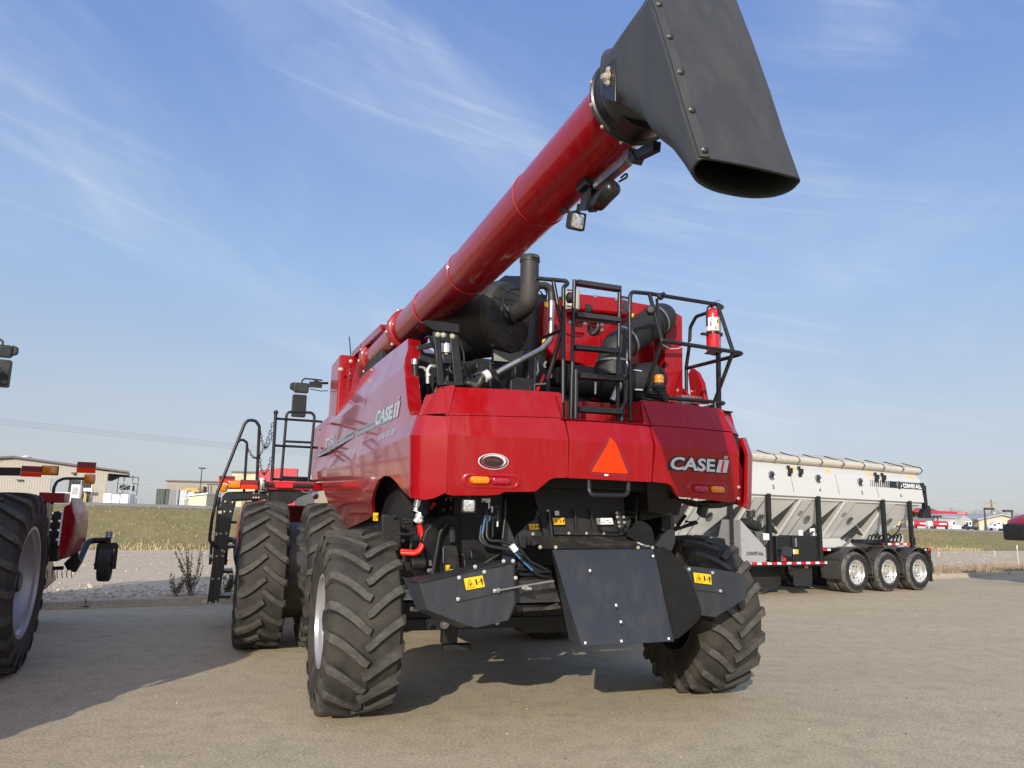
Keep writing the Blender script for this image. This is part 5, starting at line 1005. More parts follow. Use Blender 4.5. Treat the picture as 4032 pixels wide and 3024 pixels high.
# ---- pick-up header at the front: trough, end shields, gauge wheels (symmetric)
HD = MB(); HD.prism([(-2.25, 6.3, 1.80), (-2.25, 6.3, .72), (-2.25, 7.0, .52), (-2.25, 7.8, .6), (-2.25, 7.2, 1.0), (-2.25, 6.8, 1.80)], (4.50, 0, 0)); HD.box((-.7, 4.9, .75), (.7, 6.4, 1.75))
hd = HD.build('pickup_header', M['red_dusty'], CB, bevel=.02)
for sg in (-1, 1):
    X = lambda p: (p[0] if sg > 0 else -p[0], p[1], p[2])
    b = MB()
    b.box(X((2.171,6.2,1.871)), X(((2.476,6.55,1.737))))
    b.build('header_beam', M['red_dusty'], hd, bevel=.01)
    b = MB(); b.prism([X(p) for p in ((2.376,6.1,1.611), (2.481,6.1,1.638), (2.492,6.1,1.606), (2.485,6.1,1.203), (2.452,6.1,1.179), (2.378,6.1,1.202), (2.356,6.1,1.361))], (0, .03, 0)); b.box(X((2.353,6.15,1.216)), X((2.483,6.4,0.963))); b.build('drive_cover', M['black'], hd)
    b = MB()
    for p in ((2.375,6.08,1.591), (2.47,6.08,1.617), (2.373,6.08,1.482), (2.469,6.08,1.492), (2.373,6.08,1.372), (2.47,6.08,1.369), (2.471,6.08,1.245)): b.bolt(X(p), (0, -1, 0), .016, .014)
    b.build('cover_bolt', M['chrome'], hd)
    b = MB(); b.beam(X((2.494,6.1,1.646)), X((2.491,6.1,1.175)), .02, .012, (0, 1, 0)); b.build('shield_trim', M['white'], hd)
    edge = [(2.569,6.12,1.804), (2.566,6.12,1.726), (2.505,6.1,1.683), (2.499,6.1,1.606), (2.5,6.1,1.163), (2.533,6.1,0.988), (2.583,6.2,1.015), (2.637,6.35,1.081), (2.654,6.5,1.232), (2.644,6.6,1.44), (2.632,6.55,1.592), (2.6,6.4,1.743), (2.574,6.2,1.81)]
    ed = [Vector(X(p)) for p in edge]
    rng_ = ed
    b = MB(); cen = sum(ed, Vector()) / len(ed)
    inner = [p.lerp(cen, .55) + Vector((sg * .03, -.02, 0)) for p in ed]; front = [p + Vector((0, .75, 0)) for p in ed]
    b.ring_strip([front, ed, inner] if True else [], cap=True); b.build('end_shield', M['red_dusty'], hd, smooth=60)
    b = MB(); b.ring_strip([[Vector(X(p)) for p in q] for q in ([(2.585,6.28,1.559), (2.63,6.42,1.5), (2.647,6.44,1.442), (2.631,6.4,1.309), (2.567,6.2,1.383), (2.562,6.2,1.55)], [(2.573,6.33,1.533), (2.601,6.45,1.483), (2.61,6.47,1.441), (2.597,6.45,1.349), (2.571,6.27,1.394), (2.565,6.27,1.525)])]); b.build('shield_recess', M['red'], hd, smooth=20)
    b = MB(); b.tube([X(p) for p in ((2.573,7,0.793), (2.616,7.1,0.907), (2.645,7.5,1.164), (2.686,7.6,1.193), (2.866,7.7,1.196))], .045, 12, fil=.12); b.prism([X(p) for p in ((2.454,6.9,0.893), (2.563,6.9,1.029), (2.597,6.9,1.141), (2.617,6.9,1.141), (2.621,6.9,0.987), (2.667,6.9,0.927), (2.634,6.9,0.799), (2.51,6.9,0.799))], (0, .06, 0)); b.beam(X((2.461,6.9,0.833)), X((2.324,6.9,0.825)), .05, .05)
    b.cyl(X((2.897,7.7,1.141)), X((2.895,7.7,1.233)), .04); b.beam(X((2.77,7.7,1.107)), X((3.029,7.7,1.114)), .05, .10, (0, 0, 1)); b.beam(X((2.773,7.7,1.135)), X((2.77,7.7,0.755)), .05, .018, (0, 1, 0)); b.beam(X((3.023,7.7,1.137)), X((3.021,7.7,0.763)), .05, .018, (0, 1, 0)); b.cyl(X((2.736,7.7,0.832)), X((3.037,7.7,0.842)), .02)
    b.build('gauge_wheel_arm', M['black'], hd, smooth=40)
    b = MB(); p0, p1 = Vector(X((2.898,7.7,1.233))), Vector(X((2.899,7.7,1.331))); k = 60; b.tube([p0.lerp(p1, i / k) + Vector((.045 * math.cos(i * .65), .045 * math.sin(i * .65), 0)) for i in range(k + 1)], .008, 6); b.build('coil_spring', M['steel'], hd, smooth=60)
    c_w = Vector(X((2.893,7.7,0.832))); rw, ww = .255, .175
    b = MB(); b.lathe([(rw - .10, -.32 * ww), (rw - .07, -.48 * ww), (rw - .02, -.5 * ww), (rw - .004, -.40 * ww), (rw, -.3 * ww), (rw, -.22 * ww), (rw - .008, -.2 * ww), (rw - .008, -.17 * ww), (rw + .002, -.15 * ww), (rw + .002, -.03 * ww), (rw - .008, -.02 * ww), (rw - .008, .02 * ww), (rw + .002, .03 * ww), (rw + .002, .15 * ww), (rw - .008, .17 * ww), (rw - .008, .2 * ww), (rw, .22 * ww), (rw, .3 * ww), (rw - .004, .4 * ww), (rw - .02, .5 * ww), (rw - .07, .48 * ww), (rw - .10, .32 * ww)], c_w, (1, 0, 0), 40); b.lathe([(rw - .09, -.32 * ww), (.02, -.1 * ww), (.02, .1 * ww), (rw - .09, .32 * ww)], c_w, (1, 0, 0), 24); b.build('gauge_wheel', M['rubber'], hd)
    b = MB()
    for i in range(6): q = Vector(X((2.266,6.9,0.8))) + Vector((sg * .06 * i, 0, 0)); b.tube([q, q + Vector((0, .0, -.06)), q + Vector((sg * .01, .03, -.11))], .006, 6)
    b.build('pickup_tine', M['black'], hd)
# rear-facing reflector and lamp on the right front corner
for mk in (((2.537,6.5,2.162), (2.774,6.5,2.316)),): marker(*mk)
marker((2.137,5.2,2.037), (2.358,5.2,2.169)); 
amber((2.712,6.5,2.08), .066, .066, rnd=.5, housing='white'); amber((2.444,5.2,2.123), .085, .052)
b = MB(); b.tube([(2.322,6.3,1.717), (2.32,6.3,1.94), (2.339,6.35,2.026), (2.406,6.45,2.075), (2.664,6.5,2.082)], .02, 10, fil=.10); b.beam((1.648,5.25,2.084), (2.123,5.25,2.097), .04, .10, (0, 0, 1)); b.build('lamp_arm', M['black'], CB, smooth=50)
# ---- fire extinguisher hanging on the rail
EX = Vector((1.40, -.755, 0))
fe = thing('fire_extinguisher', 'red fire extinguisher with white label strapped to the rail above the right rear panel', 'fire extinguisher', (0, 0, 0)); fe.parent = None
fe.location = (HX + math.cos(R_(HR)) * 1.40 - math.sin(R_(HR)) * -.83, HY + math.sin(R_(HR)) * 1.40 + math.cos(R_(HR)) * -.83, 3.30); fe.rotation_euler = (0, 0, R_(HR))
b = MB(); b.lathe([(.001, 0), (.062, 0), (.065, .01), (.065, .37), (.058, .40), (.03, .425), (.02, .44), (.001, .44)], (0, 0, 0), (0, 0, 1), 32); b.build('cylinder', M['extinguisher'], fe, smooth=40)
b = MB(); b.lathe([(.0658, .20), (.0658, .33)], (0, 0, 0), (0, 0, 1), 24, ref=(0, -1, 0), arc=(-110, 60)); b.build('label_wrap', M['white'], fe)
b = MB(); b.lathe([(.0662, .205), (.0662, .325)], (0, 0, 0), (0, 0, 1), 6, ref=(0, -1, 0), arc=(18, 38)); b.build('label_stripe', M['yellow'], fe)
b = MB()
for a0, z0, z1 in ((-60, .24, .29), (-20, .21, .235), (-50, .30, .32), (0, .27, .31)): b.lathe([(.0662, z0), (.0662, z1)], (0, 0, 0), (0, 0, 1), 4, ref=(0, -1, 0), arc=(a0, a0 + 18))
b.build('label_print', M['grey_decal'], fe)
b = MB(); b.lathe([(.0665, .165), (.069, .168), (.069, .19), (.0665, .193)], (0, 0, 0), (0, 0, 1), 32); b.box((-.13, -.02, .155), (-.06, .02, .175)); b.box((.03, .02, -.02), (.07, .075, .40)); b.box((-.06, -.06, -.02), (.06, .06, -.006)); b.box((.0, -.02, .16), (.1, .07, .195)); b.build('bracket', M['black'], fe)
b = MB(); b.cyl((0, 0, .44), (0, 0, .475), .016); b.beam((-.03, 0, .48), (.09, 0, .53), .018, .012); b.beam((-.02, 0, .465), (.06, 0, .475), .016, .01); b.tube([(-.01, -.05, .40), (.01, -.06, .42), (0, -.065, .385), (-.02, -.06, .375), (-.03, -.055, .39), (-.01, -.05, .40)], .003, 6); b.build('valve_handle', M['steel'], fe)
b = MB(); b.tube([(-.01, 0, .46), (-.06, -.01, .44), (-.075, -.01, .36), (-.07, -.01, .25)], .009, 8, fil=.03); b.build('discharge_hose', M['hose'], fe)

# ---- the second combine on the left is the same model
C2 = copy_tree(CB)
for k in children(C2):      # unseen auger removed and tank lowered so its ground shadow falls shorter
    if k.name.split('.')[0] in ('auger_tube', 'auger_flange', 'auger_elbow', 'spout_boot', 'spout_collar', 'spout_actuator', 'aerial'): 
        for g in children(k): bpy.data.objects.remove(g)
        bpy.data.objects.remove(k)
    elif k.name.startswith('grain_tank'): k.scale.z = .8
C2.location = (-6.2, 3.95, 0); C2['label'] = 'red combine cut off by the left edge, showing dark tyre and small gauge wheel'
# ------------------------------------------------------------------ seed tender trailer (x to its rear, y away from the camera)
M['cream'] = mat('off_white_paint', (.53, .525, .505), .42, coat=.2, noise=(2.0, (.50, .49, .46), .52, .86, 5, (3, 3, .4)))
M['tarp'] = mat('rolled_canvas_tarp', (.50, .46, .39), .75, noise=(9, (.36, .31, .24), .5, .8))
M['stainless'] = mat('brushed_stainless', (.50, .48, .44), .32, metal=.9, noise=(3, (.40, .385, .35), .4, .7))
M['grey_paint'] = mat('grey_guard_paint', (.34, .345, .355), .45, noise=(5, (.30, .30, .31), .5, .8))
M['fender'] = mat('black_poly_fender', (.045, .045, .045), .5, noise=(8, (.08, .075, .066), .5, .8))
M['truck_rubber'] = mat('truck_tyre_rubber', (.055, .052, .048), .8, noise=(12, (.18, .16, .135), .42, .72))
TX, TY, TR_ = 8.7158, 20.145, 30.3
TL = thing('seed_tender_trailer', 'long white grain tender trailer with black lettering stripe, parked behind the combine on its right', 'trailer', (TX, TY, 0), TR_)
X0, X1 = -9.6, 3.35
prof = [(.42, 3.24), (.30, 3.20), (.12, 3.02), (.06, 2.80), (.03, 2.62), (0.0, 2.46), (-.01, 2.375), (.06, 2.36), (.06, 2.30)]
back = [(2.54 - y, z_) for y, z_ in prof[::-1]]
b = MB(); full = prof + back
b.ring_strip([[(x + (.10 * (z_ - 2.4) if i == 1 else 0), y, z_) for y, z_ in full] for i, x in enumerate((X0, X1))])
hop = b.build('hopper_body', M['cream'], TL, smooth=12)
b = MB()
for x in (-2.0, -.28, 1.33): b.beam((x, .10, 2.99), (x, -.012, 2.47), .012, .006, (0, 1, 0))
b.build('body_seam', M['grey_decal'], hop)
b = MB(); b.ring_strip([[(x, .28 + .115 * math.cos(a), 3.29 + .10 * math.sin(a) - (.02 if x > 2 else 0)) for a in [2 * math.pi * k / 18 for k in range(18)]] for x in [X0 + (3.62 - X0) * i / 40 for i in range(41)]])
b.ring_strip([[(x, y, z_) for y, z_ in ((.28, 3.38), (.7, 3.50), (1.27, 3.58 + .03 * math.sin(x * 1.7)), (1.85, 3.50), (2.26, 3.3), (1.27, 3.2))] for x in [X0 + (3.5 - X0) * i / 30 for i in range(31)]])
tp = b.build('tarp', M['tarp'], TL, smooth=50)
b = MB()
for i in range(15):
    x = 3.55 - .86 * i
    if x < X0: break
    b.tube([(x, .70, 3.515), (x, .36, 3.41), (x + .05, .20, 3.37), (x + .08, .15, 3.29), (x + .02, .18, 3.21)], .014, 6)
b.build('tarp_strap', M['black'], tp); b = MB(); b.cyl((3.55, .28, 3.27), (3.74, .28, 3.26), .03, n=10); b.build('tarp_rod', M['steel'], tp)
def onface(x, z_, o=.004):
    for (y0, z0), (y1, z1) in zip(prof, prof[1:]):
        if z1 <= z_ <= z0: return Vector((x, y0 + (y1 - y0) * (z0 - z_) / (z0 - z1) - o, z_))
    return Vector((x, 0, z_))
for i, (x, z_) in enumerate(((-6.0, 2.86), (-4.37, 2.85), (-2.70, 2.84), (-1.0, 2.835), (.674, 2.825), (2.34, 2.815))):
    c = onface(x, z_); b = MB(); b.lathe([(.115, 0), (.115, .02), (.095, .03), (.085, .02)], c, (0, -1, 0), 24); o = b.build('sight_port', M['steel'], hop)
    MB().lathe([(.086, .012), (.001, .012)], c, (0, -1, 0), 20).build('port_glass', M['glass'], o)
    if i: text(str(i + 1), (lambda cx_, cz_: lambda u, v: onface(cx_ + .07 * (u - .5), cz_ + .10 * (v - .5), .004))(x, z_ - .275), M['decal_black'], hop, bold=.02)
b = MB()
for x in (-4.2, -1.9, -.55, 1.15, 3.0)[1:]: b.quad(onface(x, 3.10), onface(x + .2, 3.10), onface(x + .2, 3.04), onface(x, 3.04))
b.build('amber_reflector', M['yellow'], hop, smooth=0)
for x in (-2.07, -1.68, 1.36, 1.66):
    b = MB(); c = onface(x, 3.0); b.obox(c + Vector((.0, -.03, .09)), (.04, 0, 0), (0, .02, 0), (0, 0, .03)); b.obox(c + Vector((.05, -.05, -.0)), (.045, 0, 0), (0, .04, 0), (0, 0, .06)); b.obox(c + Vector((.02, -.03, -.10)), (.05, 0, 0), (0, .03, 0), (0, 0, .04)); b.build('tarp_bracket', M['black'], TL)
b = MB(); q = lambda x, z_: onface(x, z_, .010)
for za, zb in ((2.735, 2.80), (2.80, 2.915)):
    b.quad(q(1.93 + .35 * (za - 2.735), za), q(3.42, za), q(3.42, zb), q(1.93 + .35 * (zb - 2.735), zb))
    for i in range(11): x = 1.06 + .082 * i; w_ = .018 + .004 * i; b.quad(q(x + .5 * (za - 2.735), za), q(x + w_ + .5 * (za - 2.735), za), q(x + w_ + .5 * (zb - 2.735), zb), q(x + .5 * (zb - 2.735), zb))
stp = b.build('lettering_stripe', M['decal_black'], hop, smooth=0)
text('CONVEY-ALL', lambda u, v: q(2.52 + .84 * u, 2.755 + .125 * v) + Vector((0, -.004, 0)), M['white'], hop, bold=.045)
b = MB(); b.obox((3.46, .14, 2.82), (.10, 0, 0), (0, .06, 0), (0, 0, .11)); b.prism([(3.36, .1, 2.92), (3.55, .1, 2.92), (3.68, .1, 2.84), (3.68, .1, 2.60), (3.60, .1, 2.60), (3.55, .1, 2.72), (3.36, .1, 2.72)], (0, .10, 0)); b.prism([(3.56, .1, 2.62), (3.68, .1, 2.62), (3.74, .1, 1.98), (3.60, .1, 1.98)], (0, .12, 0)); b.prism([(3.36, .05, 2.02), (3.45, .05, 2.18), (3.60, .05, 2.24), (3.60, .05, 2.3), (3.72, .05, 2.3), (3.76, .05, 1.95), (3.36, .05, 1.95)], (0, .16, 0)); b.build('conveyor_bracket', M['black'], TL, bevel=.006)
# hoppers below: inverted pyramids with flat gusset beams
pitch = 1.69; bot = 1.32; hx = []
for i in range(7):
    xa = 3.30 - pitch * i; xb = xa - pitch; xm = (xa + xb) / 2 + .35
    b = MB()
    top = [(xb, .09, 2.31), (xa, .09, 2.31), (xa, 2.45, 2.31), (xb, 2.45, 2.31)]; lo_ = [(xb + .28, .72, bot), (xb + .62, .72, bot), (xb + .62, 1.82, bot), (xb + .28, 1.82, bot)]
    b.add(top + lo_, [(0, 1, 5, 4), (1, 2, 6, 5), (2, 3, 7, 6), (3, 0, 4, 7), (4, 5, 6, 7)]); h = b.build('hopper_cone', M['cream'], TL, smooth=0)
    b = MB(); b.prism([(xb + .0, .02, 2.29), (xb + .46, .02, 2.29), (xb + .14, .62, 1.36), (xb - .22, .62, 1.36)], (.0, .03, 0)); b.prism([(xb + .0, .018, 2.29), (xb + .05, .018, 2.29), (xb - .17, .617, 1.36), (xb - .22, .617, 1.36)], (.0, -.05, 0)); b.beam((xb - .1, .9, 1.75), (xb + .35, .9, 1.36), .06, .05); b.build('gusset_beam', M['cream'], TL)
    c = Vector((xb + .62, .36, 1.86)); b = MB(); b.lathe([(.10, 0), (.10, .012), (.08, .016), (.07, .008), (.001, .008)], c + Vector((0, -.03, -.02)), (0, -.82, -.57), 18); b.build('hopper_port', M['steel'], h)
    b = MB(); b.box((xb + .25, .66, 1.22), (xb + .66, 1.9, 1.33)); b.beam((xb + .3, .6, 1.27), (xb + .55, .15, 1.47), .03, .03); b.beam((xb + .55, .15, 1.47), (xb + .30, .15, 1.44), .03, .03); b.beam((xb + .15, .15, 1.30), (xb + .62, .15, 1.52), .045, .03); b.build('hopper_gate', M['slate'], h)
    if i < 4:
        b = MB(); b.quad((xb + .18, .165, 2.02), (xb + .30, .165, 2.02), (xb + .25, .235, 1.92), (xb + .15, .235, 1.92)); b.build('small_decal', M['grey_decal'], h, smooth=0)
# sub-frame, chassis, posts
b = MB(); b.box((X0, .45, 1.06), (3.0, .62, 1.35)).box((X0, 1.9, 1.06), (3.0, 2.05, 1.35)).box((2.05, .2, 1.30), (2.62, .5, 1.47)); b.build('sub_frame', M['cream'], TL, bevel=.01)
b = MB(); b.box((X0, .55, .74), (3.3, .72, 1.05)).box((X0, 1.85, .74), (3.3, 2.02, 1.05)).box((-.9, .25, 1.04), (1.3, .45, 1.12)).box((-4.6, -.02, .70), (-.95, 2.5, .80)).box((1.36, -.02, 1.20), (2.56, .6, 1.26))
for x in (-3.9, -2.4, -.4, .9, 2.4): b.box((x, .5, .62), (x + .12, 2.1, .98))
b.box((3.0, .05, 1.0), (3.62, 2.45, 1.10)); b.box((3.30, .05, .75), (3.60, .10, 1.13))
ch_ = b.build('trailer_chassis', M['black'], TL, bevel=.006)
b = MB()
for x, z0 in ((-4.2, .8), (-2.93, .8), (-1.135, .8), (1.48, 1.2), (2.66, 1.14), (-6.0, .8)): b.box((x - .055, -.05, z0), (x + .055, .03, 2.40))
b.build('side_post', M['black'], TL, bevel=.004)
b = MB(); b.tube([(2.70, 0, 1.40), (2.80, 0, 1.40), (2.80, 0, 1.22), (2.70, 0, 1.22)], .018, 6); b.build('tie_hook', M['black'], TL)
def tape(x0, x1, z_, y, seg=.17, h=.055):
    b = MB(); x = x0; k = 0
    while x < x1 - .02:
        e = min(x + seg * (1.15 if k % 2 == 0 else .85), x1); b.slot(k % 2).quad((x, y, z_ - h), (e, y, z_ - h), (e, y, z_), (x, y, z_)); x = e; k += 1
    return b.build('reflective_tape', [M['reflect_red'], M['white']], ch_, smooth=0)
tape(-4.6, -.91, .795, -.026); tape(1.38, 2.56, 1.258, -.026); tape(-.72, -.40, 1.10, .245); tape(.30, .60, 1.10, .245)
# stainless engine guard, engine, control box
b = MB(); b.prism([(-4.62, -.03, 1.30), (-4.48, -.03, 1.76), (-3.90, -.03, 1.765), (-3.90, -.03, .80), (-4.62, -.03, .80)], (0, .02, 0)); g_ = b.build('engine_guard', M['stainless'], TL)
b = MB(); b.prism([(-3.90, -.04, 1.75), (-3.10, -.04, 1.12), (-3.09, -.04, .80), (-3.90, -.04, .80)], (0, .02, 0)); g2_ = b.build('engine_guard', M['grey_paint'], TL); g2_['label'] = 'grey side guard with black lettering'
text('CONVEY-ALL', lambda u, v: Vector((-3.75 + .57 * u, -.044, .955 + .085 * v)), M['decal_black'], g2_, bold=.035)
b = MB()
for p in ((-4.3, 1.72), (-4.62 + .05, 1.35), (-4.2, 1.28), (-3.86, 1.30), (-3.13, 1.07), (-3.12, .93), (-3.12, .83)): b.bolt((p[0], -.042, p[1]), (0, -1, 0), .012)
b.build('guard_bolt', M['steel'], g_)
b = MB(); b.tube([(-3.68, .1, 1.72), (-3.15, .15, 1.62)], .12, 16, rr=[.10, .13]); b.cyl((-3.46, .05, 1.72), (-3.46, .05, 1.83), .045); b.cyl((-3.46, .05, 1.83), (-3.46, .05, 1.98), .095); b.box((-3.6, .05, .8), (-3.0, .6, 1.5)); b.box((-3.05, -.0, .85), (-2.96, .3, 1.3)); eng = b.build('engine', M['black_matte'], TL, smooth=40)
b = MB(); b.box((-3.16, -.06, 1.30), (-2.98, .04, 1.46)); b.build('coolant_bottle', M['white'], eng, bevel=.02)
b = MB(); b.tube([(-3.35, -.02, 1.50), (-3.3, -.03, 1.28), (-3.15, -.03, 1.18), (-3.02, -.03, 1.28)], .012, 8, fil=.06)
for i in range(6): b.tube([(-3.4 + .05 * i, .0, 1.5), (-3.36 + .06 * i, -.03, 1.34), (-3.3 + .05 * i, .02, 1.22)], .018, 6)
b.build('engine_hose', M['steel'], eng)
b = MB(); b.box((-2.62, .05, .80), (-1.72, .5, 1.40)); b.box((-2.10, .0, .80), (-1.05, .45, 1.42)); b.box((-1.9, -.03, .8), (-1.1, .05, .84)); bx_ = b.build('hydraulic_tank', M['black'], TL, bevel=.015)
b = MB(); b.lathe([(.03, 0), (.03, .2)], (-2.02, -.01, 1.16), (0, 0, 1), 10); b.quad((-2.62, .04, 1.11), (-1.9, .04, 1.11), (-1.9, .04, 1.13), (-2.62, .04, 1.13)); b.build('level_gauge', M['steel'], bx_)
b = MB(); b.slot(0).quad((-2.12, -.006, .98), (-2.04, -.006, .98), (-2.04, -.006, 1.09), (-2.12, -.006, 1.09)); b.slot(1).quad((-2.04, -.006, .98), (-1.93, -.006, .98), (-1.93, -.006, 1.09), (-2.04, -.006, 1.09)); b.build('warning_decal', [M['white'], M['yellow']], bx_, smooth=0)
b = MB(); b.obox((-2.45, -.1, 1.05), (.16, 0, -.02), (0, .02, .01), (.03, 0, .10)); b.cyl((-2.6, -.06, .80), (-2.58, -.06, .98), .04); b.build('control_panel', M['slate'], TL)
b = MB(); b.lathe([(.001, 0), (.055, .01), (.055, .08), (.03, .10)], (-2.55, -.08, .81), (0, 0, 1), 10); b.build('red_cap', M['reflect_red'], TL)
b = MB(); b.cyl((-1.0, .3, 1.36), (-1.0, .3, 1.60), .07, n=14); b.cyl((-1.45, .3, 1.36), (-1.45, .3, 1.55), .06, n=14); b.build('oil_filter', M['white'], TL)
b = MB()
for i in range(9): x = .95 + .16 * i; b.tube([(x, .15, 1.32), (x + .05, .1, 1.46 + .03 * (i % 3)), (x + .18, .12, 1.42), (x + .22, .2, 1.30)], .022, 6, fil=.04)
b.box((.7, .1, 1.24), (1.5, .5, 1.34)); b.tube([(2.2, .2, 1.42), (2.35, .15, 1.6), (2.55, .2, 1.78)], .02, 6); b.build('hydraulic_hose', M['hose'], TL)
# wheels with fenders
def truck_wheel(x, y, parent, cap=True):
    b = MB(); R, w_ = .515, .27
    b.lathe([(.30, .0), (.33, -.02), (.40, -.025), (.47, -.012), (.495, .005), (.505, .03), (.515, .04), (.515, .075), (.50, .08), (.50, .09), (.515, .095), (.515, .13), (.50, .135), (.50, .145), (.515, .15), (.515, .18), (.50, .185), (.50, .195), (.515, .2), (.51, .25), (.47, .285), (.38, .29), (.30, .27)], (x, y, R), (0, 1, 0), 48, ref=(1, 0, 0)); t = b.build('wheel', M['truck_rubber'], parent, smooth=40)
    b = MB(); b.lathe([(.335, -.022), (.42, -.0245), (.455, -.018)], (x, y - .002, R), (0, 1, 0), 40); b.build('sidewall_band', M['rubber_side'], t)
    b = MB(); b.lathe([(.305, -.015), (.295, -.02), (.28, .0), (.275, .10), (.22, .13), (.20, .115), (.10, .11), (.09, .03), (.075, .02), (.001, .02)], (x, y, R), (0, 1, 0), 40)
    r = b.build('rim', M['chrome'], t, smooth=30)
    b = MB()
    for k in range(10):
        a = 2 * math.pi * k / 10; b.cyl((x + .235 * math.cos(a), y + .118, R + .235 * math.sin(a)), (x + .235 * math.cos(a), y + .126, R + .235 * math.sin(a)), .028, n=10) if k % 2 else b.bolt((x + .15 * math.cos(a), y + .112, R + .15 * math.sin(a)), (0, -1, 0), .018, .03)
    b.build('rim_opening', M['void'], t); return t
tws = []
for x in (.236, 1.564, 2.912):
    for y in (0, .33, 1.90, 2.23): tws.append(truck_wheel(x, y, TL))
for x in (-2.55,):
    for y in (.55, 1.9): truck_wheel(x - .1, y, TL)
for i, x in enumerate((.236, 1.564, 2.912)):
    b = MB()
    b.lathe([(.60, .0), (.62, -.015), (.635, .0), (.635, .60), (.615, .60), (.615, .0)], (x, -.03, .515), (0, 1, 0), 26, ref=(1, 0, 0), arc=(-190 if False else 5, -195))
    o = b.build('fender', M['fender'], TL, smooth=30)
    b = MB()
    for a in (-150, -95, -40): b.obox((x + .645 * math.cos(R_(a)), .02, .515 - .645 * math.sin(R_(a))), (.03, 0, 0), (0, .015, 0), (0, 0, .02)); 
    for a in (160, 200): pass
    b.build('fender_clip', M['steel'], o)
    b = MB(); b.beam((x - .64, .02, .62), (x - .30, .5, .95), .05, .05); b.beam((x - .55, -.03, .85), (x - .55, .55, .85), .05, .05); b.build('fender_stay', M['fender'], o)
b = MB(); b.box((3.56, .05, .22), (3.60, .65, .92)); b.box((3.62, .2, .62), (3.70, .4, .70)); b.prism(round_poly([(-2.2, .24), (-1.32, .22), (-1.30, .74), (-2.2, .74)], .06) and [(a, .12, z_) for a, z_ in round_poly([(-1.98, .22), (-1.32, .20), (-1.30, .74), (-1.98, .74)], .06)], (0, .02, 0)); b.prism([(a, .5, z_) for a, z_ in round_poly([(-3.0, .20), (-2.0, .20), (-1.98, .74), (-3.05, .74)], .06)], (0, .02, 0)); b.build('mud_flap', M['black_matte'], TL)
b = MB(); b.slot(0).box((-1.63, .10, .62), (-1.45, .12, .71)); b.slot(1).quad((-1.60, .095, .635), (-1.48, .095, .635), (-1.48, .095, .70), (-1.60, .095, .70)); b.build('marker_lamp', [M['black'], M['amber']], TL)
b = MB(); b.slot(0).quad((3.32, .045, 1.06), (3.40, .045, 1.06), (3.40, .045, 1.10), (3.32, .045, 1.10)); b.slot(1).quad((3.36, .045, .98), (3.42, .045, .98), (3.42, .045, 1.03), (3.36, .045, 1.03)); b.slot(2).quad((3.48, .045, 1.05), (3.57, .045, 1.05), (3.57, .045, 1.12), (3.48, .045, 1.12)); b.build('rear_lamp', [M['white'], M['amber'], M['reflect_red']], TL, smooth=0)
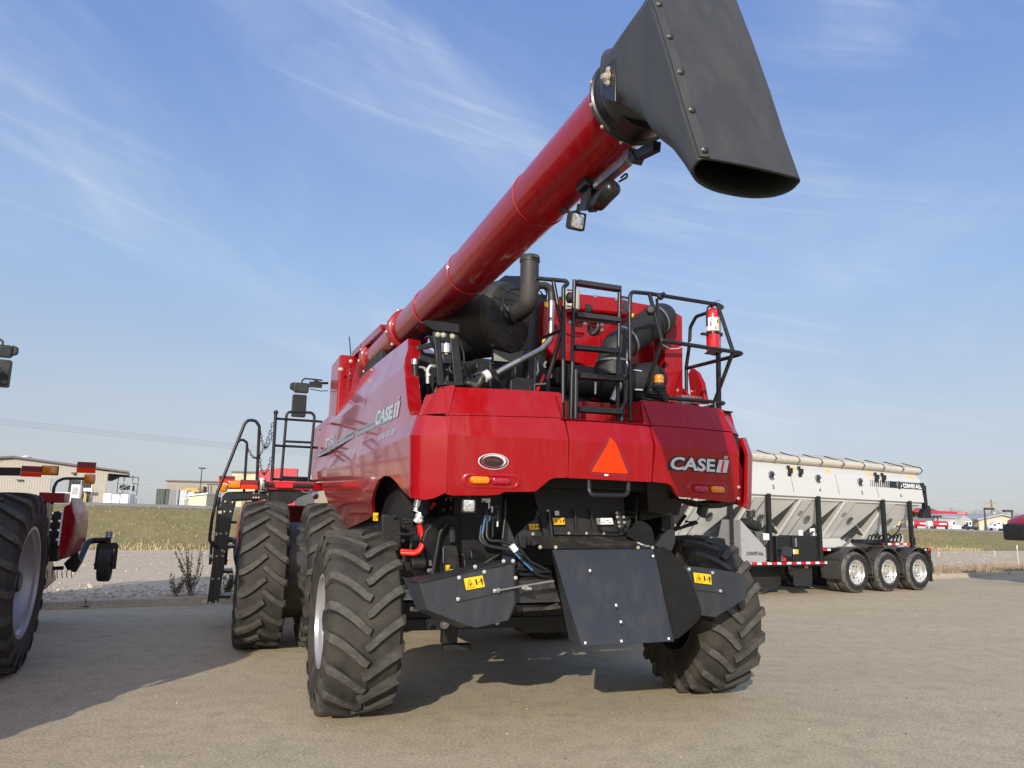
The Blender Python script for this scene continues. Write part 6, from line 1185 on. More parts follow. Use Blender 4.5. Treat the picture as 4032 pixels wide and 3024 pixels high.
# ------------------------------------------------------------------ ground
U_ = Vector((math.cos(R_(31.4)), math.sin(R_(31.4)), 0)); W_ = Vector((-U_.y, U_.x, 0)); K0 = Vector((-6.6, 14.1, 0))
def zt(x, y):
    y = min(y, 170); return 1.60 - .0085 * (max(-160, min(160, x)) - 50) + .005 * (y - 85)
def gp(s, d, z_): p = K0 + U_ * s + W_ * d; return Vector((p.x, p.y, z_))
def gz(s, d):
    p = K0 + U_ * s + W_ * d; return zt(p.x, p.y)
def lawn0(s): return 19.5 - .045 * s
def ground_mat(name, c1, c2, c3, fine, mid, coarse, bump=.3, stones=None, stain=None):
    m = bpy.data.materials.new(name); m.use_nodes = True; t = m.node_tree; n = t.nodes; l = t.links; p = n['Principled BSDF']; p.inputs['Roughness'].default_value = .9; p.inputs['Specular IOR Level'].default_value = .25
    tc = n.new('ShaderNodeTexCoord')
    def noise(sc, det=5, vec=None, stretch=None):
        x = n.new('ShaderNodeTexNoise'); x.inputs['Scale'].default_value = sc; x.inputs['Detail'].default_value = det; x.inputs['Roughness'].default_value = .65
        if stretch:
            mp = n.new('ShaderNodeMapping'); mp.inputs['Scale'].default_value = stretch; mp.inputs['Rotation'].default_value = (0, 0, R_(-20)); l.new(tc.outputs['Object'], mp.inputs[0]); l.new(mp.outputs[0], x.inputs['Vector'])
        else: l.new(tc.outputs['Object'], x.inputs['Vector'])
        return x.outputs['Fac']
    def ramp(f, a, b2):
        r = n.new('ShaderNodeMapRange'); r.inputs[1].default_value = a; r.inputs[2].default_value = b2; l.new(f, r.inputs[0]); return r.outputs[0]
    def mix(f, a, b2, bt='MIX'):
        x = n.new('ShaderNodeMix'); x.data_type = 'RGBA'; x.blend_type = bt
        for s_, v in (('Factor', f), ('A', a), ('B', b2)):
            if isinstance(v, tuple): x.inputs[s_].default_value = (*v, 1)
            elif isinstance(v, float): x.inputs[s_].default_value = v
            else: l.new(v, x.inputs[s_])
        return x.outputs['Result']
    f1 = noise(fine, 8); f2 = noise(mid, 6); f3 = noise(coarse, 4, stretch=(1, 2.2, 1))
    c = mix(ramp(f3, .38, .66), c1, c2); c = mix(ramp(f2, .46, .74), c, c3)
    g = n.new('ShaderNodeMapRange'); g.inputs[1].default_value = .3; g.inputs[2].default_value = .7; g.inputs[3].default_value = .56; g.inputs[4].default_value = 1.38; l.new(f1, g.inputs[0])
    gm_ = n.new('ShaderNodeCombineColor'); [l.new(g.outputs[0], gm_.inputs[i]) for i in range(3)]
    c = mix(1.0, c, gm_.outputs[0], 'MULTIPLY'); h = f1
    if stones:
        v = n.new('ShaderNodeTexVoronoi'); v.inputs['Scale'].default_value = stones[0]; l.new(tc.outputs['Object'], v.inputs['Vector'])
        sv_ = n.new('ShaderNodeSeparateColor'); l.new(v.outputs['Color'], sv_.inputs[0])
        r = n.new('ShaderNodeMapRange'); r.inputs[1].default_value = stones[1]; r.inputs[2].default_value = stones[1] + .04; l.new(sv_.outputs[0], r.inputs[0])
        dd = n.new('ShaderNodeMapRange'); dd.inputs[1].default_value = .42; dd.inputs[2].default_value = .30; l.new(v.outputs['Distance'], dd.inputs[0])
        mm = n.new('ShaderNodeMath'); mm.operation = 'MULTIPLY'; l.new(r.outputs[0], mm.inputs[0]); l.new(dd.outputs[0], mm.inputs[1])
        tint = mix(sv_.outputs[1], stones[2], stones[3]); c = mix(mm.outputs[0], c, tint)
    if stain:      # sparse dark oil and tyre stains
        sn = noise(stain[0], 5); s2 = noise(.33, 3, stretch=(.5, 3, 1))
        st_ = n.new('ShaderNodeMapRange'); st_.inputs[1].default_value = .66; st_.inputs[2].default_value = .74; st_.inputs[4].default_value = .45; l.new(sn, st_.inputs[0]); c = mix(st_.outputs[0], c, (.09, .075, .058))
        st2 = n.new('ShaderNodeMapRange'); st2.inputs[1].default_value = .55; st2.inputs[2].default_value = .75; st2.inputs[4].default_value = .5; l.new(s2, st2.inputs[0]); c = mix(st2.outputs[0], c, (.46, .385, .28))
    l.new(c, p.inputs['Base Color'])
    bp = n.new('ShaderNodeBump'); bp.inputs['Strength'].default_value = bump; bp.inputs['Distance'].default_value = .01; l.new(h, bp.inputs['Height']); l.new(bp.outputs[0], p.inputs['Normal'])
    return m
G = {}
G['asphalt'] = ground_mat('dusty_asphalt', (.41, .342, .232), (.46, .385, .262), (.33, .277, .19), 42, 4.5, .38, .3, (60, .86, (.55, .48, .37), (.17, .143, .11)), (.8, .16))
G['gravel'] = ground_mat('pale_gravel', (.50, .405, .29), (.44, .355, .25), (.55, .455, .335), 38, 3.0, .25, .35, (9, .55, (.64, .55, .43), (.42, .345, .26)))
G['lawn'] = ground_mat('autumn_lawn', (.19, .165, .068), (.225, .185, .085), (.28, .225, .12), 14, 1.4, .16, .5)
G['road'] = ground_mat('highway_asphalt', (.30, .265, .235), (.33, .29, .26), (.27, .24, .215), 20, 2, .1, .2)
G['field'] = ground_mat('far_field', (.36, .31, .23), (.32, .28, .21), (.38, .33, .25), 3, .3, .02, .2)
G['concrete'] = ground_mat('kerb_concrete', (.42, .365, .28), (.46, .40, .32), (.34, .30, .235), 60, 6, 1, .3)
def sheet(name, rows, m, kind='structure'):
    b = MB(); b.ring_strip(rows, close=False, cap=False); o = b.build(name, m, smooth=40); return tag(o, kind=kind)
ss = [-900, -300, -120, -60, -40, -25, -15, -8, -4, 0, 4, 8, 14, 20, 30, 40, 55, 80, 120, 200, 400, 900]
sheet('parking_lot', [[gp(s, d, 0) for s in ss] for d in (-900, -60, -12, -4, -.149)], G['asphalt'])
sheet('gravel_lot', [[gp(s, d if d < 5 else lawn0(s) + 1.5, .125 + (.02 * math.sin(s * .9 + d) if d > 1 else 0)) for s in ss] for d in (-.01, 1, 3, 12)], G['gravel'])
sheet('lawn', [[gp(s, lawn0(s) + k, .13 + (gz(s, lawn0(s) + 7) - .22) * f) for s in ss] for k, f in ((0, 0), (1.2, .07), (3, .36), (5, .78), (6.2, .97), (7.2, 1.0))], G['lawn'])
sheet('highway', [[gp(s, lawn0(s) + k, gz(s, lawn0(s) + k) + e) for s in ss] for k, e in ((7.1, -.08), (7.6, .0), (11, .06), (15, .02))], G['road'])
sheet('terrain', [[gp(s, d, gz(s, d) - .03) for s in ss] for d in (31, 60, 100, 180, 400, 1200, 4000)], G['field'])
b = MB()
prk = [(-.19, -.02), (-.185, .03), (-.15, .035), (-.14, .12), (-.11, .145), (.06, .145), (.07, .0)]
b.ring_strip([[gp(s, d, z_) for d, z_ in prk] for s in [-60 + 1.5 * i for i in range(101)]], close=False, cap=False)
kb = tag(b.build('kerb', G['concrete'], smooth=40), kind='structure')
b = MB()
for i in range(40):
    s = -19.3 + 2.32 * i
    b.box((-.006, -.146, 0), (.006, .062, .1465)); k0 = len(b.v) - 8
    for j in range(k0, len(b.v)): x, y, z_ = b.v[j]; b.v[j] = tuple(gp(s + x, y - .0, z_))
    if i % 2 == 0:
        q = [gp(s - .14 + .28 * t, -.150 - .045 * math.sin(math.pi * t), .004 + .045 * math.sin(math.pi * t)) for t in rng(0, 1, 8)]; b.quad(*q)
tag(b.build('kerb_joint', M['void'], smooth=0), kind='structure')
# loose stones behind the kerb and dry grass: uncountable
def stones(name, n, place, smin, smax, mats, label):
    b = MB(); ico = [(0, 0, 1), (.89, 0, .45), (.28, .85, .45), (-.72, .53, .45), (-.72, -.53, .45), (.28, -.85, .45), (.72, .53, -.45), (-.28, .85, -.45), (-.89, 0, -.45), (-.28, -.85, -.45), (.72, -.53, -.45), (0, 0, -1)]
    fc = [(0, 1, 2), (0, 2, 3), (0, 3, 4), (0, 4, 5), (0, 5, 1), (1, 6, 2), (2, 7, 3), (3, 8, 4), (4, 9, 5), (5, 10, 1), (6, 7, 2), (7, 8, 3), (8, 9, 4), (9, 10, 5), (10, 6, 1), (11, 7, 6), (11, 8, 7), (11, 9, 8), (11, 10, 9), (11, 6, 10)]
    for i in range(n):
        p, k = place(); r = random.uniform(smin, smax) * k; a = random.random() * 6.3; fx, fy, fz = r * random.uniform(.8, 1.5), r * random.uniform(.7, 1.1), r * random.uniform(.45, .8)
        b.slot(random.randrange(len(mats))).add([(p.x + fx * x * math.cos(a) - fy * y * math.sin(a), p.y + fx * x * math.sin(a) + fy * y * math.cos(a), p.z + fz * z_ + fz * .4) for x, y, z_ in ico], fc)
    o = b.build(name, mats, smooth=0); return tag(o, label, 'stones', kind='stuff')
st_m = [mat('pale_stone', (.56, .46, .35), .9), mat('buff_stone', (.46, .36, .26), .9), mat('grey_stone', (.36, .30, .24), .9), mat('white_stone', (.56, .49, .40), .9)]
def pl_a():
    s = random.uniform(-6, 9); d = min(abs(random.gauss(0, 1.0)), 2.6) + .08; return gp(s, d, .125), 1
stones('loose_stones', 4200, pl_a, .016, .046, st_m, 'pale loose stones heaped along the back of the kerb')
def pl_b():
    s = random.uniform(-12, 60); d = random.uniform(1.5, 17); return gp(s, d, .13), 1
stones('scattered_gravel', 2600, pl_b, .014, .040, st_m[:3], 'loose gravel scattered over the pale lot beyond the kerb')
def pl_c():
    x = random.gauss(0, 5); y = random.uniform(2.5, 22); return Vector((x * (1 + y / 10), y, .0)), 1
stones('asphalt_grit', 900, pl_c, .003, .010, [st_m[0], st_m[2], M['void']], 'small grit and pebbles strewn on the parking lot')
grass_m = [mat('straw_grass', (.50, .40, .20), .9), mat('green_grass', (.24, .23, .09), .9), mat('brown_grass', (.36, .27, .15), .9)]
def blades(name, n, place, h0, h1, mats, label, wd=.012):
    b = MB()
    for i in range(n):
        p, w3 = place(); h = random.uniform(h0, h1); a = random.random() * 6.3; lx, ly = random.gauss(0, .22) * h, random.gauss(0, .22) * h; w_ = wd * random.uniform(.7, 1.4)
        c, s_ = math.cos(a) * w_, math.sin(a) * w_; k = random.choices(range(len(mats)), w3)[0]
        b.slot(k).add([(p.x - c, p.y - s_, p.z), (p.x + c, p.y + s_, p.z), (p.x + c * .6 + lx * .45, p.y + s_ * .6 + ly * .45, p.z + h * .6), (p.x - c * .6 + lx * .45, p.y - s_ * .6 + ly * .45, p.z + h * .6), (p.x + lx, p.y + ly, p.z + h)], [(0, 1, 2, 3), (3, 2, 4)])
    return tag(b.build(name, mats, smooth=0), label, 'grass', kind='stuff')
def lz(s, k):
    for (k0, f0), (k1, f1) in zip(((0, 0), (1.2, .07), (3, .36), (5, .78), (6.2, .97)), ((1.2, .07), (3, .36), (5, .78), (6.2, .97), (7.2, 1.0))):
        if k0 <= k <= k1: return .13 + (gz(s, lawn0(s) + 7) - .22) * (f0 + (f1 - f0) * (k - k0) / (k1 - k0))
    return .13
def pl_d():
    s = random.uniform(-14, 60); k = max(-1.2, min(3.0, random.gauss(.4, .75))); return gp(s, lawn0(s) + k, max(.125, lz(s, max(0, k)))), (8, 1, 2)
blades('dry_grass', 8000, pl_d, .06, .22, grass_m, 'tall straw coloured grass along the foot of the lawn bank', .012)
def pl_e():
    s = random.uniform(-16, 66); k = random.uniform(.6, 7.0); return gp(s, lawn0(s) + k, lz(s, k) - .01), (6, 2)
blades('lawn_grass', 9000, pl_e, .03, .08, grass_m[1:], 'short mixed green and straw grass on the lawn bank', .03)
def pl_f():
    s = random.uniform(19, 60); k = abs(random.gauss(0, 1.6)); return gp(s, .1 + k, .12), (4, 1, 5)
blades('kerb_grass', 9000, pl_f, .04, .16, [mat('dry_grass', (.33, .25, .15), .9), mat('dull_grass', (.26, .20, .11), .9), mat('brown_stem', (.24, .16, .095), .9)], 'dry brown grass growing behind the kerb on the right', .014)
# two weeds behind the kerb on the left
weed_m = [mat('weed_leaf', (.17, .15, .08), .9), mat('weed_stalk', (.24, .17, .10), .9)]
def weed(p, h, n, label, leafm, group='weeds behind the kerb'):
    t = thing('weed', label, 'weed', tuple(p), 0, group); b = MB(); c = MB()
    for i in range(n):
        a = random.random() * 6.3; tip = Vector((math.cos(a) * h * random.uniform(.05, .45), math.sin(a) * h * .35, h * random.uniform(.55, 1.0)))
        mid = tip * .5 + Vector((random.gauss(0, .04), 0, .06 * h)); pts = fillet([Vector((random.gauss(0, .03), random.gauss(0, .03), 0)), mid, tip], .2); b.tube(pts, .0045, 5)
        for k in range(60):
            u = random.uniform(.15, 1); q = pts[0].lerp(mid, u * 2) if u < .5 else mid.lerp(tip, u * 2 - 1); an = random.random() * 6.3; d = Vector((math.cos(an), math.sin(an), random.uniform(.1, .9))) * random.uniform(.025, .075) * (1.2 - .5 * u); e = Vector((-d.y, d.x, 0)) * .22
            q = q + Vector((0, 0, random.uniform(-.03, .03))); c.add([q, q + d * .5 + e, q + d, q + d * .5 - e], [(0, 1, 2, 3)])
    b.build('stalk', weed_m[1], t); c.build('leaves', leafm, t); return t
weed((-5.794,14.64,0.12), 1.0, 14, 'tall brown seeding weed behind the kerb beside the black ladder', weed_m[0])
weed((-5.996,14.481,0.12), .50, 7, 'shorter dark brown weed leaning left behind the kerb', weed_m[1])
weed((-5.231,14.884,0.12), .50, 12, 'low green weed behind the kerb between the ladder and the dual tyres', mat('green_weed', (.11, .13, .04), .9))

# ------------------------------------------------------------------ background, left
def far(name, label, cat, x, y, group=None, dz=0): return thing(name, label, cat, (x, y, zt(x, y) + dz), 0, group)
corr = bpy.data.materials.new('corrugated_siding'); corr.use_nodes = True
t = corr.node_tree; p = t.nodes['Principled BSDF']; p.inputs['Roughness'].default_value = .6
wv = t.nodes.new('ShaderNodeTexWave'); wv.inputs['Scale'].default_value = .95; wv.inputs['Distortion'].default_value = 0; tc2 = t.nodes.new('ShaderNodeTexCoord'); t.links.new(tc2.outputs['Object'], wv.inputs['Vector'])
mx2 = t.nodes.new('ShaderNodeMix'); mx2.data_type = 'RGBA'; mx2.inputs['A'].default_value = (.27, .245, .205, 1); mx2.inputs['B'].default_value = (.36, .33, .28, 1); t.links.new(wv.outputs['Fac'], mx2.inputs['Factor']); t.links.new(mx2.outputs['Result'], p.inputs['Base Color'])
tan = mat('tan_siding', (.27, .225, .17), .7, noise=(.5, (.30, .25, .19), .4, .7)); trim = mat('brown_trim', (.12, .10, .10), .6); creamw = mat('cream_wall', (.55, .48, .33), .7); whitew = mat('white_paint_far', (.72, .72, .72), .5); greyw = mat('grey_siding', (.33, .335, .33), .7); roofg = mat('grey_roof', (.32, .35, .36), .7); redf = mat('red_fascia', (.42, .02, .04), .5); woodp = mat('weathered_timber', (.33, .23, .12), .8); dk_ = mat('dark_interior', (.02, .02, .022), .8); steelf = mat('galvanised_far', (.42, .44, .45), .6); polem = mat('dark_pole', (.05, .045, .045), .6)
Y0 = 95.0; xb0 = -49.1; g0 = zt(-55, Y0)
A_b = thing('corrugated_warehouse', 'beige corrugated steel warehouse with low gable roof and open dark doorway', 'warehouse', (0, 0, 0))
b = MB()
x_l, x_d0, x_d1, x_r = -80.0, -55.9, -50.95, xb0; ap = (-60.6, 7.75); ev = 6.3; zl = 6.3
b.quad((x_l, Y0, g0), (x_d0, Y0, g0), (x_d0, Y0, 7.30), ap[0:1] + (Y0, ap[1]), (x_l, Y0, 5.9)); b.quad((x_d0, Y0, 5.42), (x_d1, Y0, 5.42), (x_d1, Y0, 6.60), (x_d0, Y0, 7.30)); b.quad((x_d1, Y0, g0), (x_r, Y0, g0), (x_r, Y0, 6.35), (x_d1, Y0, 6.60)); b.quad((x_r, Y0, 6.10), (x_r + 2.6, Y0, 5.95), (x_r + 2.6, Y0, 6.2), (x_r, Y0, 6.4)); b.quad((x_r, Y0, g0), (x_r - 18, Y0 + 30, g0), (x_r - 18, Y0 + 30, 6.3), (x_r, Y0, 6.35))
b.build('wall', corr, A_b, smooth=0, solid=.08)
b = MB(); b.prism([(x_l, Y0 - .6, 5.95), (ap[0], Y0 - .6, ap[1]), (x_r + 2.9, Y0 - .6, 6.2), (x_r + 2.9, Y0 - .6, 6.4), (ap[0], Y0 - .6, ap[1] + .22), (x_l, Y0 - .6, 6.2)], (-18, 31, 0)); b.build('roof', trim, A_b)
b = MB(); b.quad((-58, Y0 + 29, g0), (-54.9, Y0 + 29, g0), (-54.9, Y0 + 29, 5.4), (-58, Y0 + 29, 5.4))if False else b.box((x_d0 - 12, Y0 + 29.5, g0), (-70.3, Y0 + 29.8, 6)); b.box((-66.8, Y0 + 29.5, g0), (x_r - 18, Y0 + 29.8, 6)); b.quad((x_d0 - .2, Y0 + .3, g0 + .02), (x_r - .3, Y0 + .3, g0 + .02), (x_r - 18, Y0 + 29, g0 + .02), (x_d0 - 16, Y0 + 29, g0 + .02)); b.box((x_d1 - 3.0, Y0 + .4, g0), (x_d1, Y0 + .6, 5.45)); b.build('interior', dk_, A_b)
b = MB(); b.box((x_d0, Y0 - .05, g0), (x_d1, Y0 + .15, g0 + 1.05)); b.build('door_panel', mat('dark_door', (.07, .07, .075), .7), A_b); b = MB(); b.box((x_d0, Y0 - .08, g0 + 1.05), (x_d1 - .5, Y0 - .02, g0 + 1.15)); b.box((x_d1 + .1, Y0 - .12, g0), (x_d1 + .18, Y0 - .04, g0 + 3.4)); b.build('rail', whitew, A_b)
b = MB(); b.lathe([(.6, 0), (.6, .12), (.1, .3)], (-60.6, Y0 + 2, ap[1] + .15), (0, 0, 1), 16); b.build('roof_vent', whitew, A_b)
b = MB(); b.box((-53.3, Y0 - .5, 5.9), (-52.9, Y0 - .05, 6.1)); b.box((-60, Y0 - .5, 5.0), (-59.2, Y0 - .05, 5.1)); b.build('wall_lamp', polem, A_b)
b = MB(); b.box((xb0 + .05, Y0 + 1, 5.8), (xb0 + 1.7, Y0 + 2, 6.2)); b.build('canopy_beam', dk_, A_b)
bo = far('bollard', 'yellow bollard standing by the warehouse doorway', 'bollard', -51.0, Y0 - 1); MB().cyl((0, 0, 0), (0, 0, 1.1), .16).build('post', mat('safety_yellow', (.8, .55, .02), .5), bo)
sgn = far('notice_sign', 'small white notice sign on a post beside the yellow bollard', 'sign', -50.7, Y0 - 1.2); b = MB(); b.box((-.5, -.02, 1.35), (.5, .02, 1.75)); b.build('sign_panel', whitew, sgn); MB().cyl((-.3, 0, 0), (-.3, 0, 1.4), .04).build('post', steelf, sgn)
ctl = far('control_cabinet', 'pale cabinet beside the warehouse doorway', 'cabinet', -51.9, Y0 - 1.4); b = MB(); b.box((-.5, -.3, 0), (.5, .3, 2.1)); b.build('cabinet', whitew, ctl); b = MB(); b.box((-.35, -.33, .9), (.35, -.30, 1.8)); b.build('door', greyw, ctl)
pk_ = far('plywood_crate', 'plywood crate with an upright timber in front of the warehouse', 'crate', -57.2, Y0 - 12); b = MB(); b.box((-1.6, -.6, .9), (1.6, .6, 2.1)); b.build('crate_box', mat('plywood', (.55, .40, .20), .8, noise=(1.2, (.45, .31, .15), .4, .7)), pk_); b = MB(); b.box((-.8, -.8, .4), (-.4, -.6, 2.9)); b.box((-.6, -.8, .9), (1.5, -.65, 1.1)); b.build('timber', woodp, pk_)
rk = far('storage_rack', 'tall steel storage rack standing against the warehouse side', 'rack', -47.9, Y0 + 2); b = MB()
for x in (-.9, .9): b.box((x, -.05, 0), (x + .08, .05, 3.6)); b.box((x, 1.4, 0), (x + .08, 1.5, 3.6))
for z_ in (.6, 1.6, 2.5, 3.3): b.box((-.9, -.05, z_), (.98, 1.5, z_ + .08))
b.beam((-.9, 0, 1.6), (.9, 0, 2.5), .05, .05); b.build('frame', steelf, rk); b = MB(); b.box((-.7, .2, 1.68), (.7, 1.2, 2.3)); b.box((-.7, .2, .68), (.5, 1.2, 1.3)); b.build('stock', dk_, rk)
def pile(x, y, w_, h, d, m, label, cat, group=None, parts=3, nm='stacked_goods'):
    t = far(nm, label, cat, x, y, group); 
    for i in range(parts): b = MB(); b.box((-w_ / 2 + w_ * i / parts + .04, -d / 2, 0), (-w_ / 2 + w_ * (i + 1) / parts - .04, d / 2, h * (1 - .08 * (i % 2)))); b.build('bundle', m, t, bevel=.03)
    return t
Yf = 80
pile(-39.9, Yf, 2.6, 1.0, 1.5, whitew, 'white wrapped stack beside the warehouse corner', 'stack')
pile(-37.6, Yf + 6, 2.0, 1.75, 1.5, mat('green_tarp', (.05, .065, .055), .7), 'dark covered stack in the yard left of the grey stack', 'stack', parts=2)
pile(-35.2, Yf + 4, 2.2, 1.65, 1.5, mat('grey_wrap', (.17, .18, .19), .6), 'grey wrapped stack left of the forklift', 'stack', parts=2)
pile(-33.6, Yf + 2, 1.6, 1.6, 1.2, steelf, 'pale grey stack of pallets beside the forklift', 'stack', parts=2)
pile(-26.9, Yf + 4, 1.9, 1.3, 1.2, steelf, 'low pale grey bin right of the forklift', 'bin', parts=1)
fk = far('forklift', 'small forklift with roll cage and raised load in the yard', 'forklift', -30.3, Yf)
b = MB(); b.box((-.6, -.5, .3), (.7, .5, 1.0)); b.build('body', dk_, fk, bevel=.05); b = MB()
for x, y in ((-.5, -.4), (.5, -.4), (-.5, .4), (.5, .4)): b.box((x, y, 1.0), (x + .08, y + .08, 2.2))
b.box((-.6, -.5, 2.2), (.65, .5, 2.28)); b.box((-1.0, -.4, .2), (-.9, .4, 2.0)); b.build('roll_cage', polem, fk)
for x in (-.45, .5): MB().cyl((x, -.55, .3), (x, -.35, .3), .3).build('wheel', dk_, fk)
b = MB(); b.box((-2.2, -.5, .2), (-1.1, .5, .75)); b.build('load', woodp, fk)
gc = far('grain_cart', 'green grain cart with yellow hopper top beyond the fence', 'grain cart', -38.0, 92); b = MB(); b.prism([(-1.6, -1, .9), (1.2, -1, .9), (2.0, -1, 2.2), (-1.9, -1, 2.0)], (0, 2, 0)); b.build('body', mat('farm_green', (.02, .10, .03), .6), gc); gc.scale = (.75, .75, .75); b = MB(); b.prism([(-.4, -1, 2.2), (2.4, -1, 2.2), (1.9, -1, 2.7), (.1, -1, 2.75)], (0, 2, 0)); b.build('hopper_top', mat('farm_yellow', (.50, .32, .03), .6), gc); b = MB(); b.beam((-3.6, 0, 1.8), (-1.4, 0, 2.0), .35, .35); b.build('unloading_spout', dk_, gc)
for x in (-.8, .9): MB().cyl((x, -1.1, .6), (x, -.6, .6), .6).build('wheel', dk_, gc)
sh = far('garden_shed', 'cream single pitch shed by the fence', 'shed', -27.9, 70); b = MB(); b.prism([(-.7, -.2, 0), (.85, -.2, 0), (.85, -.2, 1.1), (-.7, -.2, .85)], (0, 2.4, 0)); b.build('wall', mat('shed_cream', (.62, .56, .40), .7), sh); b = MB(); b.prism([(-.85, -.4, .86), (1.0, -.4, 1.1), (1.0, -.4, 1.22), (-.85, -.4, .98)], (0, 2.8, 0)); b.build('roof', whitew, sh)
sh2 = far('garden_shed', 'brown single pitch shed left of the cream shed', 'shed', -29.2, 70.8); b = MB(); b.prism([(-.2, 0, 0), (.75, 0, 0), (.75, 0, .85), (-.2, 0, .5)], (0, 2, 0)); b.build('wall', mat('shed_tan', (.33, .28, .21), .7), sh2); b = MB(); b.prism([(-.3, -.1, .5), (.85, -.1, .9), (.85, -.1, .98), (-.3, -.1, .58)], (0, 2.2, 0)); b.build('roof', whitew, sh2)
pile(-26.2, 73, 1.1, .9, 1, mat('blue_wrap', (.33, .38, .45), .6), 'pale blue wrapped bundles right of the cream shed', 'stack', parts=2)
pile(-24.4, 73, 1.0, 1.1, 1, woodp, 'stack of wooden pallets near the black ladder', 'stack', parts=2)
hb2 = far('tan_building', 'long flat roofed tan building in the left distance', 'building', -60, 150)
b = MB(); b.box((-6.0, 0, 0), (26, 30, 4.55)); b.build('wall', tan, hb2); b = MB(); b.box((-6.2, -.3, 4.55), (26.2, 30.2, 4.8)); b.build('roof_edge', trim, hb2); b = MB(); b.box((5.6, -.8, 0), (7.2, .0, 3.7)); b.build('duct', steelf, hb2)
for x in (4.0, 8.0, 9.3): MB().cyl((x, 5, 4.8), (x, 5, 5.8), .05).build('roof_mast', polem, hb2)
rb = far('red_fronted_building', 'cream building with bright red gable front seen through the deck rails', 'building', -37.0, 118); b = MB(); b.box((-5.2, .1, 0), (2.6, 20, 5.2)); b.build('wall', creamw, rb); b = MB(); b.prism([(-1.0, -.4, 0), (4.8, -.4, 0), (4.8, -.4, 6.0), (2.0, -.4, 6.05), (-1.0, -.4, 5.6)], (0, .5, 0)); b.build('red_front', redf, rb); b = MB(); b.box((-5.3, -.1, 5.2), (-1.0, 20, 5.45)); b.build('roof_edge', trim, rb); b = MB(); b.box((-.5, -.45, 3.5), (1.2, -.39, 3.9)); b.build('lettering_panel', whitew, rb)
def lamp_post(x, y, h, label, arm=0, group='street lamps beyond the highway'):
    t = far('street_lamp', label, 'street lamp', x, y, group); b = MB(); b.tube([(0, 0, 0), (0, 0, h)], .11, 8, rr=[.13, .07]); 
    if arm: b.beam((0, 0, h), (arm, 0, h + .02), .12, .12)
    b.build('pole', polem, t); b = MB(); b.box((arm - .45, -.2, h - .08), (arm + .45, .2, h + .14)); b.build('lamp_head', polem, t)
lamp_post(-47.6, 120, 5.75, 'tall dark lamp post in front of the long tan building')
# chain-link fence along the yard
fm = steelf
fc_ = thing('chain_link_fence', 'thin chain link fence with pale posts along the yard beyond the highway', 'fence', (0, 0, 0)); b = MB(); b2 = MB()
fp = [gp(s, 44 - .03 * s, 0) for s in [-32 + 3.0 * i for i in range(15)]]
for p_ in fp: z_ = zt(p_.x, p_.y); b.cyl((p_.x, p_.y, z_), (p_.x, p_.y, z_ + 1.55), .035, n=6)
for p_, q_ in zip(fp, fp[1:]):
    za, zb = zt(p_.x, p_.y), zt(q_.x, q_.y); b.cyl((p_.x, p_.y, za + 1.5), (q_.x, q_.y, zb + 1.5), .025, n=6)
    for k in range(16):
        u0, u1 = k / 16, (k + 1) / 16; a, c = p_.lerp(q_, u0), p_.lerp(q_, u1)
        for m0, m1 in ((.05, 1.5), (1.5, .05)): b2.beam((a.x, a.y, za + m0), (c.x, c.y, za + m1), .004, .004)
b.build('post', fm, fc_); b2.build('wire_mesh', fm, fc_)
# power lines
def pole(x, y, h, label, lean=0, boxes=True):
    t = far('utility_pole', label, 'utility pole', x, y); b = MB(); b.tube([(0, 0, 0), (lean, 0, h)], .16, 8, rr=[.18, .11]); b.build('pole', mat('pole_timber', (.22, .14, .10), .8), t)
    b = MB(); b.box((lean - .9, -.06, h - .6), (lean + .9, .06, h - .45)); b.box((lean - .7, -.06, h - 1.5), (lean + .7, .06, h - 1.38)); b.build('crossarm', woodp, t)
    if boxes: MB().cyl((lean + .3, 0, h - 2.6), (lean + .3, 0, h - 1.9), .25).build('transformer', steelf, t)
    return t
pole(74.2, 120, 4.75, 'weathered wooden utility pole with transformer at right, behind the lamp post')
pole(-95, 52, 11, 'wooden utility pole outside the left of the picture', boxes=False)
def wire(p, q, sag, label, grp):
    p, q = Vector(p), Vector(q); b = MB(); b.tube([p.lerp(q, i / 30) - Vector((0, 0, 4 * sag * (i / 30) * (1 - i / 30))) for i in range(31)], .022, 4); o = b.build('power_line', mat('wire', (.25, .25, .27), .7) if 'wire' not in bpy.data.materials else bpy.data.materials['wire'], smooth=0); return tag(o, label, 'power line', grp)
for i, dz in enumerate((0, .28, .56, .84)): wire((-95, 52, 12.6 + dz * .6), (42, 200, 11.0 + dz * 1.3), 1.2, 'thin overhead power line crossing the sky at left behind the hand rails', 'overhead power lines at left')
for i, dz in enumerate((0, .35)): wire((20, 140, 9.2 + dz), (74.2, 120, 5.9 + dz * .4), .6, 'thin overhead power line running to the wooden pole at right', 'overhead power lines at right')
wire((74.2, 120, 5.95), (150, 118, 7.2), .5, 'thin overhead power line leaving the wooden pole towards the right edge', 'overhead power lines at right')

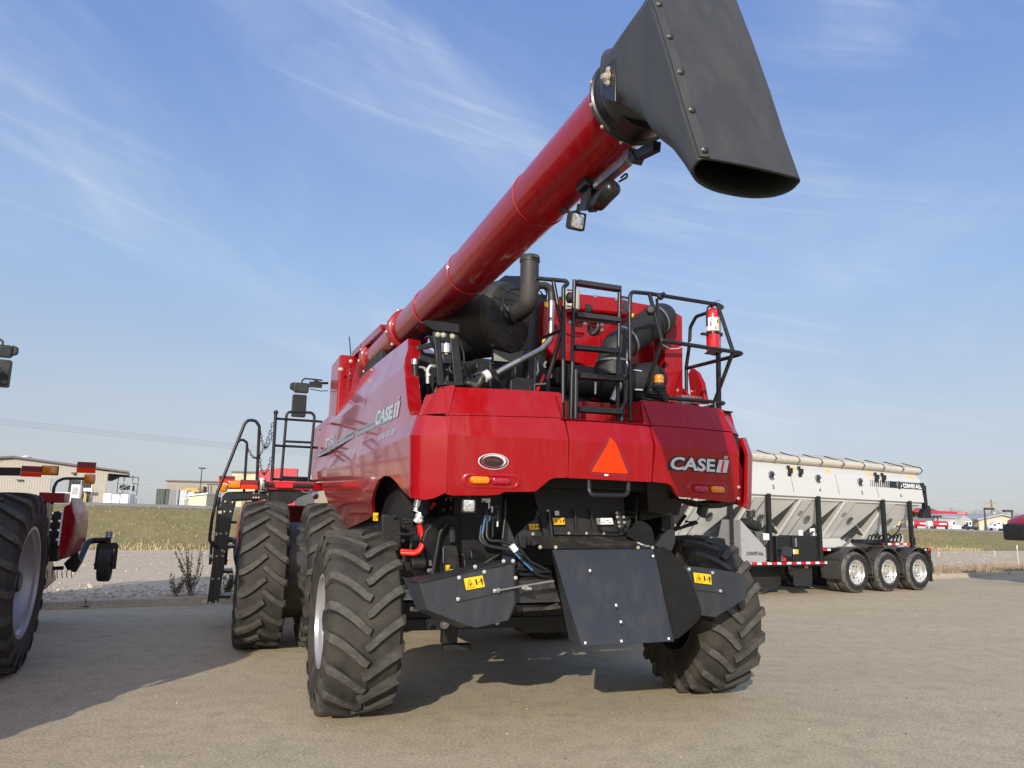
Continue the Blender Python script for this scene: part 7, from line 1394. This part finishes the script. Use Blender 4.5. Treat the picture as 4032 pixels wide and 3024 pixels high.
# ------------------------------------------------------------------ background, right
cp2 = far('fuel_canopy', 'flat red canopy on dark posts over the fuel pumps', 'canopy', 60, 110); b = MB(); b.prism([(-3.4, -1, 2.28), (3.9, -1, 2.0), (3.9, -1, 2.42), (-3.4, -1, 2.62)], (0, 8, 0)); b.build('roof', redf, cp2); b = MB()
for x in (-2.6, -1.9, -.8, -.2, 1.5): b.box((x, 1, 0), (x + .18, 1.2, 2.25))
b.build('post', polem, cp2); b = MB(); b.box((2.5, -1.05, 2.18), (3.7, -1.0, 2.36)); b.build('fascia_lettering', mat('pale_red', (.6, .25, .25), .6), cp2)
gs = far('grey_shed', 'grey metal shed with pale roof and two white framed windows', 'shed', 53.3, 95); b = MB(); b.box((-1.6, 0, 0), (1.2, 7, 1.5)); b.prism([(1.2, .0, 0), (2.95, 0, 0), (2.95, 0, 1.2), (2.05, 0, 1.72), (1.2, 0, 1.3)], (0, .1, 0)); b.build('wall', greyw, gs); b = MB(); b.prism([(-1.8, -.3, 1.45), (1.4, -.1, 1.35), (2.05, .0, 1.78), (1.6, 3.0, 1.9), (-1.2, 3.0, 1.85)], (0, 0, .05)); b.build('roof', roofg, gs)
for x in (2.25, 2.65): b = MB(); b.box((x - .17, -.05, .42), (x + .17, -.01, 1.05)); f = b.build('window', whitew, gs); b = MB(); b.box((x - .11, -.07, .5), (x + .11, -.05, .97)); b.build('pane', dk_, f)
def house(x, y, w_, h, label, wall, roofm):
    t = far('house', label, 'house', x, y); b = MB(); b.prism([(-w_ / 2, 0, 0), (w_ / 2, 0, 0), (w_ / 2, 0, h), (0, 0, h * 1.45), (-w_ / 2, 0, h)], (0, 9, 0)); b.build('wall', wall, t); b = MB(); b.prism([(-w_ / 2 - .4, -.4, h - .1), (0, -.4, h * 1.47), (w_ / 2 + .4, -.4, h - .1), (w_ / 2 + .4, -.4, h + .12), (0, -.4, h * 1.47 + .2), (-w_ / 2 - .4, -.4, h + .12)], (0, 9.6, 0)); b.build('roof', roofm, t); b = MB(); b.box((-w_ * .2, -.06, h * .3), (w_ * .1, -.01, h * .75)); b.build('window', dk_, t); return t
house(63.5, 118, 5.0, 2.0, 'yellow house with brown gable seen under the red canopy', creamw, trim); house(70.5, 112, 6.5, 1.55, 'low yellow house with shallow gable behind the lamp post', creamw, roofg); house(60.2, 122, 4.0, 2.2, 'cream house front with pale red sign left of the canopy posts', creamw, redf)
def tanker(x, y, label, cab):
    t = far('tank_truck', label, 'tank truck', x, y, 'white tank trucks beside the fuel canopy'); b = MB(); b.tube([(-1.25, 0, .55), (1.2, 0, .55)], .33, 16); b.build('tank', whitew, t, smooth=40); b = MB(); b.tube([(-.75, 0, .55), (.95, 0, .55)], .336, 16, cap=False); b.build('red_band', redf, t, smooth=40); b = MB(); b.box((-1.2, -.25, .05), (1.2, .25, .26)); b.build('chassis', steelf, t)
    b = MB(); b.box((-.1, -.345, .50), (.7, -.338, .66)); b.build('tank_lettering', whitew, t)
    for xx in (-.9, -.55, .7): MB().cyl((xx, -.35, .15), (xx, -.2, .15), .15).build('wheel', dk_, t)
    if cab: b = MB(); b.prism([(1.25, -.35, .1), (2.2, -.35, .1), (2.2, -.35, .45), (1.75, -.35, .5), (1.6, -.35, .95), (1.25, -.35, .95)], (0, .7, 0)); b.build('cab', whitew, t); b = MB(); b.box((1.42, -.37, .55), (1.62, -.36, .85)); b.build('window', dk_, t)
tanker(44.8, 85.5, 'white tank trailer with red band, left of the tank truck with a cab', False); tanker(46.6, 85, 'white tank truck with red band and cab, beside the grey shed', True); tanker(41.6, 87, 'white tank trailer with red band seen through the trailer hopper legs', False)
bxt = far('notice_board', 'white square board standing in front of the grey shed', 'board', 48.0, 85); b = MB(); b.box((-.25, -.1, 0), (.25, .1, .85)); b.build('panel', whitew, bxt)
sm_ = far('semi_truck', 'white semi truck tractor unit parked facing left at the far right', 'semi truck', 52.6, 85); b = MB(); b.prism([(-.9, -.5, .08), (.65, -.5, .08), (.65, -.5, 1.05), (.15, -.5, 1.1), (-.25, -.5, .85), (-.35, -.5, .55), (-.85, -.5, .45)], (0, .9, 0)); b.build('cab', whitew, sm_, bevel=.03); b = MB(); b.prism([(-.32, -.51, .55), (-.05, -.51, .55), (-.05, -.51, .80), (-.22, -.51, .80)], (0, .005, 0)); b.box((.15, -.51, .75), (.4, -.505, .9)); b.build('window', dk_, sm_)
for xx in (-.6, .3, .55): MB().cyl((xx, -.52, .15), (xx, -.3, .15), .17).build('wheel', dk_, sm_)
b = MB(); b.cyl((.72, -.3, .1), (.72, -.3, 1.15), .05); b.build('exhaust_stack', steelf, sm_)
wt = far('white_trailer', 'white box trailer behind the semi truck', 'trailer', 54.2, 85); b = MB(); b.box((-.45, 0, .15), (.35, 2, .95)); b.build('box', whitew, wt, bevel=.03); b = MB(); b.box((-.4, .1, 0), (.3, .4, .15)); b.build('wheel', dk_, wt)
pkp = far('dark_pickup', 'dark pickup truck parked between the lamp posts', 'pickup truck', 50.3, 85.5); b = MB(); b.prism([(-.7, -.35, .12), (.75, -.35, .12), (.75, -.35, .4), (.3, -.35, .42), (.1, -.35, .65), (-.4, -.35, .65), (-.5, -.35, .42), (-.7, -.35, .4)], (0, .7, 0)); b.build('body', mat('navy_paint', (.03, .035, .06), .3), pkp); b = MB(); b.box((-.35, -.36, .45), (.05, -.352, .60)); b.build('window', whitew, pkp)
for xx in (-.45, .5): MB().cyl((xx, -.38, .12), (xx, -.25, .12), .13).build('wheel', dk_, pkp)
lamp_post(48.7, 80, 2.2, 'dark lamp post with arm to the right, left of the wooden pole', .5); lamp_post(51.5, 80, 2.05, 'dark lamp post with arm to the left, above the red tractor nose', -.4); lamp_post(49.3, 90, 1.45, 'short dark lamp post beside the grey shed', 0)
# trees in the distance
bark = mat('bark', (.10, .075, .06), .9); leaf_g = mat('dull_foliage', (.10, .095, .055), .9); leaf_o = mat('golden_foliage', (.40, .22, .06), .9); twig = mat('bare_twig', (.27, .23, .21), .9)
def tree(x, y, h, w_, label, group, leaf=None, seed=1):
    rs = random.Random(seed); t = far('tree', label, 'tree', x, y, group); b = MB(); c = MB()
    b.tube([(0, 0, 0), (rs.gauss(0, .1), 0, h * .45)], .1, 6, rr=[.035 * h, .018 * h])
    def br(p, d, l, r, k):
        q = p + d * l; b.tube([p, p.lerp(q, .5) + Vector((rs.gauss(0, .04 * l), rs.gauss(0, .04 * l), 0)), q], r, 4, rr=[r, r * .7, r * .4])
        if leaf and k <= 2:
            for _ in range(16): v = Vector((rs.gauss(0, .09 * w_), rs.gauss(0, .09 * w_), rs.gauss(0, .07 * h))); e = .035 * h; a1, a2 = Vector((rs.uniform(-1, 1), rs.uniform(-1, 1), rs.uniform(-1, 1))) * e, Vector((rs.uniform(-1, 1), rs.uniform(-1, 1), rs.uniform(-1, 1))) * e; c.quad(q + v - a1, q + v - a2, q + v + a1, q + v + a2)
        if k:
            for _ in range(3): br(q if rs.random() < .6 else p.lerp(q, .6), (d + Vector((rs.gauss(0, .55), rs.gauss(0, .55), rs.gauss(.1, .3)))).normalized(), l * rs.uniform(.6, .8), r * .6, k - 1)
    for i in range(5): a = 2 * math.pi * i / 5 + rs.random(); br(Vector((0, 0, h * rs.uniform(.25, .45))), Vector((math.cos(a) * w_ / h, math.sin(a) * w_ / h, rs.uniform(.7, 1.2))).normalized(), h * .24, .011 * h, 3 if leaf else 4)
    b.build('trunk', bark if leaf else twig, t)
    if leaf: c.build('crown', leaf, t, smooth=0)
for i in range(9): tree(150 + 4.6 * i + random.uniform(-1, 1), 285 + random.uniform(-8, 10), random.uniform(7.5, 9.5), 6, 'bare grey tree in the far row above the red canopy', 'bare trees behind the canopy', None, 20 + i)
for i, (x, h, lf, lb_) in enumerate(((88.0, 2.6, leaf_g, 'low dull green tree right of the grey shed roof'), (91.5, 3.0, leaf_g, 'dull green tree behind the low yellow house'), (95.0, 3.1, leaf_g, 'tallest dull green tree left of the lamp post'), (99.5, 2.0, leaf_g, 'small dull green tree right of the utility pole'), (104.5, 1.9, leaf_o, 'golden autumn tree behind the semi truck'))): tree(x, 158 + i, h, h * 1.2, lb_, None, lf, 60 + i)
tree(113, 165, 2.2, 2, 'small bare tree right of the golden tree', None, None, 77)
# two marker stakes in the dry grass on the right
for i, (pp, h) in enumerate((((22.953,35.511,0.12), .9), ((28.206,45.676,0.12), .35), ((23.826,43.622,0.12), .3))):
    stk = thing('marker_stake', ['tall pale marker stake at the right edge of the gravel', 'short pale marker stake in the middle of the gravel strip', 'short pale marker stake just right of the trailer'][i], 'stake', pp, 0, None); b = MB(); b.box((-.016, -.01, 0), (.016, .01, h)); b.build('stake', creamw, stk); b = MB(); b.box((-.018, -.012, h * .8), (.018, .012, h)); b.build('stake_top', whitew, stk)
# red tractor whose nose enters at the right edge
TCX = thing('tractor', 'red tractor at the right edge with only its black grille and pale headlight in view', 'tractor', (15.50, 24, 0), 0)
b = MB(); b.ring_strip([[(x, y, z_) for y, z_ in ((-.42 * k, z0), (-.50 * k, (z0 + z1) / 2), (-.42 * k, z1 - .05), (0, z1), (.42 * k, z1 - .05), (.5 * k, (z0 + z1) / 2), (.42 * k, z0))] for x, z0, z1, k in ((-.04, 1.52, 1.88, .72), (.04, 1.45, 2.0, .95), (.30, 1.40, 2.16, 1.03), (2.2, 1.25, 2.32, 1.05))]); b.build('hood', M['red'], TCX, smooth=30)
b = MB(); b.ring_strip([[(x, y * k, z_) for y, z_ in ((-.53, z0), (-.54, z1), (-.2, z1 + .04), (.2, z1 + .04), (.54, z1), (.53, z0))] for x, z0, z1, k in ((-.09, 1.54, 1.78, .72), (-.05, 1.42, 1.84, .95), (.0, 1.38, 1.84, 1.03), (.08, 1.36, 1.66, 1.07), (.20, 1.36, 1.44, 1.07))]); gr = b.build('grille', M['black_matte'], TCX, smooth=20)
b = MB(); b.ring_strip([[(x, y, z_) for x, z_ in ((-.06, 1.66), (.10, 1.68), (.13, 1.64), (.12, 1.57), (-.03, 1.57))] for y in (-.60, -.50)]); b.build('headlight', M['lens'], TCX)
b = MB(); b.box((.8, -.4, .7), (2.2, .4, 1.35)); b.box((2.0, -.8, 1.2), (3.6, .8, 2.9)); b.build('cab', M['black_matte'], TCX, bevel=.05)
for x, y, r in ((1.9, -.95, .7), (1.9, .95, .7), (3.6, -.95, .95), (3.6, .95, .95)): MB().lathe([(r * .55, -.2), (r * .9, -.25), (r, -.18), (r, .18), (r * .9, .25), (r * .55, .2)], (x, y, r), (0, 1, 0), 32).build('wheel', M['rubber'], TCX)
